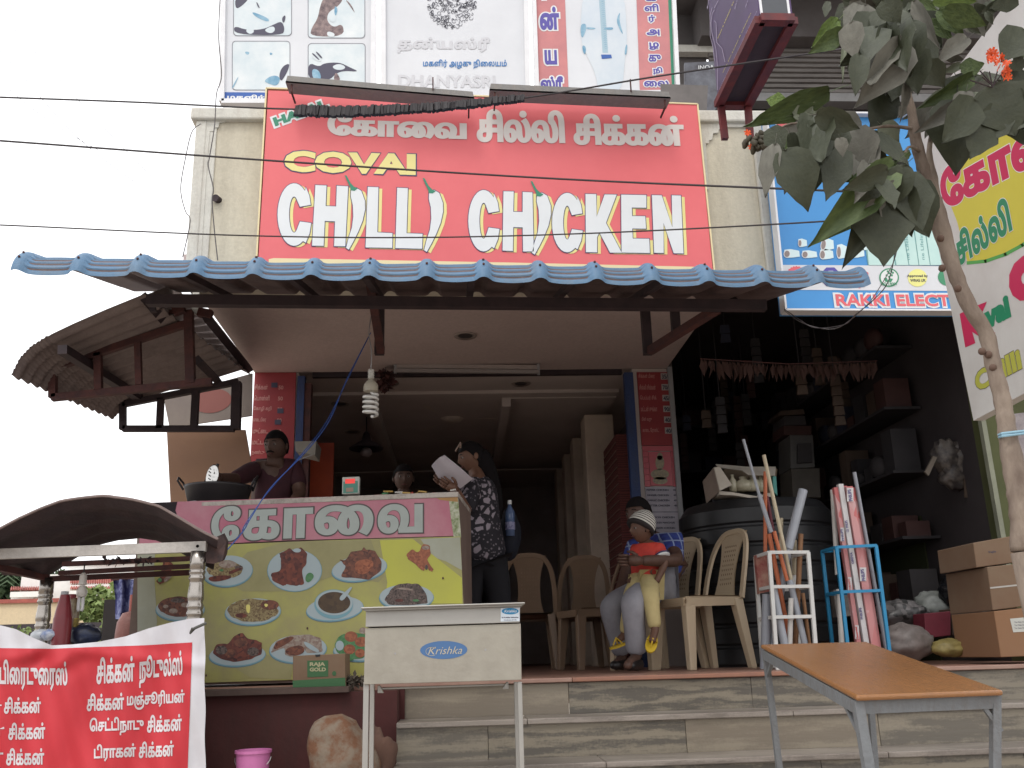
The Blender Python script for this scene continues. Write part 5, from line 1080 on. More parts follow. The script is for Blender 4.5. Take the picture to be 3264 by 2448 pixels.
Print(facade(3.72), .0022).ring([(835+70*math.cos(R(a)), 835+50*math.sin(R(a))) for a in range(60, 330, 18)], 1.4, cW, closed=False).build('flourish', ink('badge_gold', (.45, .40, .30)), kw)
Print(facade(3.712), .0012).poly([(1645, 325), (1868, 320), (1866, 478), (1643, 484)], cW).build('sticker', ink('sticker', (.60, .66, .72)), kw)
Print(facade(3.712), .0020).ell(1755, 362, 100, 38, cv=cW).build('sticker_oval', ink('sticker_blue', (.02, .22, .45)), kw)
Print(facade(3.712), .0030).text('Krishka', (1685, 378), (1830, 376), 32, bold=.01, cv=cW, shear=.3).build('lettering', WHT, kw)
Print(facade(3.712), .0022).text('Sri Krishka Industries', (1655, 445), (1852, 442), 17, bold=.04, cv=cW).build('lettering', DKI, kw); Print(facade(3.712), .0022).text('Coimbatore 641 006', (1680, 472), (1830, 470), 13, bold=.02, cv=cW).build('lettering', DKI, kw)
for x, y in ((1465, 815), (405, 860)): Print(facade(3.72), .0012).ell(x, y, 10, 12, n=10, cv=cW).build('rivet', M['grey'], kw)
# ================================================================ tilted table
tq = [(2424, 2054.6), (2762, 2045.9), (3197.7, 2198.4), (2729, 2218)]; rel = [(.461, 1.478, .007), (.643, 1.515, .007), (.602, 1.069, -.051), (.420, 1.032, -.050)]
K_ = 2.62; TC = [CAM+Vector(v)*K_ for v in rel]; tn = (TC[1]-TC[0]).cross(TC[3]-TC[0]).normalized(); tn = tn if tn.z > 0 else -tn
tb = thing('wooden_table', (TC[0]+TC[2])/2, 'wood-topped table with grey metal legs tilted towards the road', 'table')
TW = stained('table_wood', (.31, .145, .058), (.19, .10, .055), .24, scale=3.5, fine=14, amount=.45, drip=False)
for n_ in TW.node_tree.nodes:
    if n_.type == 'MAPPING' and tuple(n_.inputs['Scale'].default_value)[:2] == (1, 1): n_.inputs['Scale'].default_value = (7, 1, 7)
recalc(MB().hexa([v-tn*.016 for v in TC], TC).build('table_top', TW, tb, bevel=.006))
LM = stained('table_legs', (.18, .19, .20), (.12, .10, .09), .5, scale=9, amount=.5)
ins = lambda i, f=.05: TC[i].lerp((TC[0]+TC[2])/2, f)-tn*.018
I = [ins(i) for i in range(4)]
for i in range(4): MB().beam(I[i]-tn*.018, I[(i+1) % 4]-tn*.018, .022, .036, side=tuple(tn.cross(I[(i+1) % 4]-I[i]))).build('apron', LM, tb)
def tleg(i, foot_px, w):
    p = I[i]; f = P(*foot_px, p.y); d = (f-p); k = (ZG+.0-p.z)/d.z; f = p+d*k
    MB().beam(p, f, w, w, side=(1, 0, 0)).build('leg', LM, tb)
tleg(3, (2768, 2448), .027); tleg(2, (3172, 2448), .024)
tleg(0, (2484, 2448), .022); tleg(1, (2790, 2448), .022)
for i, j in ((3, 0), (2, 3), (0, 3)): MB().beam(I[i]-Vector((0, 0, .1)), I[i].lerp(I[j], .1)-tn*.03, .012).build('brace', LM, tb)
# ================================================================ things at the foot of the plinth
q = P(790, 2448, 4.3); bkt = thing('bucket', (q.x, 4.3, q.z-.22), 'pink plastic bucket at the foot of the dark red wall', 'bucket')
BKm = plain('bucket_pink', (.52, .16, .36), .4); bz = P(807, 2390, 4.3).z; br_ = (P(866, 2390, 4.3).x-P(752, 2390, 4.3).x)/2; bx = P(808, 2390, 4.3).x
MB().lathe([(.0, bz-.26), (br_*.72, bz-.26), (br_*.95, bz-.012), (br_*1.02, bz-.012), (br_*1.02, bz), (br_*.94, bz), (br_*.68, bz-.25), (0, bz-.25)], (bx, 4.3, 0), 32).build('body', BKm, bkt, auto=True)
MB().tube([(bx+br_*math.cos(R(a)), 4.3-br_*abs(math.sin(R(a)))*.6, bz-.03-.05*math.sin(R(a))) for a in range(0, 181, 15)], .002).build('handle', M['steel'], bkt)
tag(MB().box((bx-.4, 4.15, ZG), (bx+.4, 4.6, bz-.262)).box((bx+.4, 4.2, ZG), (bx+.95, 4.65, bz-.29)).build('stone_block', mat('rough_stone', (.07, .09, .08), .9, bump=.5, scale=6), None), 'dark weathered stone ledge under the bucket and sack', 'ledge')
cX = crop(600, 1900, 1300/2212)
sc0 = P(*cX(830, 800), 4.35); sz = P(*cX(830, 660), 4.35).z
sk_ = thing('burlap_sack', (sc0.x, 4.35, bz-.29), 'bulging orange-stained sack behind the warmer legs', 'sack')
SKm = mat('sack_cloth', (.14, .065, .035), .9, c2=(.18, .14, .105), scale=13, amt=.8, bump=1, bscale=18)
rs = random.Random(9); from mathutils import noise
hh = sz-(bz-.29)
def sackf(u, v):
    a = 2*math.pi*u; r_ = .150*(math.sin(math.pi*min(1, v*.93+.07))**.34)*(1.05-.16*v); p = Vector((r_*math.cos(a), r_*.8*math.sin(a), hh*v)); n_ = noise.noise(p*7+Vector((3, 1, 0)))*.040+(1-abs(noise.noise(p*15)))*.014
    return Vector((sc0.x, 4.35, bz-.29))+Vector((p.x*(1+n_/.12*.9), p.y*(1+n_/.12*.9), p.z*(1+n_/.12*.25)))
MB().grid(sackf, 48, 30).build('cloth', SKm, sk_, smooth=True)
s2 = thing('folded_sack', P(*cX(1000, 840), 4.45), 'darker brown sack slumped at the right of the bulging one', 'sack')
def sackg(u, v):
    a = 2*math.pi*u; r_ = .09*(math.sin(math.pi*min(1, v*.93+.07))**.5)*(1.2-.3*v); p = Vector((r_*math.cos(a), r_*.8*math.sin(a), hh*.85*v)); return Vector((P(*cX(1010, 800), 4.45).x, 4.45, bz-.29))+p*(1+noise.noise(p*18)*.35)
MB().grid(sackg, 36, 24).build('cloth', mat('sack_brown', (.13, .07, .05), .9, c2=(.08, .045, .035), scale=8), s2, smooth=True)
# ================================================================ hardware shop goods
wt_ = P(2410, 1900, 6.75); RW = (P(2640, 1700, 6.75).x-P(2172, 1700, 6.75).x)/2; tx = (P(2640, 1700, 6.75).x+P(2172, 1700, 6.75).x)/2
TKm = mat('tank_black', (.020, .020, .022), .42, c2=(.012, .012, .013), scale=6)
zt = P(2400, 1640, 6.75).z; tk = thing('water_tank', (tx, 6.75, 0), 'big black ribbed plastic water tank standing at the hardware shop front', 'water tank')
prof = [(0, 0), (RW*.98, 0)]
nb = 8
for k in range(nb):
    z = zt*k/nb; z1 = zt*(k+1)/nb; prof += [(RW*.975, z+.006), (RW, z+.02), (RW, z1-.02), (RW*.975, z1-.006)]
zd = P(2400, 1588, 6.4).z
prof += [(RW*.97, zt), (RW*.9, zt+.05), (RW*.6, zt+(zd-zt)*.7), (RW*.42, zd-.02), (RW*.40, zd), (0, zd+.005)]
MB().lathe(prof, (tx, 6.75, 0), 48).build('tank', TKm, tk, smooth=False, auto=True)
MB().lathe([(.19, zd-.02), (.2, zd+.05), (.18, zd+.07), (0, zd+.075)], (tx-.1, 6.7, 0), 24).build('lid', TKm, tk, auto=True)
# torn carton with fittings on the tank
cZ = crop(2150, 1350, 750/1555)
bt_ = thing('torn_carton', P(*cZ(430, 420), 6.3), 'torn open white and brown carton of fittings on top of the water tank', 'box')
CW = mat('carton_white', (.46, .42, .36), .8, c2=(.38, .34, .29), scale=4)
def slab(pts, Y, th, m, par, name, cv=cZ, Ys=None):
    Ys = Ys or [Y]*len(pts); c = [P(*cv(*p), y) for p, y in zip(pts, Ys)]; d = Vector((0, th, 0)); n = len(c)
    mb = MB(); mb.add(c+[v+d for v in c], [tuple(range(n)), tuple(range(2*n-1, n-1, -1))]+[(i, (i+1) % n, n+(i+1) % n, n+i) for i in range(n)]); return recalc(mb.build(name, m, par))
slab([(190, 380), (260, 290), (300, 445), (215, 525)], 6.3, .02, mat('carton_side', (.28, .22, .18), .8, scale=4), bt_, 'side', Ys=[6.55, 6.3, 6.28, 6.5])
slab([(262, 290), (300, 285), (380, 405), (300, 445)], 6.25, .02, CW, bt_, 'flap'); slab([(275, 268), (480, 285), (670, 285), (665, 345), (490, 340), (450, 310), (290, 290)], 6.3, .015, CW, bt_, 'flap', Ys=[6.5, 6.45, 6.4, 6.3, 6.28, 6.35, 6.45])
slab([(300, 440), (660, 460), (680, 300), (640, 290), (330, 300)], 6.55, .02, mat('carton_inner', (.17, .13, .09), .9), bt_, 'back'); slab([(290, 445), (390, 455), (540, 480), (660, 450), (640, 490), (520, 495), (400, 475), (300, 470)], 6.3, .2, CW, bt_, 'base')
gl = mat('plastic_wrap', (.50, .47, .36), .2, c2=(.30, .28, .20), scale=12)
for k, (x, y, rx, rz) in enumerate(((385, 395, .03, .06), (455, 400, .065, .05), (520, 395, .05, .055), (570, 400, .03, .055))): MB().lathe([(0, -rz), (rx*.8, -rz), (rx, -rz*.4), (rx*.85, rz*.3), (rx*.4, rz*.6), (rx*.45, rz), (0, rz)], P(*cZ(x, y), 6.38), 16).build('fitting', gl, bt_, smooth=True)
slab([(650, 345), (672, 350), (680, 475), (655, 450)], 6.32, .05, ink('teal_label', (.05, .25, .22)), bt_, 'label')
def rack(lab, F, bars_, m, Y, dpt, w=.014, ft=None, group=None):
    c = [P(*cZ(*p), Y) for p in F]; t = thing('pipe_rack', ((c[0].x+c[1].x)/2, Y, 0), lab, 'rack', group)
    tl, tr, br2, bl2 = c; d = Vector((0, dpt, 0)); kk = lambda a, b: a+(b-a)*((0-a.z)/(b.z-a.z))
    fl, fr2 = kk(tl, bl2), kk(tr, br2); fl.z = fr2.z = 0
    for a, b in ((tl, fl), (tr, fr2)):
        MB().beam(a, b, w, w, side=(1, 0, 0)).build('leg', m, t); MB().beam(a+d, b+d, w, w, side=(1, 0, 0)).build('leg', m, t)
    for f in [0]+bars_:
        a, b = tl.lerp(fl, f), tr.lerp(fr2, f)
        for o_ in (Vector(), d): MB().beam(a+o_, b+o_, w*.9, w*.9, side=(0, 1, 0)).build('rail', m, t)
        for v in (a, b): MB().beam(v, v+d, w*.9).build('rail', m, t)
    return t
rack('white metal rack full of assorted plastic pipes at the hardware shop', [(625, 852), (882, 850), (930, 1450), (668, 1450)], [.30, .56, .97], plain('rack_white', (.62, .62, .60), .4), 5.30, .26, .020)
rack('blue metal rack holding boxed tube lights beside the white pipe rack', [(1070, 818), (1330, 806), (1418, 1490), (1140, 1440)], [.38, .97], plain('rack_blue', (.02, .22, .42), .4), 5.32, .22, .018)
pc = {'g': plain('pvc_grey', (.24, .25, .28), .35), 'lg': plain('pvc_lightgrey', (.34, .36, .40), .35), 'o': plain('pvc_orange', (.48, .13, .05), .35), 'b': plain('pipe_beige', (.50, .43, .30), .45), 'w': mat('wood_pole', (.30, .16, .08), .7, c2=(.2, .1, .05), scale=9), 'dr': plain('pipe_maroon', (.12, .02, .03), .5), 'wh': plain('pipe_white', (.52, .50, .47), .35)}
def pipe(a, b, r_, c, lab, Y0=5.4, Y1=None, hollow=True):
    p, q = P(*cZ(*a), Y0), P(*cZ(*b), Y1 or Y0); d = q-p; k = (.004-p.z)/d.z if d.z else 1; e = p+d*k if b[1] > 1400 else q; rw = r_*.4823*Y0/FOC
    dd = (p-e).normalized(); L = (p-e).length
    prof = [(rw*.82, .0), (rw, .0), (rw, L), (rw*.82, L), (rw*.82, L-.03)] + [(0, L-.03)]
    o = MB().lathe([(0, 0)]+prof[1:], e, 14, axis=dd).build('pipe', pc[c], None, auto=True); tag(o, lab, 'pipe', 'pipes standing in the racks')
pipe((455, 105), (562, 480), 10, 'lg', 'thin grey conduit rising highest from the white rack', 5.45, 5.43); pipe((560, 470), (640, 720), 15, 'lg', 'grey sleeve pipe around the thin conduit', 5.43, 5.42)
pipe((625, 730), (765, 1450), 15, 'o', 'long orange pipe leaning below the grey sleeve', 5.42); pipe((600, 318), (600, 850), 13, 'o', 'upright orange pipe behind the tall grey conduit', 5.5)
pipe((590, 208), (775, 1050), 13, 'b', 'tall beige pole leaning left in the white rack', 5.38); pipe((658, 712), (745, 1040), 13, 'o', 'short orange pipe ending in a grey socket', 5.36, 5.36)
pipe((762, 1035), (860, 1450), 21, 'lg', 'grey pipe with wide socket in the middle of the white rack', 5.36); pipe((850, 440), (750, 830), 31, 'lg', 'fat grey drain pipe leaning right', 5.46, 5.44); pipe((750, 830), (640, 1450), 26, 'g', 'darker lower length of grey drain pipe', 5.44)
pipe((650, 1080), (725, 1450), 26, 'lg', 'wide pale grey pipe low in the white rack', 5.34); pipe((610, 1130), (600, 1450), 30, 'g', 'dark grey pipe outside the left leg of the white rack', 5.40)
pipe((770, 1155), (762, 1450), 17, 'wh', 'short pale pipe with a paper label', 5.34); pipe((835, 730), (800, 1450), 17, 'w', 'brown wooden pole right side of the white rack', 5.48); pipe((848, 1120), (890, 1450), 12, 'w', 'thin wooden stick in the white rack', 5.42)
pipe((706, 625), (700, 900), 13, 'b', 'short beige pole behind the leaning pole', 5.52, 5.52); pipe((795, 770), (790, 1000), 13, 'b', 'small beige pole behind the wooden one', 5.54, 5.54); pipe((610, 480), (660, 760), 12, 'dr', 'dark maroon rod behind the orange pipe', 5.52, 5.5)
pipe((1188, 322), (1398, 1490), 13, 'g', 'tall grey conduit leaning left in the blue rack', 5.42); pipe((1045, 440), (1078, 1000), 17, 'wh', 'white tube at the left of the blue rack', 5.5, 5.48); pipe((1085, 1095), (1105, 1450), 18, 'wh', 'lower white tube outside the blue rack', 5.45)
bxm = {'r': mat('lightbox_red', (.46, .13, .13), .5, c2=(.50, .30, .30), scale=18, kind='vor', stretch=(1, 1, .4)), 'w': plain('lightbox_white', (.55, .54, .54), .5)}
BLt = ink('boxprint', (.10, .08, .2)); RDt = ink('boxred', (.5, .06, .06))
def lbox(a, b, wpx, m, lab, Y, txt):
    p, q = P(*cZ(*a), Y), P(*cZ(*b), Y); d = q-p; e = p+d*((.003-p.z)/d.z); w = wpx*.4823*Y/FOC; t = thing('tube_light_box', e, lab, 'box', 'boxed tube lights in the blue rack')
    MB().beam(e, p, w, .035, side=(1, 0, 0)).build('body', bxm[m], t); pl_ = facade(Y-.0176-.003); L = (a[1]-b[1]); 
    for k, (f, s, mm) in enumerate(txt):
        x = a[0]+(b[0]-a[0])*f; y = a[1]+(b[1]-a[1])*f; dx, dy = (b[0]-a[0]), (b[1]-a[1]); ln = math.hypot(dx, dy); 
        if m == "r": Print(pl_, .0).poly([(x-wpx*.5, y+4), (x+wpx*.42, y+4), (x+wpx*.42-4*dx/ln, y-86), (x-wpx*.5-4*dx/ln, y-86)], cZ).build('white_panel', bxm['w'], t)
        Print(pl_, .002).text(s, (x+wpx*.3, y), (x+wpx*.3-dx/ln*78, y-dy/ln*78), wpx*.5, bold=.04, cv=cZ, perp=True).build('lettering', mm, t)
lbox((1060, 425), (1212, 1450), 28, 'r', 'red and white boxed tube light, leftmost in the blue rack', 5.40, [(.34, 'PHILIPS', BLt), (.66, 'TORNADO', RDt), (.97, 'Essential', RDt)])
lbox((1092, 402), (1262, 1450), 34, 'w', 'white boxed tube light standing in the middle of the bundle', 5.385, [(.3, 'CE  PHILIPS', BLt), (.5, 'OREVA', BLt), (.85, 'PHILIPS', BLt)])
lbox((1148, 418), (1315, 1450), 46, 'r', 'wide pink-red PHILIPS tube light box, rightmost of the bundle', 5.37, [(.09, 'PHILIPS', BLt), (.6, 'PHILIPS', BLt)])
lbox((1120, 415), (1290, 1450), 26, 'r', 'narrow red tube light box behind the white one', 5.43, []); lbox((1180, 424), (1340, 1450), 26, 'r', 'red tube light box at the back of the bundle', 5.45, [])
slab([(535, 870), (640, 850), (645, 1105), (560, 1125)], 5.5, .04, mat('red_sack', (.20, .03, .03), .7, c2=(.35, .2, .15), scale=14), None, 'red_packet'); tag(bpy.data.objects['red_packet'], 'dark red printed sack hung left of the white rack', 'packet')
slab([(1050, 1100), (1160, 1100), (1170, 1270), (1070, 1280)], 6.0, .06, mat('stripe_box', (.2, .17, .15), .7, c2=(.05, .05, .05), scale=8), None, 'striped_box'); tag(bpy.data.objects['striped_box'], 'small striped box behind the blue rack', 'box')
# cardboard cartons on the right
cY = crop(2500, 1350, 764/1584)
def ctn(lab, F, Y, d, m, txt=None, right=None):
    pl_ = facade(Y); c = [pl_.at(*cY(*p)) for p in F]; t = thing('carton', sum(c, Vector())/4, lab, 'box', 'cardboard cartons at the right edge')
    recalc(MB().hexa(c, [v+Vector((0, d, 0)) for v in c]).build('body', m, t, bevel=.004)); return t, pl_
t, pl_ = ctn('uppermost brown carton of the stack at the right edge', [(1270, 952), (1570, 912), (1548, 735), (1248, 788)], 4.98, .4, CBd); Print(pl_, .0015).text('fragile', (1350, 860), (1400, 856), 18, bold=.01, cv=cY).build('lettering', DKI, t)
t, pl_ = ctn('middle taped brown carton of the stack at the right edge', [(1378, 1235), (1760, 1185), (1740, 905), (1340, 948)], 4.96, .45, CBd); Print(pl_, .0015).poly([(1358, 1082), (1750, 1040), (1750, 1052), (1360, 1092)], cY).build('tape', plain('tape_white', (.4, .38, .35)), t)
t, pl_ = ctn('lowest brown carton with a white address label at the right edge', [(1432, 1545), (1900, 1525), (1860, 1190), (1385, 1240)], 4.95, .45, CB); Print(pl_, .0015).poly([(1490, 1290), (1760, 1265), (1770, 1365), (1512, 1380)], cY).build('label', plain('label_white', (.48, .48, .44)), t)
for k in range(3): Print(pl_, .0025).text('To: Main Road Stores', (1520, 1318+k*20), (1640, 1312+k*20), 9, bold=.01, cv=cY).build('lettering', DKI, t)
# clutter in the dark shop
r = random.Random(12)
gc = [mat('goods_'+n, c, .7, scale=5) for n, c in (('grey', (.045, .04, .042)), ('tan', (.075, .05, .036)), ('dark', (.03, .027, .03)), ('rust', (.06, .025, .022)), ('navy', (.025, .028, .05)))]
sh = thing('goods_shelf', (2.4, 9.6, 0), 'dark shelves crowded with small boxes at the back of the hardware shop', 'shelf')
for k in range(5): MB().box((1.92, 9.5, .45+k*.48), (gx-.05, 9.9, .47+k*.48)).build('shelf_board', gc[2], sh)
for k in range(5):
    x = 1.95
    while x < gx-.25:
        w = r.uniform(.08, .22); h = r.uniform(.08, .3); o = MB().box((x, 9.5+r.uniform(0, .1), .4705+k*.48), (x+w, 9.8, .47+k*.48+h)).build('goods_box', r.choice(gc), sh); x += w+r.uniform(.01, .06)
ws = thing('wall_goods', (gx-.2, 7.5, 0), 'crowded side shelving with dim packets, coils and boxes along the shop wall', 'shelf')
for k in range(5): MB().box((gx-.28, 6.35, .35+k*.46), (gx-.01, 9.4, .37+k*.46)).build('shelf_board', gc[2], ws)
for k in range(5):
    y = 6.4
    while y < 9.2:
        w = r.uniform(.08, .22); h = r.uniform(.1, .36)
        if r.random() < .3: MB().lathe([(.03, 0), (w*.5, .01), (w*.5, .05), (.03, .06)], (gx-.2, y+w*.5, .375+k*.46+w*.5), 16, axis=(-1, -.3, 0)).build('wire_coil', r.choice(gc), ws, smooth=True)
        else: MB().box((gx-.26+r.uniform(0, .05), y, .3705+k*.46), (gx-.05, y+w, .37+k*.46+h)).build('goods_box', r.choice(gc), ws)
        y += w+r.uniform(.01, .08)
ht = thing('hanging_goods', (2.6, 7.2, 2.3), 'dim strings of small packets hanging from the hardware shop ceiling', 'hanging goods')
for k in range(30):
    x, y = r.uniform(1.98, gx-.15), r.uniform(6.3, 9.3); L = r.uniform(.15, .95); MB().tube([(x, y, 2.9), (x, y, 2.9-L)], .004, 4).build('string', gc[2], ht)
    m_ = r.choice(gc)
    for j in range(r.randint(2, 5)): MB().hexa([(x-.04, y-.01, 2.9-L-j*.075-.07), (x+.04, y-.012, 2.9-L-j*.075-.065), (x+.042, y+.01, 2.9-L-j*.075-.065), (x-.04, y+.01, 2.9-L-j*.075-.07)], [(x-.03, y-.01, 2.9-L-j*.075), (x+.035, y-.01, 2.9-L-j*.075), (x+.03, y+.01, 2.9-L-j*.075), (x-.03, y+.01, 2.9-L-j*.075)]).build('packet', m_, ht)
cK2 = crop(2250, 1100, 1014/2212)
def gbox(name, lab, F, Y, d, m, cv, cat='box', group=None):
    pl_ = facade(Y); c = [pl_.at(*cv(*p)) for p in F]; o = recalc(MB().hexa(c, [v+Vector((0, d, 0)) for v in c]).build(name, m, None, bevel=.004)); tag(o, lab, cat, group); return o, pl_
for k, (F, lb, m_) in enumerate((([(505, 490), (690, 480), (680, 445), (520, 455)], 'thin brown box high on the stack of grey boxes', gc[1]), ([(540, 560), (700, 555), (690, 490), (545, 495)], 'grey carton below the thin brown box in the stack', gc[0]), ([(545, 625), (735, 625), (735, 560), (540, 560)], 'rust brown carton in the middle of the tall stack', gc[3]), ([(590, 860), (760, 850), (745, 625), (585, 625)], 'grey metal switch box in the tall stack', mat('switch_grey', (.10, .095, .09), .5, scale=6)), ([(605, 1060), (800, 1060), (790, 855), (595, 860)], 'lowest grey carton of the tall stack behind the tank', mat('switch_tan', (.09, .078, .065), .6, scale=6)))): gbox('stacked_box', lb, F, 7.5-.01*k, .3, m_, cK2, group='stack of boxes behind the tank')
o, pl_ = gbox('switch_panel', 'dark switch fittings hung on the grey metal box', [(640, 820), (745, 815), (735, 680), (640, 685)], 7.44, .03, gc[0], cK2, 'switch')
ga = thing('leaf_garland', P(*cK2(600, 130), 6.2), 'dried brown leaf garland strung across the top of the hardware shop', 'garland')
p0, p1 = P(*cK2(-40, 95), 6.2), P(*cK2(1190, 110), 6.2)
MB().tube([p0, p0.lerp(p1, .5)-Vector((0, 0, .03)), p1], .004).build('string', M['rust'], ga)
lm_ = MB().add([(0, 0, 0), (.022, .003, -.05), (.0, .006, -.13), (-.022, .002, -.05)], [(0, 1, 2, 3)]).mesh('garland_leaf', mats=(mat('dry_brown', (.06, .028, .022), .8),))
for k in range(70): f = (k+.5)/70; piece('leaf', lm_, ga, p0.lerp(p1, f)-Vector((0, 0, .03*math.sin(math.pi*f))), (r.uniform(-.3, .3), r.uniform(-.4, .4), r.uniform(-1, 1)), (r.uniform(.7, 1.2),)*3)
def blob(name, lab, px, py, Y, rx, rz, m, cat='bag', seed=1, cv=cY, flat=.8, group=None):
    c = P(*cv(px, py), Y); c.z = max(c.z, rz*.85+.002)
    o = MB().grid(lambda u, v: c+Vector((rx*math.sin(math.pi*v)*math.cos(2*math.pi*u), rx*flat*math.sin(math.pi*v)*math.sin(2*math.pi*u), -rz*math.cos(math.pi*v)*(.85 if v < .5 else 1)))*1.0+Vector((0, 0, 0)) if False else c+(lambda d: Vector((rx*d.x, rx*flat*d.y, rz*d.z))*(1+.22*noise.noise(d*2.5+Vector((seed, 0, 0)))+.1*noise.noise(d*6+Vector((0, seed, 0)))))(Vector((math.sin(math.pi*v)*math.cos(2*math.pi*u), math.sin(math.pi*v)*math.sin(2*math.pi*u), -math.cos(math.pi*v)))), 28, 18).build(name, m, None, smooth=True); tag(o, lab, cat, group); return o
cl = lambda n, c, c2=None: mat('bag_'+n, c, .5, c2=c2, scale=16, amt=.8)
blob('plastic_bag', 'grey crumpled sack on the floor right of the blue rack', 800, 1450, 5.5, .16, .10, cl('grey', (.16, .135, .125)), seed=2); blob('plastic_bag', 'translucent pale bag behind the maroon packet', 1000, 1220, 6.0, .14, .10, cl('pale', (.17, .18, .17)), seed=3)
blob('plastic_bag', 'yellow bag on the floor under the maroon packet', 1090, 1485, 5.4, .10, .05, cl('yellow', (.25, .20, .07)), seed=5); blob('black_jar', 'shiny black round jar behind the bags', 1130, 1110, 5.9, .10, .10, mat('gloss_black', (.01, .01, .012), .12), 'jar', seed=1)
gbox('maroon_packet', 'square maroon packet among the bags', [(935, 1420), (1100, 1400), (1100, 1240), (925, 1255)], 5.6, .15, mat('maroon', (.16, .02, .035), .6, scale=8), cY, 'packet'); gbox('brown_packet', 'dull brown packet right of the maroon one', [(1110, 1400), (1330, 1395), (1310, 1215), (1100, 1225)], 5.62, .15, gc[1], cY, 'packet')
gbox('grey_bundle', 'mottled grey bundle standing beside the carton stack', [(1250, 1260), (1370, 1250), (1340, 965), (1225, 975)], 5.7, .12, mat('mottle', (.20, .18, .165), .8, c2=(.08, .07, .07), scale=14), cY, 'bundle'); gbox('picture_box', 'small black box with a speckled print on the floor', [(1200, 1512), (1335, 1502), (1330, 1440), (1195, 1448)], 5.3, .1, mat('speckle', (.22, .22, .22), .6, c2=(.02, .02, .02), scale=40, kind='vor'), cY)
blob('plastic_bag', 'dark heap of pipe fittings behind the grey sack', 760, 1260, 5.9, .17, .09, mat('fittings', (.13, .12, .12), .4, c2=(.03, .03, .03), scale=30, kind='vor'), 'heap', seed=7)
hb = thing('hanging_bundle', P(*cY(1180, 300), 6.0), 'bundle of dusty plastic packets hanging from the shop ceiling', 'bundle')
for k, (x, y, rx, rz) in enumerate(((1080, 230, .10, .12), (1200, 240, .13, .13), (1250, 330, .11, .10), (1130, 350, .1, .09), (1290, 190, .08, .1))):
    c = P(*cY(x, y), 6.0); MB().grid(lambda u, v: c+(lambda d: Vector((rx*d.x, rx*.6*d.y, rz*d.z))*(1+.4*noise.noise(d*3+Vector((k, 0, 0)))))(Vector((math.sin(math.pi*v)*math.cos(6.283*u), math.sin(math.pi*v)*math.sin(6.283*u), -math.cos(math.pi*v)))), 24, 14).build('packet', cl('dust', (.095, .08, .07), (.03, .025, .025)), hb, smooth=True)
MB().tube([P(*cY(1200, 200), 6.0), P(*cY(1200, -700), 6.0)], .004).build('string', gc[0], hb); MB().beam(P(*cY(1195, 350), 5.95), P(*cY(1200, 490), 5.95), .02, .01).build('strip', gc[1], hb); slab([(930, 320), (985, 215), (1010, 225), (955, 345)], 5.95, .02, mat('tube_end', (.17, .14, .11), .6), hb, 'tube', cv=cY)
c = P(*cY(1275, 385), 5.9); MB().box(tuple(c-Vector((.02, .01, .03))), tuple(c+Vector((.02, .01, .03)))).build('red_tag', plain('tag_red', (.4, .05, .03)), hb)
wb = slab([(950, 830), (1350, 690), (1365, 745), (960, 880)], 6.6, .03, mat('wood_sign', (.085, .06, .05), .8, scale=6), None, 'wooden_sign', cv=cY); tag(wb, 'dim wooden plank sign hanging slanted above the bags', 'sign')
Print(facade(6.6), .002).text('Hardware', (1020, 848), (1200, 785), 40, bold=.02, cv=cY, perp=True).build('lettering', gc[3], wb)
# ================================================================ people
SKN = mat('skin_brown', (.17, .085, .055), .55, c2=(.14, .07, .045), scale=20); SKD = mat('skin_dark', (.10, .052, .037), .55, c2=(.075, .04, .029), scale=20); HAIR = mat('hair_black', (.010, .008, .009), .8, scale=60, spec=.15)
EYW = plain('eye_white', (.26, .23, .21), .4); EYD = plain('eye_dark', (.01, .008, .008), .15); LIP = plain('lip', (.13, .04, .035), .5)
def headmb(c, h, face, up=Vector((0, 0, 1)), jaw=1.0):
    """head as a shaped surface: h is chin-to-crown height; face = facing direction"""
    f = Vector(face).normalized(); s = up.cross(f).normalized(); u = f.cross(s).normalized(); c = Vector(c)
    def fn(a, b):
        th = 2*math.pi*a; ph = math.pi*b; z = -math.cos(ph); r = math.sin(ph); x = r*math.sin(th); y = r*math.cos(th)   # y = forward
        w = .355*h; d = .43*h; hh = .5*h
        w *= (1-.22*max(0, -z)**1.2*jaw); X = x*w; Y = y*d*(1-.10*max(0, -z)); Z = z*hh
        if y > 0:
            g = lambda zx, zz, sx, sz: math.exp(-((x-zx)/sx)**2-((z-zz)/sz)**2)
            Y += h*(.085*g(0, -.18, .13, .16)+.035*g(0, .02, .10, .22)-.035*g(.36, .08, .2, .12)-.035*g(-.36, .08, .2, .12)+.02*g(0, -.5, .3, .10)+.02*g(0, -.78, .3, .16)-.012*g(0, -.62, .25, .05)+.015*g(0, .25, .7, .1))
        if y < 0: Y *= 1+.08*max(0, z+.3)
        return c+s*X+f*Y+u*Z
    mb = MB().grid(fn, 28, 22)
    for sg in (-1, 1): mb.ball(c+s*sg*.365*h-f*.02*h-u*.03*h, (.045*h+abs(s.x)*0, .09*h, .12*h) if abs(f.x) < .7 else (.09*h, .045*h, .12*h), 8, 6)
    return mb, f, s, u
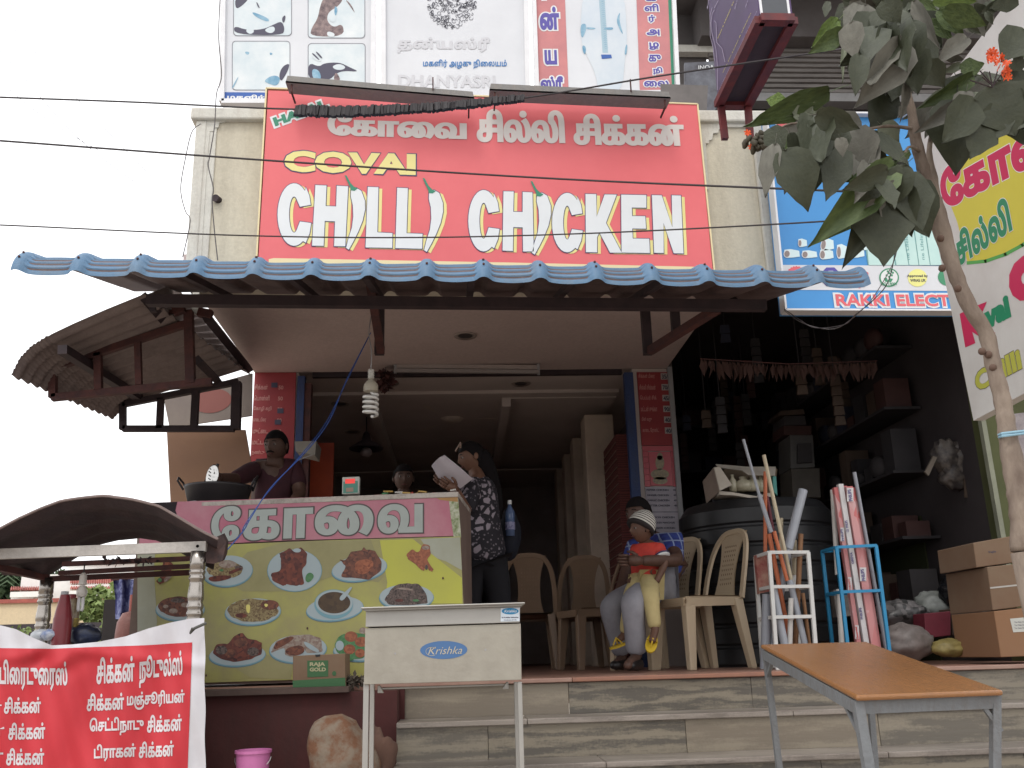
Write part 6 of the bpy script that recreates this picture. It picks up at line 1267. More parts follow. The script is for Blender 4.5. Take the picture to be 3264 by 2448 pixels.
def head(par, c, h, face, m, up=Vector((0, 0, 1)), hairk='short', moust=False, closed=False):
    mb, f, s, u = headmb(c, h, face, up); c = Vector(c)
    for sg in (-1, 1):
        e = c+s*sg*.15*h+f*.365*h+u*.03*h
        MB().ball(e-f*.006*h, (.05*h, .05*h, .036*h), 10, 8).build('eye', EYW, par, smooth=True); MB().ball(e+f*.03*h, .026*h, 8, 6).build('iris', EYD, par, smooth=True)
        MB().tube([e+s*sg*.07*h+u*.09*h+f*.01*h, e+u*.115*h+f*.045*h, e-s*sg*.07*h+u*.10*h+f*.05*h], .012*h, 5).build('eyebrow', HAIR, par)
    MB().tube([c-s*.1*h-u*.27*h+f*.385*h, c-u*.262*h+f*.42*h, c+s*.1*h-u*.27*h+f*.385*h], [.012*h, .024*h, .012*h], 6).build('lips', LIP, par, smooth=True)
    if moust: MB().tube([c-s*.14*h-u*.235*h+f*.37*h, c-s*.05*h-u*.19*h+f*.44*h, c+s*.05*h-u*.19*h+f*.44*h, c+s*.14*h-u*.235*h+f*.37*h], [.012*h, .028*h, .028*h, .012*h], 7).build('moustache', HAIR, par, smooth=True)
    def hf(a, b):
        th = 2*math.pi*a; ph = math.pi*b; z = math.cos(ph); r = math.sin(ph); x = r*math.sin(th); y = r*math.cos(th)
        cy_ = math.cos(th); lo = .40 if cy_ > .5 else (.40-(.5-cy_)*1.2 if cy_ > -.2 else -.42)
        z = max(z, lo); k = 1.09+.03*noise.noise(Vector((x*5, y*5, z*5)))
        if z == lo: rr = min(1, r); 
        q = math.sqrt(max(0, 1-z*z)); n_ = math.hypot(x, y) or 1; x, y = x/n_*min(q, max(r, q*.2) if z > lo else q), y/n_*min(q, max(r, q*.2) if z > lo else q)
        return c+s*x*.355*h*k+f*(y*.43*h*k-.01*h)+u*z*.5*h*k
    hm_ = MB().grid(hf, 32, 22); hm_.build('hair', HAIR, par, smooth=True)
    return mb, f, s, u
def hand(w, d, palm_n, L=.17, curl=.5, n=5):
    """five finger chains; w wrist, d pointing direction, palm_n palm normal; returns MB"""
    d = Vector(d).normalized(); pn = Vector(palm_n); pn = (pn-d*pn.dot(d)).normalized(); s = d.cross(pn); w = Vector(w); mb = MB()
    mb.tube([w-d*.01, w+d*.03, w+d*.075], [.022*L/.17, .034*L/.17, .030*L/.17], 8)
    k = L/.17
    for i, (off, ln) in enumerate(((-.027, .062), (-.009, .072), (.009, .068), (.026, .054))):
        b = w+d*.07*k+s*off*k; pts = [b]; a = 0; 
        for j in range(3): a += curl*.7; pts.append(pts[-1]+(d*math.cos(a)+pn*math.sin(a))*ln*k*(.42, .33, .25)[j])
        mb.tube(pts, [.0095*k, .009*k, .008*k, .006*k], 6)
    b = w+d*.02*k-s*.026*k; mb.tube([b, b+d*.028*k-s*.022*k+pn*.008*k, b+d*.055*k-s*.026*k+pn*.02*k], [.012*k, .010*k, .007*k], 6)
    return mb
def body(name, par, N, E, m, ex): return skin(name, [(Vector(p), r) for p, r in N], E, m, par, 2, ex)
# ---------------- cook
cE = crop(550, 1330, .22604); pE = lambda x, y, Y: P(*cE(x, y), Y)
ck = thing('person', pE(1480, 1100, 6.25).to_2d().to_3d(), 'moustached cook in a dark maroon shirt reaching over the wok with a skimmer', 'person')
hc = pE(1462, 410, 6.2); hh_ = .205
mbh, *_ = head(ck, hc, hh_, (-.35, -1, -.12), SKD, hairk='short', moust=True)
ch_, sh1, sh2 = pE(1440, 760, 6.28), pE(1180, 730, 6.22), pE(1720, 740, 6.3)
el, wr = pE(880, 880, 5.95), pE(640, 850, 5.55); el2, wr2 = pE(1800, 1080, 6.2), pE(1650, 1260, 5.95)
pel = Vector((ch_.x, 6.33, .92))
ex = [mbh, hand(wr, el.lerp(wr, 1)-el, (0, 0, -1), .17, .7)]
N = [(pel, .13), (ch_.lerp(pel, .5), .13), (ch_, .135), (hc-Vector((0, -.01, .13)), .055), (hc-Vector((0, 0, .05)), .06), (sh1, .06), (el, .045), (wr, .028), (sh2, .06), (el2, .045), (wr2, .03), (pel+Vector((-.09, 0, -.08)), .10), (pel+Vector((-.1, 0, -.48)), .065), (pel+Vector((-.1, .02, -.88)), .045), (pel+Vector((.09, 0, -.08)), .10), (pel+Vector((.1, 0, -.48)), .065), (pel+Vector((.1, .02, -.88)), .045)]
E_ = [(0, 1), (1, 2), (2, 3), (3, 4), (2, 5), (5, 6), (6, 7), (2, 8), (8, 9), (9, 10), (0, 11), (11, 12), (12, 13), (0, 14), (14, 15), (15, 16)]
body('body', ck, N, E_, SKD, ex)
SHm = mat('shirt_maroon', (.055, .014, .020), .85, c2=(.035, .010, .016), scale=9)
skin('shirt', [(pel, .155), (ch_.lerp(pel, .5), .155), (ch_, .155), (ch_.lerp(hc, .38), .075), (sh1, .078), (sh1.lerp(el, .55), .064), (el.lerp(wr, .1), .05), (sh2, .078), (sh2.lerp(el2, .8), .06)], [(0, 1), (1, 2), (2, 3), (2, 4), (4, 5), (5, 6), (2, 7), (7, 8)], SHm, ck, 2)
skin('trousers', [(pel+Vector((0, 0, -.03)), .15), (pel+Vector((-.1, 0, -.2)), .11), (pel+Vector((-.1, 0, -.5)), .085), (pel+Vector((-.1, .02, -.84)), .07), (pel+Vector((.1, 0, -.2)), .11), (pel+Vector((.1, 0, -.5)), .085), (pel+Vector((.1, .02, -.84)), .07)], [(0, 1), (1, 2), (2, 3), (0, 4), (4, 5), (5, 6)], mat('trouser_dark', (.03, .03, .035), .8), ck, 2)
MB().tube([wr+Vector((-.03, -.05, -.02)), P(*cO(600, 850), 5.42)], .007).build('handle', M['steel'], bpy.data.objects['skimmer'])
# ---------------- woman reading
cF = crop(1350, 1380, .3617); pF = lambda x, y, Y: P(*cF(x, y), Y); YW = 6.1
wo = thing('person', Vector((pF(500, 900, YW).x, YW, 0)), 'woman with long dark hair and black patterned tunic reading a sheet of paper', 'person')
hc = pF(425, 215, YW); fd = Vector((-.93, -.25, -.22))
mbh, f, s, u = head(wo, hc, .2, fd, SKN)
nk, ch2, wa, hp = pF(465, 340, YW), pF(500, 520, YW+.02), pF(495, 760, YW+.03), pF(520, 1000, YW+.03)
sA, eA, wA = pF(425, 470, YW-.13), pF(385, 690, YW-.22), pF(285, 500, YW-.38); sB, eB, wB = pF(550, 440, YW+.15), pF(520, 700, YW+.1), pF(220, 470, YW-.2)
hd = hand(wA, pF(180, 440, YW-.45)-wA, (.3, 1, .2), .16, .6)
fz = .0
kn = lambda dx: Vector((hp.x+dx*.5, YW+.03, .48)); ft = lambda dx: Vector((hp.x+dx*.5, YW+.05, .06))
N = [(hp, .13), (wa, .105), (ch2, .12), (nk, .045), (hc-Vector((0, 0, .05)), .05), (sA, .05), (eA, .036), (wA, .024), (sB, .05), (eB, .036), (wB, .024), (hp+Vector((-.08, -.02, -.1)), .085), (kn(-.18), .055), (ft(-.2), .038), (ft(-.2)+Vector((-.12, -.04, -.03)), .028), (hp+Vector((.08, .02, -.1)), .085), (kn(.2), .055), (ft(.22), .038), (ft(.22)+Vector((-.12, -.04, -.03)), .028)]
E_ = [(0, 1), (1, 2), (2, 3), (3, 4), (2, 5), (5, 6), (6, 7), (2, 8), (8, 9), (9, 10), (0, 11), (11, 12), (12, 13), (13, 14), (0, 15), (15, 16), (16, 17), (17, 18)]
body('body', wo, N, E_, SKN, [mbh, hd, hand(wB, pF(150, 420, YW-.25)-wB, (.3, 1, .2), .16, .6)])
KU = mat('kurta', (.30, .26, .30), .85, c2=(.016, .014, .02), scale=13, kind='vor', amt=.06)
def kurta_mat():
    m = bpy.data.materials.new('kurta_print'); m.use_nodes = True; t = m.node_tree; b = t.nodes['Principled BSDF']; b.inputs['Roughness'].default_value = .85
    tc = t.nodes.new('ShaderNodeTexCoord'); mp = t.nodes.new('ShaderNodeMapping'); mp.inputs['Scale'].default_value = (1, 1, 1)
    v = t.nodes.new('ShaderNodeTexVoronoi'); v.feature = 'DISTANCE_TO_EDGE'; v.inputs['Scale'].default_value = 19
    v2 = t.nodes.new('ShaderNodeTexVoronoi'); v2.inputs['Scale'].default_value = 42; n = t.nodes.new('ShaderNodeTexNoise'); n.inputs['Scale'].default_value = 5
    def lt(o, a, b_):
        r = t.nodes.new('ShaderNodeMapRange'); r.inputs[1].default_value = a; r.inputs[2].default_value = b_; t.links.new(o, r.inputs[0]); return r.outputs[0]
    for q in (v, v2, n): t.links.new(tc.outputs['Object'], q.inputs['Vector'])
    a = lt(v.outputs['Distance'], .16, .2); k = lt(n.outputs['Fac'], .50, .53)
    mm = t.nodes.new('ShaderNodeMath'); mm.operation = 'MULTIPLY'; t.links.new(a, mm.inputs[0]); t.links.new(k, mm.inputs[1])
    d = lt(v2.outputs['Distance'], .30, .22); ms_ = t.nodes.new('ShaderNodeMath'); ms_.operation = 'MULTIPLY'; t.links.new(d, ms_.inputs[0]); ms_.inputs[1].default_value = .55
    mx = t.nodes.new('ShaderNodeMath'); mx.operation = 'MAXIMUM'; t.links.new(mm.outputs[0], mx.inputs[0]); t.links.new(ms_.outputs[0], mx.inputs[1])
    c = t.nodes.new('ShaderNodeMix'); c.data_type = 'RGBA'; t.links.new(mx.outputs[0], c.inputs[0]); c.inputs[6].default_value = (.016, .014, .02, 1); c.inputs[7].default_value = (.30, .26, .30, 1); t.links.new(c.outputs[2], b.inputs['Base Color']); return m
KUm = kurta_mat(); hem = pF(530, 1195, YW+.03)
skin('kurta', [(hem, (.19, .16)), (hp, .165), (wa, .135), (ch2, .148), (nk.lerp(ch2, .3), .085), (sA, .075), (eA.lerp(sA, .15), .058), (eA.lerp(wA, .1), .05), (sB, .075), (eB, .058)], [(0, 1), (1, 2), (2, 3), (3, 4), (3, 5), (5, 6), (6, 7), (3, 8), (8, 9)], KUm, wo, 2)
skin('trousers', [(hp+Vector((0, 0, .04)), .15), (hp+Vector((-.08, 0, -.2)), .10), (kn(-.18), .085), (ft(-.2), .07), (hp+Vector((.08, 0, -.2)), .10), (kn(.2), .085), (ft(.22), .07)], [(0, 1), (1, 2), (2, 3), (0, 4), (4, 5), (5, 6)], mat('trouser_black', (.010, .010, .014), .85), wo, 2)
# long hair down the back
skin('long_hair', [(hc+Vector((.03, .0, .05)), .08), (hc+Vector((.07, .02, -.03)), .08), (pF(560, 350, YW+.06), .075), (pF(600, 480, YW+.10), .07), (pF(640, 640, YW+.12), .055), (pF(655, 780, YW+.12), .03)], [(0, 1), (1, 2), (2, 3), (3, 4), (4, 5)], HAIR, wo, 2)
MB().tube([hc+f*.08+u*.07-s*.06, hc+f*.05+u*.11, hc+f*.08+u*.07+s*.06], .006).build('sunglasses', plain('glasses_rim', (.35, .25, .2), .2), wo)
pp = thing('paper_sheet', pF(220, 330, YW-.35), 'curled white sheet of paper held up by the woman', 'paper')
PCN = [pF(70, 290, YW-.42), pF(185, 195, YW-.46), pF(435, 405, YW-.30), pF(325, 490, YW-.30), pF(130, 400, YW-.38)]
def paper(a, b):
    p = PCN[0].lerp(PCN[4], .5) if False else None
    l = PCN[0].lerp(PCN[4], b*.9); l2 = PCN[1].lerp(PCN[2].lerp(PCN[3], .0), 0); top = PCN[1].lerp(PCN[2], a); bot = (PCN[0].lerp(PCN[4], min(1, a*2)) if a < .5 else PCN[4].lerp(PCN[3], (a-.5)*2)); p = top.lerp(bot, b)
    return p+Vector((0, -.05*math.sin(math.pi*b)*(1-a)-.02*math.sin(3*a), 0))
MB().grid(paper, 16, 12).build('sheet', mat('paper_white', (.52, .48, .52), .8, c2=(.48, .44, .48), scale=2), pp, smooth=True)
bg_ = thing('shoulder_bag', pF(760, 1000, YW+.25), 'dark blue shoulder bag hanging behind the woman, water bottle in its side', 'bag')
MB().grid(lambda a, b: (lambda d: pF(750, 900, YW+.25)+Vector((.085*d.x, .09*d.y, .17*d.z))*(1+.12*noise.noise(d*2)))(Vector((math.sin(math.pi*b)*math.cos(6.283*a), math.sin(math.pi*b)*math.sin(6.283*a), -math.cos(math.pi*b)))), 20, 14).build('body', mat('bag_navy', (.010, .012, .022), .8, scale=8), bg_, smooth=True)
q = pF(762, 760, YW+.1); bo = thing('water_bottle', q, 'blue-labelled water bottle in the side of the dark bag', 'bottle')
MB().lathe([(0, -.11), (.03, -.11), (.032, .02), (.03, .05), (.012, .085), (.012, .10)], q, 16).build('bottle', mat('bottle_blue', (.05, .09, .20), .15, c2=(.12, .16, .26), scale=12), bo, smooth=True); MB().lathe([(0, .125), (.014, .125), (.014, .098), (0, .098)], q, 12).build('cap', WHT, bo); MB().lathe([(.0325, -.07), (.0325, -.02)], q, 16).build('label', mat('bottle_label', (.35, .35, .5), .5, c2=(.03, .03, .12), scale=40), bo)
# ---------------- cashier
q = P(1286, 1525, 6.9); cs = thing('person', Vector((q.x, 6.95, 0)), 'dark-haired cashier whose head shows low behind the counter', 'person')
mbh, *_ = head(cs, q, .2, (.15, -1, -.05), SKD)
t0 = q-Vector((0, -.05, .35)); N = [(t0-Vector((0, 0, .25)), .13), (t0, .14), (q-Vector((0, 0, .13)), .05), (q-Vector((0, 0, .05)), .05), (t0+Vector((-.2, 0, .1)), .06), (t0+Vector((-.24, -.1, -.15)), .045), (t0+Vector((-.1, -.3, -.2)), .03), (t0+Vector((.2, 0, .1)), .06), (t0+Vector((.24, -.1, -.15)), .045), (t0+Vector((.1, -.3, -.2)), .03)]
body('body', cs, N, [(0, 1), (1, 2), (2, 3), (1, 4), (4, 5), (5, 6), (1, 7), (7, 8), (8, 9)], SKD, [mbh, hand(N[6][0], (1, -.3, 0), (0, 0, -1)), hand(N[9][0], (-1, -.3, 0), (0, 0, -1))])
skin('shirt', [(t0-Vector((0, 0, .28)), .15), (t0, .16), (t0+Vector((0, 0, .13)), .08), (t0+Vector((-.2, 0, .1)), .075), (t0+Vector((-.24, -.08, -.1)), .06), (t0+Vector((.2, 0, .1)), .075), (t0+Vector((.24, -.08, -.1)), .06)], [(0, 1), (1, 2), (1, 3), (3, 4), (1, 5), (5, 6)], mat('shirt_rust', (.12, .03, .025), .85, c2=(.04, .02, .02), scale=18), cs, 2)
tag(MB().box((t0.x-.25, 6.8, 0), (t0.x+.25, 7.15, .45)).build('stool_box', M['innerdark'], None), 'dark stool box the cashier sits on behind the counter', 'stool')
# ---------------- seated man
cG = crop(1850, 1500, 600/1422); pG = lambda x, y, Y: P(*cG(x, y), Y); YM = 6.32
mn = thing('person', Vector((pG(600, 1000, YM).x, YM, 0)), 'seated man in a blue plaid shirt and grey trousers holding a child on his lap', 'person')
hc = pG(440, 330, YM+.05); mbh, *_ = head(mn, hc, .225, (-.75, -.65, -.1), SKD)
ch_, pel, nk = pG(600, 640, YM+.05), pG(670, 900, YM+.06), pG(520, 480, YM+.05)
pel = Vector((pel.x, YM+.06, .53))
sR, eR, wR = pG(670, 560, YM-.10), pG(735, 680, YM-.36), pG(455, 680, YM-.56)       # near arm wraps the child
sL, eL, wL = pG(400, 600, YM+.12), pG(340, 800, YM+.05), pG(285, 940, YM-.12)
kR, aR, tR = pG(390, 985, YM-.62), pG(430, 1400, YM-.55), pG(345, 1478, YM-.72); kL, aL, tL = pG(215, 1010, YM-.22), pG(320, 1380, YM-.12), pG(255, 1450, YM-.25)
for v in (aR, aL): v.z = .09
for v in (tR, tL): v.z = .035
N = [(pel, .125), (pel.lerp(ch_, .5), .125), (ch_, .135), (nk, .055), (hc-Vector((0, 0, .06)), .06), (sR, .062), (eR, .048), (wR, .033), (sL, .062), (eL, .046), (wL, .03), (pel+Vector((-.08, -.1, .0)), .10), (kR, .068), (aR, .034), (tR, .026), (pel+Vector((-.06, .06, .0)), .10), (kL, .066), (aL, .034), (tL, .026)]
E_ = [(0, 1), (1, 2), (2, 3), (3, 4), (2, 5), (5, 6), (6, 7), (2, 8), (8, 9), (9, 10), (0, 11), (11, 12), (12, 13), (13, 14), (0, 15), (15, 16), (16, 17), (17, 18)]
body('body', mn, N, E_, SKD, [mbh, hand(wR, Vector((-1, .0, .05)), (0, 1, 0), .18, .35), hand(wL, Vector((-.25, -.3, -1)), (0, 1, -.2), .18, .5)])
def plaid():
    m = bpy.data.materials.new('plaid_blue'); m.use_nodes = True; t = m.node_tree; b = t.nodes['Principled BSDF']; b.inputs['Roughness'].default_value = .85
    tc = t.nodes.new('ShaderNodeTexCoord'); sp = t.nodes.new('ShaderNodeSeparateXYZ'); t.links.new(tc.outputs['Object'], sp.inputs[0]); outs = []
    for k, (ax, f, w) in enumerate(((0, 17, .10), (2, 15, .10), (0, 34, .05), (2, 30, .05))):
        ad = t.nodes.new('ShaderNodeMath'); ad.operation = 'MULTIPLY'; t.links.new(sp.outputs[ax], ad.inputs[0]); ad.inputs[1].default_value = f
        fr = t.nodes.new('ShaderNodeMath'); fr.operation = 'FRACT'; t.links.new(ad.outputs[0], fr.inputs[0]); l = t.nodes.new('ShaderNodeMath'); l.operation = 'LESS_THAN'; t.links.new(fr.outputs[0], l.inputs[0]); l.inputs[1].default_value = w*1.5; outs.append(l.outputs[0])
    a = t.nodes.new('ShaderNodeMath'); a.operation = 'MAXIMUM'; t.links.new(outs[0], a.inputs[0]); t.links.new(outs[1], a.inputs[1])
    n = t.nodes.new('ShaderNodeTexNoise'); n.inputs['Scale'].default_value = 9; t.links.new(tc.outputs['Object'], n.inputs['Vector']); cr = t.nodes.new('ShaderNodeValToRGB'); cr.color_ramp.elements[0].color = (.015, .022, .14, 1); cr.color_ramp.elements[1].color = (.03, .055, .26, 1); cr.color_ramp.elements[0].position = .42; cr.color_ramp.elements[1].position = .58; t.links.new(n.outputs['Fac'], cr.inputs[0])
    c = t.nodes.new('ShaderNodeMix'); c.data_type = 'RGBA'; t.links.new(a.outputs[0], c.inputs[0]); t.links.new(cr.outputs[0], c.inputs[6]); c.inputs[7].default_value = (.22, .27, .42, 1); t.links.new(c.outputs[2], b.inputs['Base Color']); return m
skin('shirt', [(pel+Vector((.02, 0, .02)), .158), (pel.lerp(ch_, .5), .155), (ch_, .158), (nk.lerp(ch_, .25), .09), (sR, .085), (sR.lerp(eR, .62), .075), (sL, .085), (sL.lerp(eL, .7), .07)], [(0, 1), (1, 2), (2, 3), (2, 4), (4, 5), (2, 6), (6, 7)], plaid(), mn, 2)
TRm = mat('trouser_grey', (.27, .265, .29), .85, c2=(.21, .205, .23), scale=7, bump=.3, bscale=20)
skin('trousers', [(pel+Vector((0, 0, -.01)), .145), (pel+Vector((-.08, -.1, .0)), .12), (kR, .080), (kR.lerp(aR, .5), .068), (aR+Vector((0, 0, .0)), .070), (pel+Vector((-.06, .06, .0)), .12), (kL, .080), (kL.lerp(aL, .5), .068), (aL+Vector((0, 0, .0)), .068)], [(0, 1), (1, 2), (2, 3), (3, 4), (0, 5), (5, 6), (6, 7), (7, 8)], TRm, mn, 2)
shm_ = mat('shoe_black', (.02, .016, .016), .35)
for a_, b_ in ((aR, tR), (aL, tL)):
    d = (b_-a_); d.z = 0; d.normalize(); skin('shoe', [(Vector((a_.x, a_.y, .042))-d*.03, (.042, .04)), (Vector((a_.x, a_.y, .045))+d*.06, (.046, .04)), (Vector((a_.x, a_.y, .035))+d*.17, (.04, .028))], [(0, 1), (1, 2)], shm_, mn, 1)
# ---------------- child
YC = YM-.36
kd = thing('person', pG(510, 860, YC), 'small child in a striped knitted cap, red shirt and yellow trousers on the man\'s lap', 'person')
SKC = mat('skin_child', (.13, .065, .042), .55, c2=(.11, .055, .036), scale=20)
hc = pG(462, 445, YC); mbh, f, s, u = headmb(hc, .175, (-.92, -.38, 0)); h = .175
for sg in (-1, 1):
    e = hc+s*sg*.15*h+f*.36*h+u*.02*h; MB().ball(e-f*.006*h, (.05*h, .05*h, .036*h), 10, 8).build('eye', EYW, kd, smooth=True); MB().ball(e+f*.03*h, .028*h, 8, 6).build('iris', EYD, kd, smooth=True)
MB().tube([hc-s*.08*h-u*.27*h+f*.385*h, hc-u*.26*h+f*.425*h, hc+s*.08*h-u*.27*h+f*.385*h], [.012*h, .028*h, .012*h], 6).build('lips', LIP, kd, smooth=True)
MB().grid(lambda a, b: hc-f*.02+(lambda d: s*d.x*.385*h+f*d.y*.45*h+u*max(d.z, -.25)*.53*h)(Vector((math.sin(math.pi*b)*math.cos(6.283*a), min(.45, math.sin(math.pi*b)*math.sin(6.283*a)), -math.cos(math.pi*b)))), 24, 16).build('hair', HAIR, kd, smooth=True)
ch_, pel, nk = pG(505, 650, YC), pG(480, 850, YC+.02), pG(490, 530, YC)
sR, eR, wR = pG(600, 600, YC-.06), pG(640, 700, YC-.10), pG(570, 850, YC-.14); sL, eL, wL = pG(430, 600, YC+.08), pG(420, 700, YC+.08), pG(430, 790, YC)
kR, aR = pG(525, 930, YC-.26), pG(565, 1200, YC-.30); kL, aL = pG(385, 930, YC+.02), pG(335, 1240, YC+.08)
tR, tL = pG(540, 1300, YC-.36), pG(285, 1285, YC+.03)
N = [(pel, .075), (ch_, .08), (nk, .032), (hc-u*.05, .035), (sR, .036), (eR, .027), (wR, .02), (sL, .036), (eL, .027), (wL, .02), (pel+Vector((.02, -.05, -.01)), .058), (kR, .045), (aR, .026), (aR.lerp(tR, .5), .024), (tR, .022), (pel+Vector((-.04, -.02, -.01)), .058), (kL, .045), (aL, .026), (tL, .022)]
E_ = [(0, 1), (1, 2), (2, 3), (1, 4), (4, 5), (5, 6), (1, 7), (7, 8), (8, 9), (0, 10), (10, 11), (11, 12), (12, 13), (13, 14), (0, 15), (15, 16), (16, 17), (17, 18)]
body('body', kd, N, E_, SKC, [mbh, hand(wR, Vector((-.5, -.1, -.6)), (0, 1, 0), .10, .5), hand(wL, Vector((-.6, -.1, -.5)), (0, 1, 0), .10, .5)])
RS = mat('shirt_red', (.55, .055, .035), .8, c2=(.42, .04, .035), scale=14, bump=.3, bscale=30)
skin('shirt', [(pel+Vector((0, 0, -.01)), .100), (ch_.lerp(pel, .4), .096), (ch_, .094), (nk.lerp(ch_, .3), .055), (sR, .052), (sR.lerp(eR, .45), .046), (sL, .052), (sL.lerp(eL, .45), .044)], [(0, 1), (1, 2), (2, 3), (2, 4), (4, 5), (2, 6), (6, 7)], RS, kd, 2)
q = sR.lerp(eR, .5); MB().lathe([(.047, -.006), (.05, 0), (.047, .006)], q, 16, axis=tuple(eR-sR)).build('sleeve_trim', WHT, kd, smooth=True)
q = sR.lerp(eR, .38); MB().lathe([(.050, -.003), (.052, 0), (.050, .003)], q, 16, axis=tuple(eR-sR)).build('sleeve_trim', OUTL, kd, smooth=True)
YT = mat('trouser_yellow', (.50, .41, .20), .85, c2=(.42, .34, .16), scale=9, bump=.3, bscale=20)
skin('trousers', [(pel, .092), (pel+Vector((.02, -.05, -.01)), .072), (kR, .062), (kR.lerp(aR, .5), .048), (aR, .042), (pel+Vector((-.04, -.02, -.01)), .072), (kL, .06), (kL.lerp(aL, .5), .046), (aL, .04)], [(0, 1), (1, 2), (2, 3), (3, 4), (0, 5), (5, 6), (6, 7), (7, 8)], YT, kd, 2)
FY = plain('flipflop_yellow', (.62, .42, .03), .5)
for a_, t_, k in ((aR, tR, 0), (aL, tL, 1)):
    d = (t_-a_).normalized() if k == 0 else Vector((-.85, -.45, -.25)).normalized(); 
    side_ = d.cross(Vector((.2, -.5, .8)) if k == 0 else Vector((0, 0, 1))).normalized(); n_ = side_.cross(d).normalized(); c = aR.lerp(tR, .75)-n_*.026 if k == 0 else tL-n_*.024
    L = [c+d*(.075*math.cos(R(a)))+side_*(.034*math.sin(R(a))*(1+.15*math.cos(R(a)))) for a in range(0, 360, 24)]; n = len(L); mb = MB()
    mb.add(L+[v-n_*.012 for v in L], [tuple(range(n)), tuple(range(2*n-1, n-1, -1))]+[(i, (i+1) % n, n+(i+1) % n, n+i) for i in range(n)]); recalc(mb.build('flip_flop', FY, kd))
    MB().tube([c+side_*.03-d*.01, c+n_*.045+d*.01, c+d*.045+n_*.008], .005).tube([c-side_*.03-d*.01, c+n_*.045+d*.01, c+d*.045+n_*.008], .005).build('strap', FY, kd)
# knitted cap, striped, pushed to the back
cd_ = (-f*.55+u*.85).normalized(); bs = hc+u*.015+f*.005
def cap_mat():
    m = bpy.data.materials.new('cap_stripes'); m.use_nodes = True; t = m.node_tree; b = t.nodes['Principled BSDF']; b.inputs['Roughness'].default_value = .9
    tc = t.nodes.new('ShaderNodeTexCoord'); sp = t.nodes.new('ShaderNodeVectorMath'); sp.operation = 'DOT_PRODUCT'; sp.inputs[1].default_value = tuple(cd_*58); t.links.new(tc.outputs['Object'], sp.inputs[0])
    fr = t.nodes.new('ShaderNodeMath'); fr.operation = 'FRACT'; t.links.new(sp.outputs['Value'], fr.inputs[0]); l = t.nodes.new('ShaderNodeMath'); l.operation = 'LESS_THAN'; l.inputs[1].default_value = .32; t.links.new(fr.outputs[0], l.inputs[0])
    c = t.nodes.new('ShaderNodeMix'); c.data_type = 'RGBA'; t.links.new(l.outputs[0], c.inputs[0]); c.inputs[6].default_value = (.55, .53, .48, 1); c.inputs[7].default_value = (.03, .025, .025, 1); t.links.new(c.outputs[2], b.inputs['Base Color']); return m
MB().lathe([(.086, -.012), (.090, .0), (.089, .03), (.078, .065), (.052, .10), (.024, .118), (0, .122)], bs, 26, axis=tuple(cd_)).build('knitted_cap', cap_mat(), kd, smooth=True)
MB().lathe([(.087, -.016), (.094, -.010), (.094, .004), (.089, .008)], bs, 26, axis=tuple(cd_)).build('cap_band', plain('cap_black', (.03, .025, .025), .9), kd, smooth=True)
# ================================================================ food cart at the left
YF, YBk = 4.2, 4.92
k7 = crop(0, 1500, 700/1225)
fr_top = P(*k7(1110, 425), YF); zc = fr_top.z
ca = thing('food_cart', (-1.75, 4.5, ZG), 'small steel food cart with a dark arched roof and turned posts', 'cart')
RTOP = P(*k7(1110, 425), YF); LTOP = P(*k7(-60, 468), YF+.22)
MB().beam(LTOP, RTOP+Vector((.035, 0, .0)), .03, .045, side=(0, 1, 0)).build('front_rail', stained('cart_aluminium', (.46, .43, .40), (.22, .2, .18), .45, scale=8, drip=False), ca)
MB().lathe([(0, 0), (.007, 0)], RTOP+Vector((0, -.024, 0)), 10, axis=(0, -1, 0)).build('rivet', M['darksteel'], ca)
PSt = mat('turned_steel', (.36, .33, .30), .25, metal=.95, scale=12, amt=.3)
def post(top, bottom_z, r_, name='post'):
    H_ = .62; L = [(0, 0), (1.15, 0)]
    prof = [(1.0, 0), (1.0, .12), (.92, .125), (1.04, .14), (1.04, .15), (.9, .163), (1.05, .18), (1.05, .19), (.88, .205), (.88, .22), (.95, .26), (1.03, .30), (1.02, .33), (.9, .35), (1.05, .37), (1.05, .385), (.92, .40), (1.05, .42), (1.05, .435), (.92, .45), (1.05, .47), (1.05, .485), (.9, .50), (.98, .52), (.98, 1.2)]
    z = top.z; MB().lathe([(a*r_, -b*(.31/.5)) for a, b in prof]+[(r_*.98, bottom_z-z)], top, 20).build(name, PSt, ca, smooth=True)
post(RTOP-Vector((0, 0, .02)), ZG+.5, .033); BL = P(*k7(265, 600), YBk); post(BL, ZG+.5, .034)
BR = P(*k7(1125, 575), YBk); BR.z = BL.z
for (x0, y0, x1, y1, Yv, w) in ((350, 522, 1125, 488, YBk-.35, .022), (330, 572, 1125, 530, YBk-.12, .022), (240, 606, 1125, 566, YBk, .026)):
    MB().beam(P(*k7(x0, y0), Yv), P(*k7(x1, y1), Yv), w, w, side=(0, 1, 0)).build('cross_bar', M['rust'], ca)
foliage('wire_ties', tuple(P(*k7(700, 500), YBk-.36)), .16, .01, .006, 60, .03, M['darksteel'], ca, 41); tag(bpy.data.objects['wire_ties'], kind='stuff')
MB().beam(P(*k7(-200, 500), YF+.3), BL, .03, .03).build('side_rail', M['rust'], ca); MB().beam(RTOP+Vector((0, .02, -.01)), BR, .03, .03).build('side_rail', M['rust'], ca)
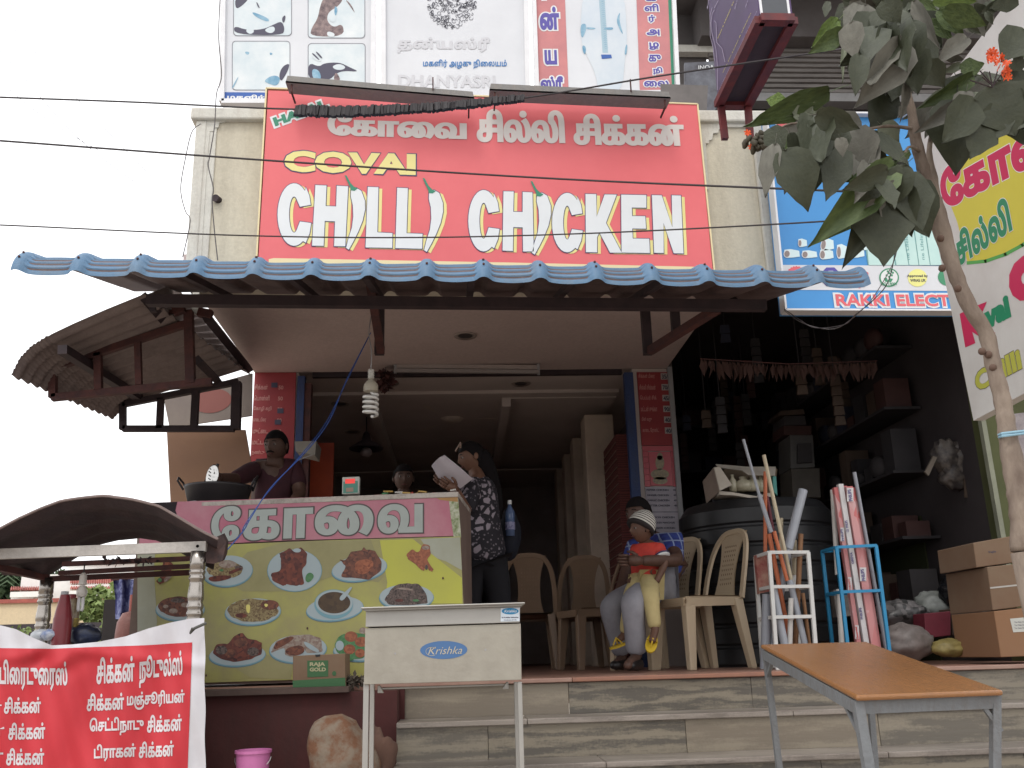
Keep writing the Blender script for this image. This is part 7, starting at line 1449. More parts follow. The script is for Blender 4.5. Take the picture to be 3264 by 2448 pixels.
# arched roof: front and back silhouettes
FA = [k7(*p) for p in ((-130, 420), (0, 335), (110, 275), (235, 220), (340, 185), (450, 165), (590, 153), (700, 168), (800, 192), (880, 212), (980, 265), (1080, 325), (1150, 368), (1215, 400))]
BA = [k7(*p) for p in ((-40, 560), (60, 575), (170, 590), (245, 600), (330, 560), (430, 495), (560, 425), (660, 400), (780, 388), (870, 398), (950, 430), (1030, 480), (1100, 520), (1190, 560))]
BA[0:4] = [k7(*p) for p in ((30, 590), (100, 600), (180, 605), (260, 600))]
def roof(a, b, off=0):
    s = a*13; i = min(12, int(s)); g = s-i
    f_ = P(FA[i][0]*(1-g)+FA[i+1][0]*g, FA[i][1]*(1-g)+FA[i+1][1]*g, 4.1+.15*(1-a)); k_ = P(BA[i][0]*(1-g)+BA[i+1][0]*g, BA[i][1]*(1-g)+BA[i+1][1]*g, YBk+.02)
    p = f_.lerp(k_, b); return p+Vector((0, 0, .008*math.cos(b*2*math.pi*4)+.004*noise.noise(p*9)+off))
RFm = mat('cart_roof', (.055, .032, .034), .8, c2=(.032, .022, .026), scale=7, bump=.4)
MB().grid(lambda a, b: roof(a, b), 78, 40).grid(lambda a, b: roof(a, b, .006), 78, 40, flip=True).build('arched_roof', RFm, ca, smooth=True)
MB().tube([roof(k/40, 0, .003) for k in range(41)], .006, 6).build('roof_edge', mat('edge_worn', (.20, .15, .14), .7, scale=20), ca)
# drooping torn corner of the roof sheet
DC = [k7(*p) for p in ((1140, 400), (1240, 355), (1262, 400), (1255, 470), (1240, 505), (1190, 520), (1150, 515))]
c = [P(*p, YF+.0+.03*math.sin(i)) for i, p in enumerate(DC)]; n = len(c); mb = MB(); mb.add(c+[v+Vector((.0, .04, .01)) for v in c], [tuple(range(n)), tuple(range(2*n-1, n-1, -1))]+[(i, (i+1) % n, n+(i+1) % n, n+i) for i in range(n)]); recalc(mb.build('roof_corner', mat('cart_roof_rust', (.06, .03, .025), .85, c2=(.03, .02, .02), scale=18, bump=.5), ca))
# cart body behind the banner
cb0 = P(*k7(-250, 1010), YF+.1); cb1 = P(*k7(1090, 1010), YF+.04)
brx = P(*k7(1000, 1010), YBk).x-.03
recalc(MB().hexa([(cb0.x, YF+.04, ZG+.25), (cb1.x-.03, YF+.04, ZG+.25), (brx, YBk, ZG+.25), (cb0.x, YBk, ZG+.25)], [(cb0.x, YF+.04, cb1.z-.04), (cb1.x-.03, YF+.04, cb1.z-.04), (brx, YBk, cb1.z-.04), (cb0.x, YBk, cb1.z-.04)]).build('body', mat('cart_body', (.16, .15, .15), .5, scale=5), ca))
recalc(MB().hexa([(cb0.x, YF+.03, cb1.z-.038), (cb1.x, YF+.03, cb1.z-.038), (brx, YBk, cb1.z-.038), (cb0.x, YBk, cb1.z-.038)], [(cb0.x, YF+.03, cb1.z-.02), (cb1.x, YF+.03, cb1.z-.02), (brx, YBk, cb1.z-.02), (cb0.x, YBk, cb1.z-.02)]).build('counter_top', M['steel'], ca))
for x in (cb0.x+.2, cb1.x-.2):
    w = MB().lathe([(.0, -.03), (.24, -.03), (.28, -.02), (.28, .02), (.24, .03), (0, .03)], (x, YF+.0, ZG+.28), 24, axis=(0, 1, 0)); w.build('wheel', M['black'], ca, auto=True)
# menu banner cloth
bn = thing('menu_banner', P(*k7(500, 1300), 4.1), 'wrinkled red and white Tamil menu banner tied across the front of the cart', 'banner')
TOPB = [(-200, 850), (0, 862), (90, 885), (190, 935), (290, 975), (400, 970), (550, 955), (700, 925), (830, 880), (950, 848), (1050, 828), (1142, 822)]
def edge(L, x):
    for (a, b), (c, d) in zip(L[:-1], L[1:]):
        if x <= c: return b+(d-b)*(x-a)/(c-a)
    return L[-1][1]
def Yc(x, y):
    fold = .010*math.sin(x*.018+y*.006)+.006*math.sin(x*.045-y*.012)+.02*math.exp(-((x-300)/130)**2-((y-1050)/90)**2)*math.sin((x*.7+y)*.03)
    return 4.12+.10*(1142-x)/1300-fold-.012*math.exp(-((y-1000-abs(x-400)*.12)/40)**2)
def cloth(a, b):
    x = -200+a*1342; yt = edge(TOPB, x); yb = 1720 if x > -999 else 0; y = yt+(yb-yt)*b; xx = x+(3*math.sin(y*.02)+ (y-822)*.004 if a > .99 else 0)
    return P(*k7(xx, y), Yc(x, y))
MB().grid(cloth, 110, 70).build('cloth', mat('banner_white', (.58, .57, .60), .7, c2=(.50, .49, .52), scale=3, bump=.15, bscale=9), bn, smooth=True)
RB = mat('banner_red', (.50, .030, .042), .65, c2=(.43, .025, .035), scale=3)
REDT = [(-200, 992), (0, 990), (290, 994), (500, 985), (800, 975), (1072, 958)]
def red(a, b):
    x = -200+a*1272; yt = edge(REDT, x); y = yt+(1720-yt)*b; x2 = x-(y-958)*.035*(a if a > .9 else a); return P(*k7(x2, y), Yc(x2, y)-.0025)
MB().grid(red, 110, 60).build('red_field', RB, bn, smooth=True)
class Wav:
    def __init__(s): s.n = Vector((0, -1, 0)); s.u = Vector((0, 0, 1))
    def at(s, x, y):
        kx = 700/1225; X_, Y_ = x/kx, (y-1500)/kx; return P(x, y, Yc(X_, Y_)-.0045)
class WPrint(Print):
    def text(s, t, a, b, h, bold=0, sag=0):
        lp = outlines(t, 3); xs = [p[0] for l in lp for p in l]; ys = [p[1] for l in lp for p in l]; x0, x1, y0, y1 = min(xs), max(xs), min(ys), max(ys)
        if bold: lp = fatten(lp, bold, bold*.8)
        v, f = solid(lp); s._add(v, f, lambda x, y: s.pl.at(*k7(a[0]+(b[0]-a[0])*(x-x0)/(x1-x0), a[1]+(b[1]-a[1])*(x-x0)/(x1-x0)+sag*math.sin(math.pi*(x-x0)/(x1-x0))-h*(y-y0)/(y1-y0)))); return s
WV = Wav(); WT = mat('banner_text', (.62, .58, .60), .6, scale=6)
for s, a, b, h in (('சிக்கன்', (540, 1188), (748, 1172), 140), ('நூடுல்ஸ்', (778, 1208), (1016, 1182), 175), ('பிரைடுரைஸ்', (0, 1218), (374, 1225), 160), ('சிக்கன்', (486, 1340), (690, 1330), 92), ('மஞ்சூரியன்', (710, 1335), (1028, 1318), 98), ('செட்டிநாடு', (502, 1480), (800, 1468), 98), ('சிக்கன்', (822, 1460), (1012, 1448), 92), ('டிராகன்', (526, 1622), (756, 1612), 92), ('சிக்கன்', (776, 1602), (968, 1590), 86), ('சிக்கன்', (24, 1354), (226, 1350), 88), ('சிக்கன்', (48, 1500), (250, 1494), 90), ('சிக்கன்', (36, 1642), (244, 1638), 90), ('ர்', (-60, 1500), (18, 1500), 90), ('ர்', (-70, 1645), (12, 1642), 90), ('டர்', (-100, 1355), (6, 1352), 60), ('சிக்கன்', (-190, 1218), (-40, 1215), 150)):
    WPrint(WV, 0).text(s, a, b, h, bold=.038).build('lettering', WT, bn)
MB().tube([P(*k7(1150, 850), 4.09), P(*k7(1085, 880), 4.07), P(*k7(1062, 905), 4.07), P(*k7(1075, 880), 4.06)], .006).build('tie_knot', mat('tie_grey', (.10, .10, .09), .8), bn)
# things standing on the cart
k3 = crop(0, 1550, 480/1593); zt2 = cb1.z-.02
def on(px, Y, cv=k3): return P(*cv(px, 1500), Y).x
sb = thing('sauce_bottle', (on(655, 4.5), 4.5, zt2), 'red squeeze bottle with a pointed grey tip on the cart', 'bottle')
zz = lambda y, Y=4.5: P(*k3(655, y), Y).z; ww = lambda w, Y=4.5: w*.3013*Y/FOC/2
MB().lathe([(0, zt2), (ww(180), zt2), (ww(180), zz(1400)), (ww(168), zz(1380)), (ww(150), zz(1310)), (ww(90), zz(1150)), (ww(60), zz(1145))], (on(655, 4.5), 4.5, 0), 20).build('body', mat('sauce_red', (.17, .012, .018), .35, c2=(.11, .01, .015), scale=4), sb, auto=True)
MB().lathe([(ww(76), zz(1150)), (ww(70), zz(1112)), (0, zz(1112))], (on(648, 4.5), 4.5, 0), 14).build('tip', M['grey'], sb, auto=True)
jb = thing('sauce_jar', (on(760, 4.62), 4.62, zt2), 'clear plastic jar with red lid and yellow handle behind the red bottle', 'jar')
z6 = lambda y: P(*k3(760, y), 4.62).z
MB().lathe([(0, zt2), (ww(130), zt2), (ww(125), z6(1300)), (ww(70), z6(1200)), (ww(60), z6(1185))], (on(755, 4.62), 4.62, 0), 18).build('body', mat('jar_amber', (.30, .24, .15), .2, c2=(.12, .07, .05), scale=14), jb, smooth=True)
MB().lathe([(ww(80), z6(1190)), (ww(80), z6(1142)), (0, z6(1142))], (on(730, 4.62), 4.62, 0), 16).build('lid', plain('lid_red', (.22, .02, .03), .4), jb, auto=True)
for k in range(9): MB().box((on(790, 4.6), 4.58, z6(1520-k*14)), (on(820, 4.6), 4.62, z6(1520-k*14)+.0028)).build('ribbed_grip', plain('grip_yellow', (.5, .38, .1), .5), jb)
def orb(name, lab, x, y, Y, r_, m, cat): c = P(*k3(x, y), Y); c.z = max(c.z, zt2+r_*.9); tag(MB().grid(lambda a, b: c+(lambda d: d*r_*(1+.25*noise.noise(d*2.3)))(Vector((math.sin(math.pi*b)*math.cos(6.283*a)*1.3, math.sin(math.pi*b)*math.sin(6.283*a), -.8*math.cos(math.pi*b)))), 20, 12).build(name, m, None, smooth=True), lab, cat)
orb('white_packet', 'crumpled white plastic packet left of the red bottle', 430, 1580, 4.5, .035, plain('packet_white', (.45, .47, .5), .3), 'bag'); orb('white_packet', 'small white and blue packet touching the red bottle', 520, 1570, 4.48, .03, mat('packet_blue', (.5, .5, .52), .3, c2=(.1, .15, .3), scale=20), 'bag'); orb('blue_bundle', 'dark blue bundle of pouches on the cart right of the jar', 890, 1570, 4.6, .06, mat('bundle_blue', (.025, .035, .08), .4, c2=(.01, .01, .015), scale=20), 'bag')
bl_ = thing('bulb', P(*k3(870, 930), 4.55), 'white cartridge lamp hanging from the cart roof on a short cord', 'lamp'); q = P(*k3(868, 1100), 4.55); zq = lambda y: P(*k3(868, y), 4.55).z; wq = lambda w: w*.3013*4.55/FOC/2
PBm = plain('bulb_plastic', (.52, .48, .44), .3)
MB().lathe([(wq(30), zq(915)), (wq(70), zq(950)), (wq(76), zq(1040)), (wq(60), zq(1045))], (q.x, 4.55, 0), 16).build('holder', PBm, bl_, auto=True); MB().lathe([(wq(50), zq(1050)), (wq(104), zq(1110)), (wq(100), zq(1150)), (wq(80), zq(1170))], (q.x, 4.55, 0), 16).build('base', PBm, bl_, auto=True)
for dx in (-.009, .009): MB().tube([(q.x+dx, 4.55, zq(1165)), (q.x+dx, 4.55, zq(1300)), (q.x+dx*.5, 4.55, zq(1318))], .008).build('glass_tube', plain('bulb_glass', (.6, .58, .58), .2), bl_, smooth=True)
MB().tube([(q.x, 4.55, zq(915)), (q.x, 4.55, zq(820))], .003).build('cord', M['black'], bl_)
# gas cylinder and blue cloth beside the counter
q = P(*k3(1350, 1500), 5.6); gcy = thing('gas_cylinder', (q.x, 5.6, ZG), 'rust-red gas cylinder standing behind the cart beside the counter', 'gas cylinder'); zg = lambda y: P(*k3(1350, y), 5.6).z; wg = lambda w: w*.3013*5.6/FOC/2
GCm = stained('cylinder_red', (.20, .075, .06), (.10, .05, .045), .5, scale=4)
xg = P(*k3(1400, 1500), 5.6).x
MB().lathe([(0, zg(2100)), (wg(310), zg(2080)), (wg(320), zg(1560)), (wg(300), zg(1440)), (wg(210), zg(1345)), (wg(60), zg(1320)), (0, zg(1320))], (xg, 5.6, 0), 28).build('body', GCm, gcy, smooth=True)
MB().lathe([(wg(95), zg(1335)), (wg(95), zg(1150)), (wg(88), zg(1150)), (wg(88), zg(1335))], (xg, 5.6, 0), 20).build('collar', plain('collar_red', (.26, .06, .045), .5), gcy, auto=True); MB().lathe([(0, zg(1250)), (wg(40), zg(1250)), (wg(40), zg(1320))], (xg, 5.6, 0), 10).build('valve', M['darksteel'], gcy)
tag(MB().box((xg-.25, 5.4, ZG), (xg+.25, 5.8, zg(2100)-.001)).build('stone_block', M['shopdark'], None), 'dark block under the gas cylinder', 'block')
CLm = mat('cloth_indigo', (.045, .05, .16), .85, c2=(.20, .22, .38), scale=22, amt=.9)
clo = thing('hanging_cloth', P(*k3(1340, 1000), 5.8), 'indigo patterned clothes hanging behind the cart bars', 'cloth')
def clf(a, b): x = 1195+a*280+(50*b*(1-a) if b < .5 else 25*(1-a)); y = 985+b*420; p = P(*k3(x, y), 5.8+.03*math.sin(a*14+b*2)); return p
MB().grid(clf, 40, 24).grid(lambda a, b: Vector(clf(a, b))+Vector((0, .006, 0)), 40, 24, flip=True).build('fabric', CLm, clo, smooth=True)
MB().beam(P(*k3(1180, 985), 5.8), P(*k3(1500, 960), 5.8), .015).build('line', M['rust'], clo)
# ================================================================ overhead cables and thin wires
CBm = plain('cable_black', (.035, .028, .03), .6); CBt = plain('cable_thin', (.10, .09, .09), .6)
def k(x, y, Y): return (x*3264/2212, y*3264/2212, Y)
c1_ = wire('overhead_cable', cat_px([k(-1100, 180, 3.9), k(-260, 200, 3.9), k(0, 210, 3.9), k(300, 221, 3.9), k(640, 236, 3.9), k(900, 233, 3.9), k(1130, 212, 3.9), k(1400, 168, 3.7), k(1700, 123, 3.3), k(1830, 104, 3.0), k(1950, 84, 2.52)]), .0045, CBm, 'uppermost overhead cable, carrying a dark ribbed sleeve across the sign', 'cable', 'overhead cables')
wire('overhead_cable', cat_px([k(-1100, 235, 3.7), k(-260, 287, 3.7), k(0, 304, 3.7), k(600, 348, 3.7), k(1200, 386, 3.7), k(1840, 414, 3.0), k(1975, 420, 2.56)]), .0048, CBm, 'middle overhead cable crossing just above the big white letters', 'cable', 'overhead cables')
wire('overhead_cable', cat_px([k(-1100, 445, 3.7), k(-260, 478, 3.7), k(0, 486, 3.7), k(500, 508, 3.7), k(900, 513, 3.7), k(1300, 503, 3.7), k(1800, 477, 3.0), k(1985, 458, 2.56)]), .0034, CBm, 'lowest overhead cable sagging across the big white letters', 'cable', 'overhead cables')
for a, b, c_, lb in (((0, 30), (200, 250), (365, 420), 'steepest faint wire against the sky at upper left'), ((0, 110), (160, 290), (300, 400), 'second faint wire in the sky at upper left'), ((0, 175), (120, 270), (260, 350), 'lowest faint slanting wire at far left')):
    wire('thin_wire', cat_px([k(a[0]-200, a[1]-200, 12), k(*a, 12), k(*b, 12), k(*c_, 12)]), .004, plain('wire_faint', (.25, .25, .27), .6), lb, 'wire', 'faint wires in the sky')
wire('thin_wire', cat_px([(702, -20, 5.4), (697, 120, 5.4), (706, 240, 5.4), (690, 300, 5.4), (684, 400, 5.38), (668, 500, 5.38), (664, 530, 5.38), (680, 600, 5.38), (676, 640, 5.38), (684, 740, 5.38), (694, 830, 5.38)]), .0035, CBt, 'thin loose wire hanging down the cream wall left of the sign', 'wire'); wire('thin_wire', cat_px([(640, 395, 5.3), (612, 420, 5.2), (592, 500, 5.2), (576, 600, 5.2), (590, 670, 5.2), (606, 700, 5.2), (596, 760, 5.2), (582, 820, 5.2)]), .003, CBt, 'curly thin wire beside the left wall corner against the sky', 'wire')
wire('thin_wire', cat_px([(2868, 740, 3.6), (2855, 800, 3.6), (2830, 900, 3.6), (2780, 960, 3.6), (2730, 1000, 3.6), (2690, 1035, 3.7), (2600, 1045, 3.9), (2550, 1020, 4.2), (2500, 985, 4.5)]), .0022, CBm, 'looping black wire in front of the blue sign lettering', 'wire'); wire('thin_wire', cat_px([(2868, 740, 3.6), (2850, 830, 3.6), (2795, 930, 3.6), (2745, 990, 3.6), (2660, 1048, 3.8), (2560, 1030, 4.2), (2500, 990, 4.5)]), .0018, CBt, 'second strand of the looping wire by the blue sign', 'wire')
# ribbed sleeve
cU2 = crop(650, 0, 1100/2212); sl_ = thing('cable_sleeve', P(*cU2(1300, 690), 3.9), 'row of dark plastic clips strung along the top cable in front of the sign', 'cable sleeve')
fin = MB().box((-.0062, -.012, -.021), (.0062, .012, .021)).mesh('clip', mats=(mat('clip_black', (.035, .03, .033), .6, scale=30),))
SLv = [(590, 712), (700, 712), (830, 718), (1000, 714), (1200, 705), (1450, 692), (1650, 675), (1850, 650), (2045, 632)]
r = random.Random(5)
for i in range(104):
    x = 590+(2045-590)*i/103; y = edge(SLv, x); s = 1.25-.45*(x-590)/1455; piece('clip', fin, sl_, P(*cU2(x, y+r.uniform(-3, 3)), 3.9+r.uniform(-.004, .004)), (r.uniform(-.1, .1), r.uniform(-.12, .12)+.06, r.uniform(-.5, .5)), (r.uniform(.8, 1.25), 1, s*r.uniform(.85, 1.12)))
# wall pipe stub
q = P(693, 628, 5.46); t = thing('drain_stub', q, 'short dark drain pipe stub in the cream wall left of the sign', 'pipe'); MB().lathe([(.012, 0), (.022, 0), (.024, .05), (.014, .05)], q+Vector((0, .05, 0)), 14, axis=(-.3, -1, -.1)).build('pipe', M['darksteel'], t, auto=True)
# ================================================================ roadside tree
TB = mat('bark', (.235, .185, .145), .85, c2=(.13, .095, .075), scale=9, bump=.7, bscale=30, stretch=(2, 2, .6))
tr = thing('tree', (P(3256, 1642, 2.42).x, 2.42, ZG), 'slender crooked tree with big heart-shaped leaves and orange flowers at right', 'tree')
TRK = [((3262, 1760), 38, 2.40), ((3256, 1642), 37, 2.40), ((3243, 1560), 35, 2.41), ((3229, 1476), 34, 2.42), ((3212, 1386), 31, 2.43), ((3203, 1320), 29, 2.44), ((3190, 1252), 27, 2.45), ((3166, 1162), 27, 2.46), ((3143, 1062), 27, 2.47), ((3092, 981), 26, 2.48), ((3052, 890), 26, 2.50), ((3022, 800), 28, 2.52), ((2992, 700), 31, 2.53), ((2975, 640), 32, 2.54)]
def limb(name, L, n=10, y=0):
    pts = cat_px([(p[0][0], p[0][1], p[2]) for p in L]); rs = []
    for i in range(len(L)-1):
        for k_ in range(6): rs.append((L[i][1]+(L[i+1][1]-L[i][1])*k_/6)*L[i][2]/FOC*1.0*(1+.06*math.sin(i*2.1+k_)))
    rs.append(L[-1][1]*L[-1][2]/FOC)
    return MB().tube(pts, rs, 14).build(name, TB, tr, smooth=True)
q = P(3262, 1760, 2.40)
TRK = TRK
MB().tube([(q.x+.05, 2.40, ZG), (q.x+.02, 2.40, q.z-.3), tuple(q)], [.05, .038, .031], 14).build('trunk', TB, tr, smooth=True)
limb('trunk', TRK)
limb('branch', [((2985, 690), 27, 2.535), ((2962, 600), 25, 2.53), ((2938, 520), 22, 2.52), ((2918, 440), 20, 2.51), ((2905, 350), 16, 2.50), ((2891, 275), 8, 2.50), ((2880, 215), 5, 2.50), ((2860, 80), 4, 2.5), ((2850, -60), 3, 2.5)])
limb('branch', [((2985, 670), 22, 2.54), ((2974, 570), 17, 2.56), ((2962, 480), 10, 2.58), ((2985, 390), 8, 2.6), ((3040, 320), 7, 2.6), ((3110, 290), 6, 2.6), ((3170, 270), 5, 2.6)])
limb('branch', [((2908, 410), 7, 2.5), ((2830, 402), 6, 2.48), ((2750, 412), 5, 2.46), ((2640, 400), 4, 2.44), ((2520, 395), 4, 2.42), ((2440, 440), 3, 2.42)])
limb('branch', [((2930, 480), 6, 2.5), ((2895, 470), 5, 2.45), ((2870, 530), 5, 2.4), ((2850, 560), 4, 2.38)])
limb('branch', [((2860, 80), 4, 2.5), ((2760, 90), 3, 2.45), ((2690, 85), 3, 2.42)])
for x, y in ((3003, 855), (3053, 920), (3150, 1130), (3165, 1172), (3130, 1120), (3202, 1405), (2998, 760)): 
    MB().ball(P(x, y, 2.445), .011, 8, 6).build('knot', mat('knot', (.13, .08, .06), .9), tr, smooth=True)
# blue twine
tw = thing('twine', P(3212, 1386, 2.42), 'pale blue twine tied round the tree trunk', 'twine'); twm = plain('twine_blue', (.25, .42, .52), .7)
for dz in (0, .007): MB().tube([P(3185, 1394, 2.43)+Vector((0, 0, dz)), P(3195, 1390, 2.39)+Vector((0, 0, dz)), P(3230, 1386, 2.39)+Vector((0, 0, dz)), P(3300, 1378, 2.4)+Vector((0, 0, dz))], .0035).build('strand', twm, tw)
tag(slab([(0, 0), (60, -8), (70, 330), (8, 320)], 2.62, .02, mat('poster_grey', (.33, .30, .30), .8, c2=(.12, .10, .12), scale=12), None, 'small_poster', cv=lambda x, y: (3225+x, 1320+y)), 'small faded poster behind the trunk at the right edge', 'poster')
# leaves: (base x, y) -> (tip x, y) in the photograph, width factor, tone g green / d dark / u grey underside / l light green / y dry
c5 = crop(2300, 0, .4582); c7_ = crop(2850, 0, 414/1635); c8_ = crop(2400, 300, .4521)
def leafmesh(w, curl, fold, seed):
    r = random.Random(seed); rows = [(0, .0), (.03, .10), (.08, .26), (.18, .42), (.32, .50), (.48, .475), (.64, .37), (.80, .21), (.91, .09), (1, 0)]; mb = MB(); V = []
    for i, (t_, h) in enumerate(rows):
        x = t_; wv1 = 1+.08*math.sin(i*2.3+seed); 
        for j, sx in enumerate((-1, -.5, 0, .5, 1)):
            y = sx*h*w*wv1; z = -curl*x*x+fold*abs(sx)*h*w+.028*abs(sx)*math.sin(i*2.2+j*3+seed); bx_ = x-(.06*abs(sx) if i in (1, 2) else 0); V.append((bx_, y, z))
    F = [(i*5+j, i*5+j+1, i*5+5+j+1, i*5+5+j) for i in range(len(rows)-1) for j in range(4)]
    mb.add(V, F); mb.tube([(-.22, 0, .04), (-.1, 0, .01), (0, 0, 0.0)], .008, 5); mb.tube([(x/10*.95, 0, -curl*(x/10*.95)**2-.006) for x in range(0, 11, 2)], .006, 4)
    return mb
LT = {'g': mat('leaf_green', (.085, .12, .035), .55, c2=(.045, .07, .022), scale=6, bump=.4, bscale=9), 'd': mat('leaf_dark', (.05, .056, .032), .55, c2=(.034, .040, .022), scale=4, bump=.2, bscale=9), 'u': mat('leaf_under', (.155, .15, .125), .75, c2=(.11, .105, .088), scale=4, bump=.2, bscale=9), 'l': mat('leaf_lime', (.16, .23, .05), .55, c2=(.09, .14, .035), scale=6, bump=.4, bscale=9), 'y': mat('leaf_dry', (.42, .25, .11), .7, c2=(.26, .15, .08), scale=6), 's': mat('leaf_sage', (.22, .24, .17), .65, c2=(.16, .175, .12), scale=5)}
LM_ = {}
for tn_, m_ in LT.items():
    for v in range(3): LM_[tn_, v] = leafmesh((.95, .8, .9)[v], (.12, .25, .05)[v], (.15, .3, .05)[v], v+1).mesh('leaf', smooth=True, mats=(m_,))
rl = random.Random(77)
def leaf(b, t_, tone, w=1.0, Y=None, cv=c5, tilt=None, yt=0):
    Y = Y or rl.uniform(2.25, 2.6); B_, T_ = P(*cv(*b), Y), P(*cv(*t_), Y+yt); d = T_-B_; L = d.length; d.normalize(); n_ = (CAM-B_).normalized(); n_ = (n_-d*n_.dot(d)).normalized()
    a = tilt if tilt is not None else rl.uniform(-.45, .45); s_ = n_.cross(d); n2 = n_*math.cos(a)+s_*math.sin(a); s2_ = n2.cross(d).normalized()
    mt = Matrix((d, s2_, n2)).transposed(); o = bpy.data.objects.new('leaf', LM_[tone, rl.randint(0, 2)]); COL.objects.link(o); o.parent = tr
    o.matrix_local = Matrix.Translation(B_-LOC[tr.name]) @ mt.to_4x4() @ Matrix.Diagonal((L, L*w, L, 1))
A_ = [  # left cluster
 ((480, 860), (655, 1140), 'u', 1.25), ((440, 1050), (630, 1430), 'd', .9), ((530, 1060), (440, 1345), 'u', .55), ((850, 1040), (730, 1390), 'd', .55), ((780, 800), (930, 1040), 'u', 1.0), ((640, 1020), (700, 1260), 'u', .9), ((560, 1080), (600, 1400), 'd', .8),
 ((930, 900), (1020, 1210), 'u', .9), ((960, 920), (1085, 1180), 'd', .8), ((370, 1010), (290, 1350), 'u', .42), ((745, 640), (170, 890), 'g', .32), ((440, 720), (310, 690), 'l', 1.1), ((500, 800), (745, 740), 's', .55), ((660, 800), (970, 900), 'd', .6), ((1110, 870), (1240, 985), 's', 1.0), ((340, 890), (430, 1050), 'd', 1.0), ((700, 830), (560, 900), 'd', .9), ((820, 960), (850, 1080), 'u', .9), ((380, 950), (460, 1040), 'g', .8),
 # lower cluster
 ((1200, 1150), (690, 1655), 'g', .42), ((1180, 1120), (880, 1250), 'l', .5), ((1150, 1180), (860, 1330), 'd', .5), ((1240, 1080), (1180, 1140), 'l', .9), ((1310, 1060), (1200, 1110), 'g', .6), ((1230, 1290), (1110, 1330), 'l', .5), ((1180, 1270), (1160, 1330), 'l', .5),
 ((1080, 250), (880, 480), 'd', .8), ((1280, 300), (1010, 700), 'u', .62), ((1180, 640), (1040, 890), 'd', .8), ((960, 380), (940, 650), 'd', .5), ((1000, 40), (1010, 260), 'u', .55), ((950, 30), (850, 190), 'u', .6), ((900, 0), (1080, 60), 'u', .9), ((1280, 100), (1180, 420), 'd', .8), ((1190, 60), (1100, 320), 'd', .9), ((1300, 160), (1290, 520), 'd', .7), ((1350, 120), (1400, 420), 'd', .7), ((1240, 430), (1190, 700), 'd', .8), ((1400, 250), (1500, 420), 'd', .6), ((1060, 100), (960, 330), 'd', .9), ((1120, 300), (960, 520), 'd', .9), ((1330, 330), (1360, 640), 'd', .7), ((1130, 0), (1240, 160), 'd', .9), ((900, 160), (920, 400), 'u', .7), ((870, 260), (830, 560), 's', .12),
 ((810, 140), (645, 320), 'l', .5), ((845, 220), (640, 360), 'g', .62), ((740, 10), (720, 120), 'd', .5), ((1300, 720), (1230, 820), 'u', .6), ((1340, 10), (1500, 330), 'u', .28), ((1370, 30), (1520, 330), 'd', .5), ((1210, 100), (1180, 60), 'g', .8), ((1300, 110), (1260, 70), 'g', .6)]
for q_ in A_: leaf(*q_)
for q_ in (((1000, 560), (480, 1030), 'g', .42), ((1010, 600), (665, 1145), 'd', .45), ((900, 700), (930, 1205), 'd', .85), ((1060, 620), (1245, 1000), 'd', .85), ((1000, 520), (670, 600), 'g', .45), ((980, 640), (940, 950), 'u', .5), ((1080, 560), (1200, 960), 'd', .7), ((960, 560), (690, 720), 'd', .5), ((1100, 430), (990, 480), 'g', .6), ((1000, 620), (800, 800), 'u', .3), ((1060, 650), (1090, 980), 'd', .8), ((930, 620), (740, 760), 'd', .5)): leaf(*q_, cv=c8_, Y=rl.uniform(2.3, 2.5))
for q_ in (((500, 0), (1060, 20), 'l', .45), ((640, 120), (1170, 330), 'g', .6), ((440, 260), (760, 500), 'g', .5), ((560, 130), (900, 430), 'g', .7), ((250, 0), (560, 120), 'g', .5), ((920, 480), (555, 740), 'u', .6), ((640, 700), (880, 760), 'u', .6), ((830, 810), (640, 915), 's', .6), ((840, 880), (1150, 790), 'g', .75), ((1230, 1040), (170, 1420), 's', .28), ((980, 960), (440, 1360), 'g', .45), ((1320, 1090), (1080, 1510), 's', 1.15), ((1200, 1060), (940, 1140), 'u', .5), ((1640, 380), (1370, 740), 'd', .9), ((1640, 620), (1500, 740), 'g', .8), ((1640, 760), (1440, 870), 'd', .8), ((220, 600), (570, 850), 'y', .4), ((250, 640), (380, 1010), 'y', .45), ((380, 800), (640, 1080), 'd', 1.1), ((300, 820), (320, 1100), 'd', .8), ((1640, 900), (1480, 1250), 'd', 1.2), ((1500, 1050), (1640, 1600), 'd', 1.2), ((1400, 1150), (1500, 1650), 'd', 1.1), ((1300, 1250), (900, 1700), 'u', .5), ((1150, 1300), (700, 1600), 'd', .5), ((820, 1300), (350, 1640), 'u', .4), ((140, 1000), (130, 1480), 'u', .28), ((1560, 0), (1200, 100), 'd', .6), ((1330, 40), (1100, 170), 'd', .5), ((1180, 20), (1250, 200), 'd', .8), ((1160, 150), (1240, 300), 'd', .6), ((0, 150), (120, 100), 's', .5), ((930, 340), (1100, 420), 'd', .5), ((430, 380), (560, 760), 'u', .3), ((400, 400), (560, 800), 'd', .4)): leaf(*q_, cv=c7_, Y=rl.uniform(2.3, 2.6))
for q_ in (((1640, 700), (1640, 1160), 'd', .95), ((1850, 800), (1740, 1100), 'd', .8), ((1880, 600), (2060, 930), 'd', 1.2), ((2080, 700), (1880, 920), 'd', 1.3), ((2080, 560), (2104, 1000), 'd', 1.0), ((1700, 640), (1640, 860), 'u', .7), ((1500, 720), (1290, 960), 'u', .5), ((1760, 700), (1560, 980), 'd', .7), ((1960, 760), (1800, 990), 'd', .9), ((1780, 820), (1770, 960), 'u', .5)): leaf(*q_, Y=rl.uniform(2.3, 2.6))
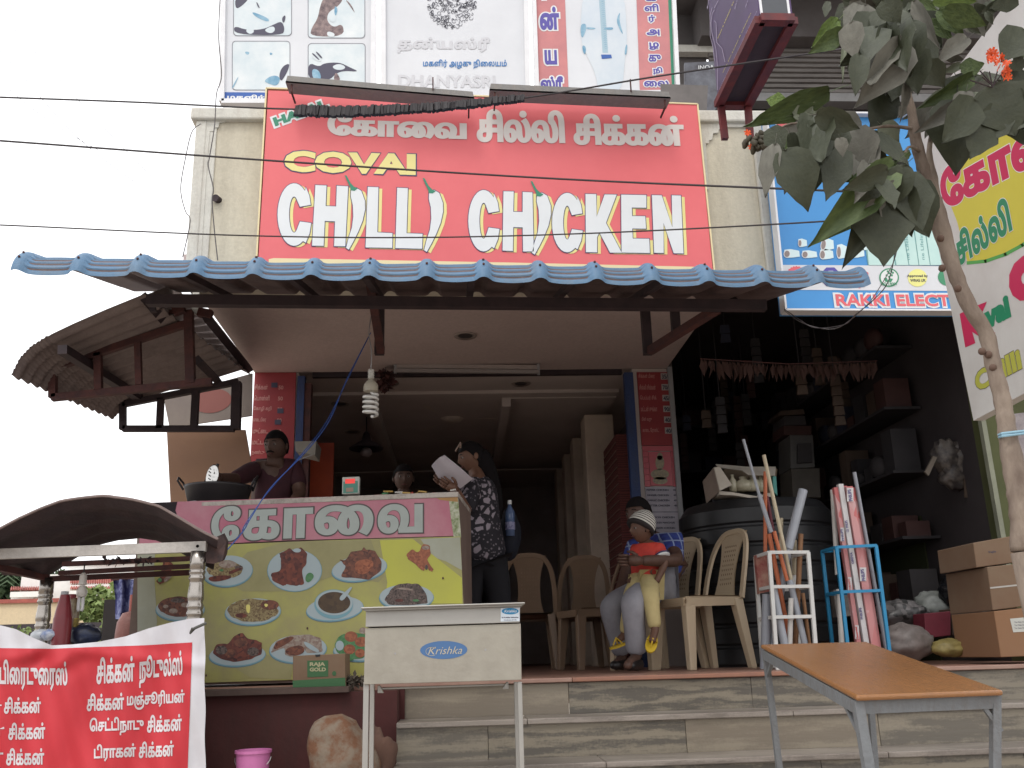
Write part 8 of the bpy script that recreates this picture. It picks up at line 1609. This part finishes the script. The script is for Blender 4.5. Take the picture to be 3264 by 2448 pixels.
# filler leaves deeper in the crown
def inpoly(x, y, L):
    c = False
    for i in range(len(L)):
        (x1, y1), (x2, y2) = L[i-1], L[i]
        if (y1 > y) != (y2 > y) and x < (x2-x1)*(y-y1)/(y2-y1)+x1: c = not c
    return c
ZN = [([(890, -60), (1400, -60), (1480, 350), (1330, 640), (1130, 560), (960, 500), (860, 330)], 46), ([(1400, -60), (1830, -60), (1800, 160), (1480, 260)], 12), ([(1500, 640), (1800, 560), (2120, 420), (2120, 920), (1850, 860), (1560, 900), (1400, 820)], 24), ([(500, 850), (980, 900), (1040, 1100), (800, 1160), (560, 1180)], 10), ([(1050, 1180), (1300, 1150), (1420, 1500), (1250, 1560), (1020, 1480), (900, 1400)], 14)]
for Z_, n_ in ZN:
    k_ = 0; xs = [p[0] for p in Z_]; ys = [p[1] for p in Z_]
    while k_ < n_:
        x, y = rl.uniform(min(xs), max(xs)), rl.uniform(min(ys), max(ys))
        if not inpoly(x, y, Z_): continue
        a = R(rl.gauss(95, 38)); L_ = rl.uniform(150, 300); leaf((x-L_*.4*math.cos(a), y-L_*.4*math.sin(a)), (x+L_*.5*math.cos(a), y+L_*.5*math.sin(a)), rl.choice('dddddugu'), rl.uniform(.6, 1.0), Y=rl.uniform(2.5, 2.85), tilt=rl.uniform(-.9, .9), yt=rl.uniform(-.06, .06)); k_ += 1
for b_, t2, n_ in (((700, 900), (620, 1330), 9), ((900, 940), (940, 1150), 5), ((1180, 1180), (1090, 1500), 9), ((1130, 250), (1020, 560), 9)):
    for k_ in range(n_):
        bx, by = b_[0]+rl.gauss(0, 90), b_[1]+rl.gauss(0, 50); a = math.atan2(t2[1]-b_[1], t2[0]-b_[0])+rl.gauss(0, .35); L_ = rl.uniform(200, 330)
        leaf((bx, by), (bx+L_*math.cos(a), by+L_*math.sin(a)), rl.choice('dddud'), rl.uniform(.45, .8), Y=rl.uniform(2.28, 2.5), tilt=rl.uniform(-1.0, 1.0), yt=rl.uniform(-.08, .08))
# flowers
OFm = mat('petal_orange', (.80, .13, .03), .5, c2=(.68, .08, .02), scale=20)
pet = MB(); 
for k_ in range(6):
    a = R(k_*60); b_ = R(k_*60+28); c_ = R(k_*60-28); pet.add([(0, 0, 0), (.55*math.cos(c_), .55*math.sin(c_), .18), (1.0*math.cos(a-.2), 1.0*math.sin(a-.2), .12), (.88*math.cos(a), .88*math.sin(a), .22), (1.0*math.cos(a+.2), 1.0*math.sin(a+.2), .12), (.55*math.cos(b_), .55*math.sin(b_), .18)], [(0, 1, 2, 3), (0, 3, 4, 5)])
pm_ = pet.mesh('flower', mats=(OFm,))
fl = [(1185, 680), (1240, 650), (1200, 740), (1270, 690), (1290, 780), (1330, 740), (1370, 800), (1400, 850), (1310, 850), (1380, 900), (1430, 900), (1400, 960), (1440, 970), (1360, 960), (1170, 760), (1250, 740), (1350, 720), (1420, 780)]
for k_, (x, y) in enumerate(fl):
    o = piece('flower', pm_, tr, P(*c7_(x, y), 2.32+rl.uniform(-.02, .02)), (R(90)+rl.uniform(-.7, .7), rl.uniform(-.7, .7), rl.uniform(0, 3)), (rl.uniform(.0115, .0155),)*3)
for x0, y0, x1, y1 in ((1240, 1100, 1200, 900), (1240, 1100, 1300, 900), (1250, 1080, 1360, 920), (1230, 1060, 1080, 890), (1230, 1100, 960, 1010), (1240, 1080, 1110, 970)): MB().tube([P(*c7_(x0, y0), 2.35), P(*c7_(x1, y1), 2.34)], .002, 5).build('flower_stem', M['darksteel'], tr)
bd = MB().lathe([(0, 0), (.006, .004), (.008, .014), (.004, .024), (0, .026)], (0, 0, 0), 8).mesh('bud', smooth=True, mats=(mat('bud_brown', (.06, .05, .03), .7),))
for k_ in range(30): piece('bud', bd, tr, P(*c5(270+rl.gauss(0, 38), 960+rl.gauss(0, 40)), 2.42+rl.uniform(-.02, .02)), (R(180)+rl.uniform(-1, 1), rl.uniform(-1, 1), 0), (rl.uniform(.8, 1.5),)*3)
for x, y in ((180, 925), (208, 1025)): piece('flower', pm_, tr, P(*c5(x, y), 2.42), (R(90), .4, 0), (.012,)*3)

bpy.data.scenes.remove(S2)
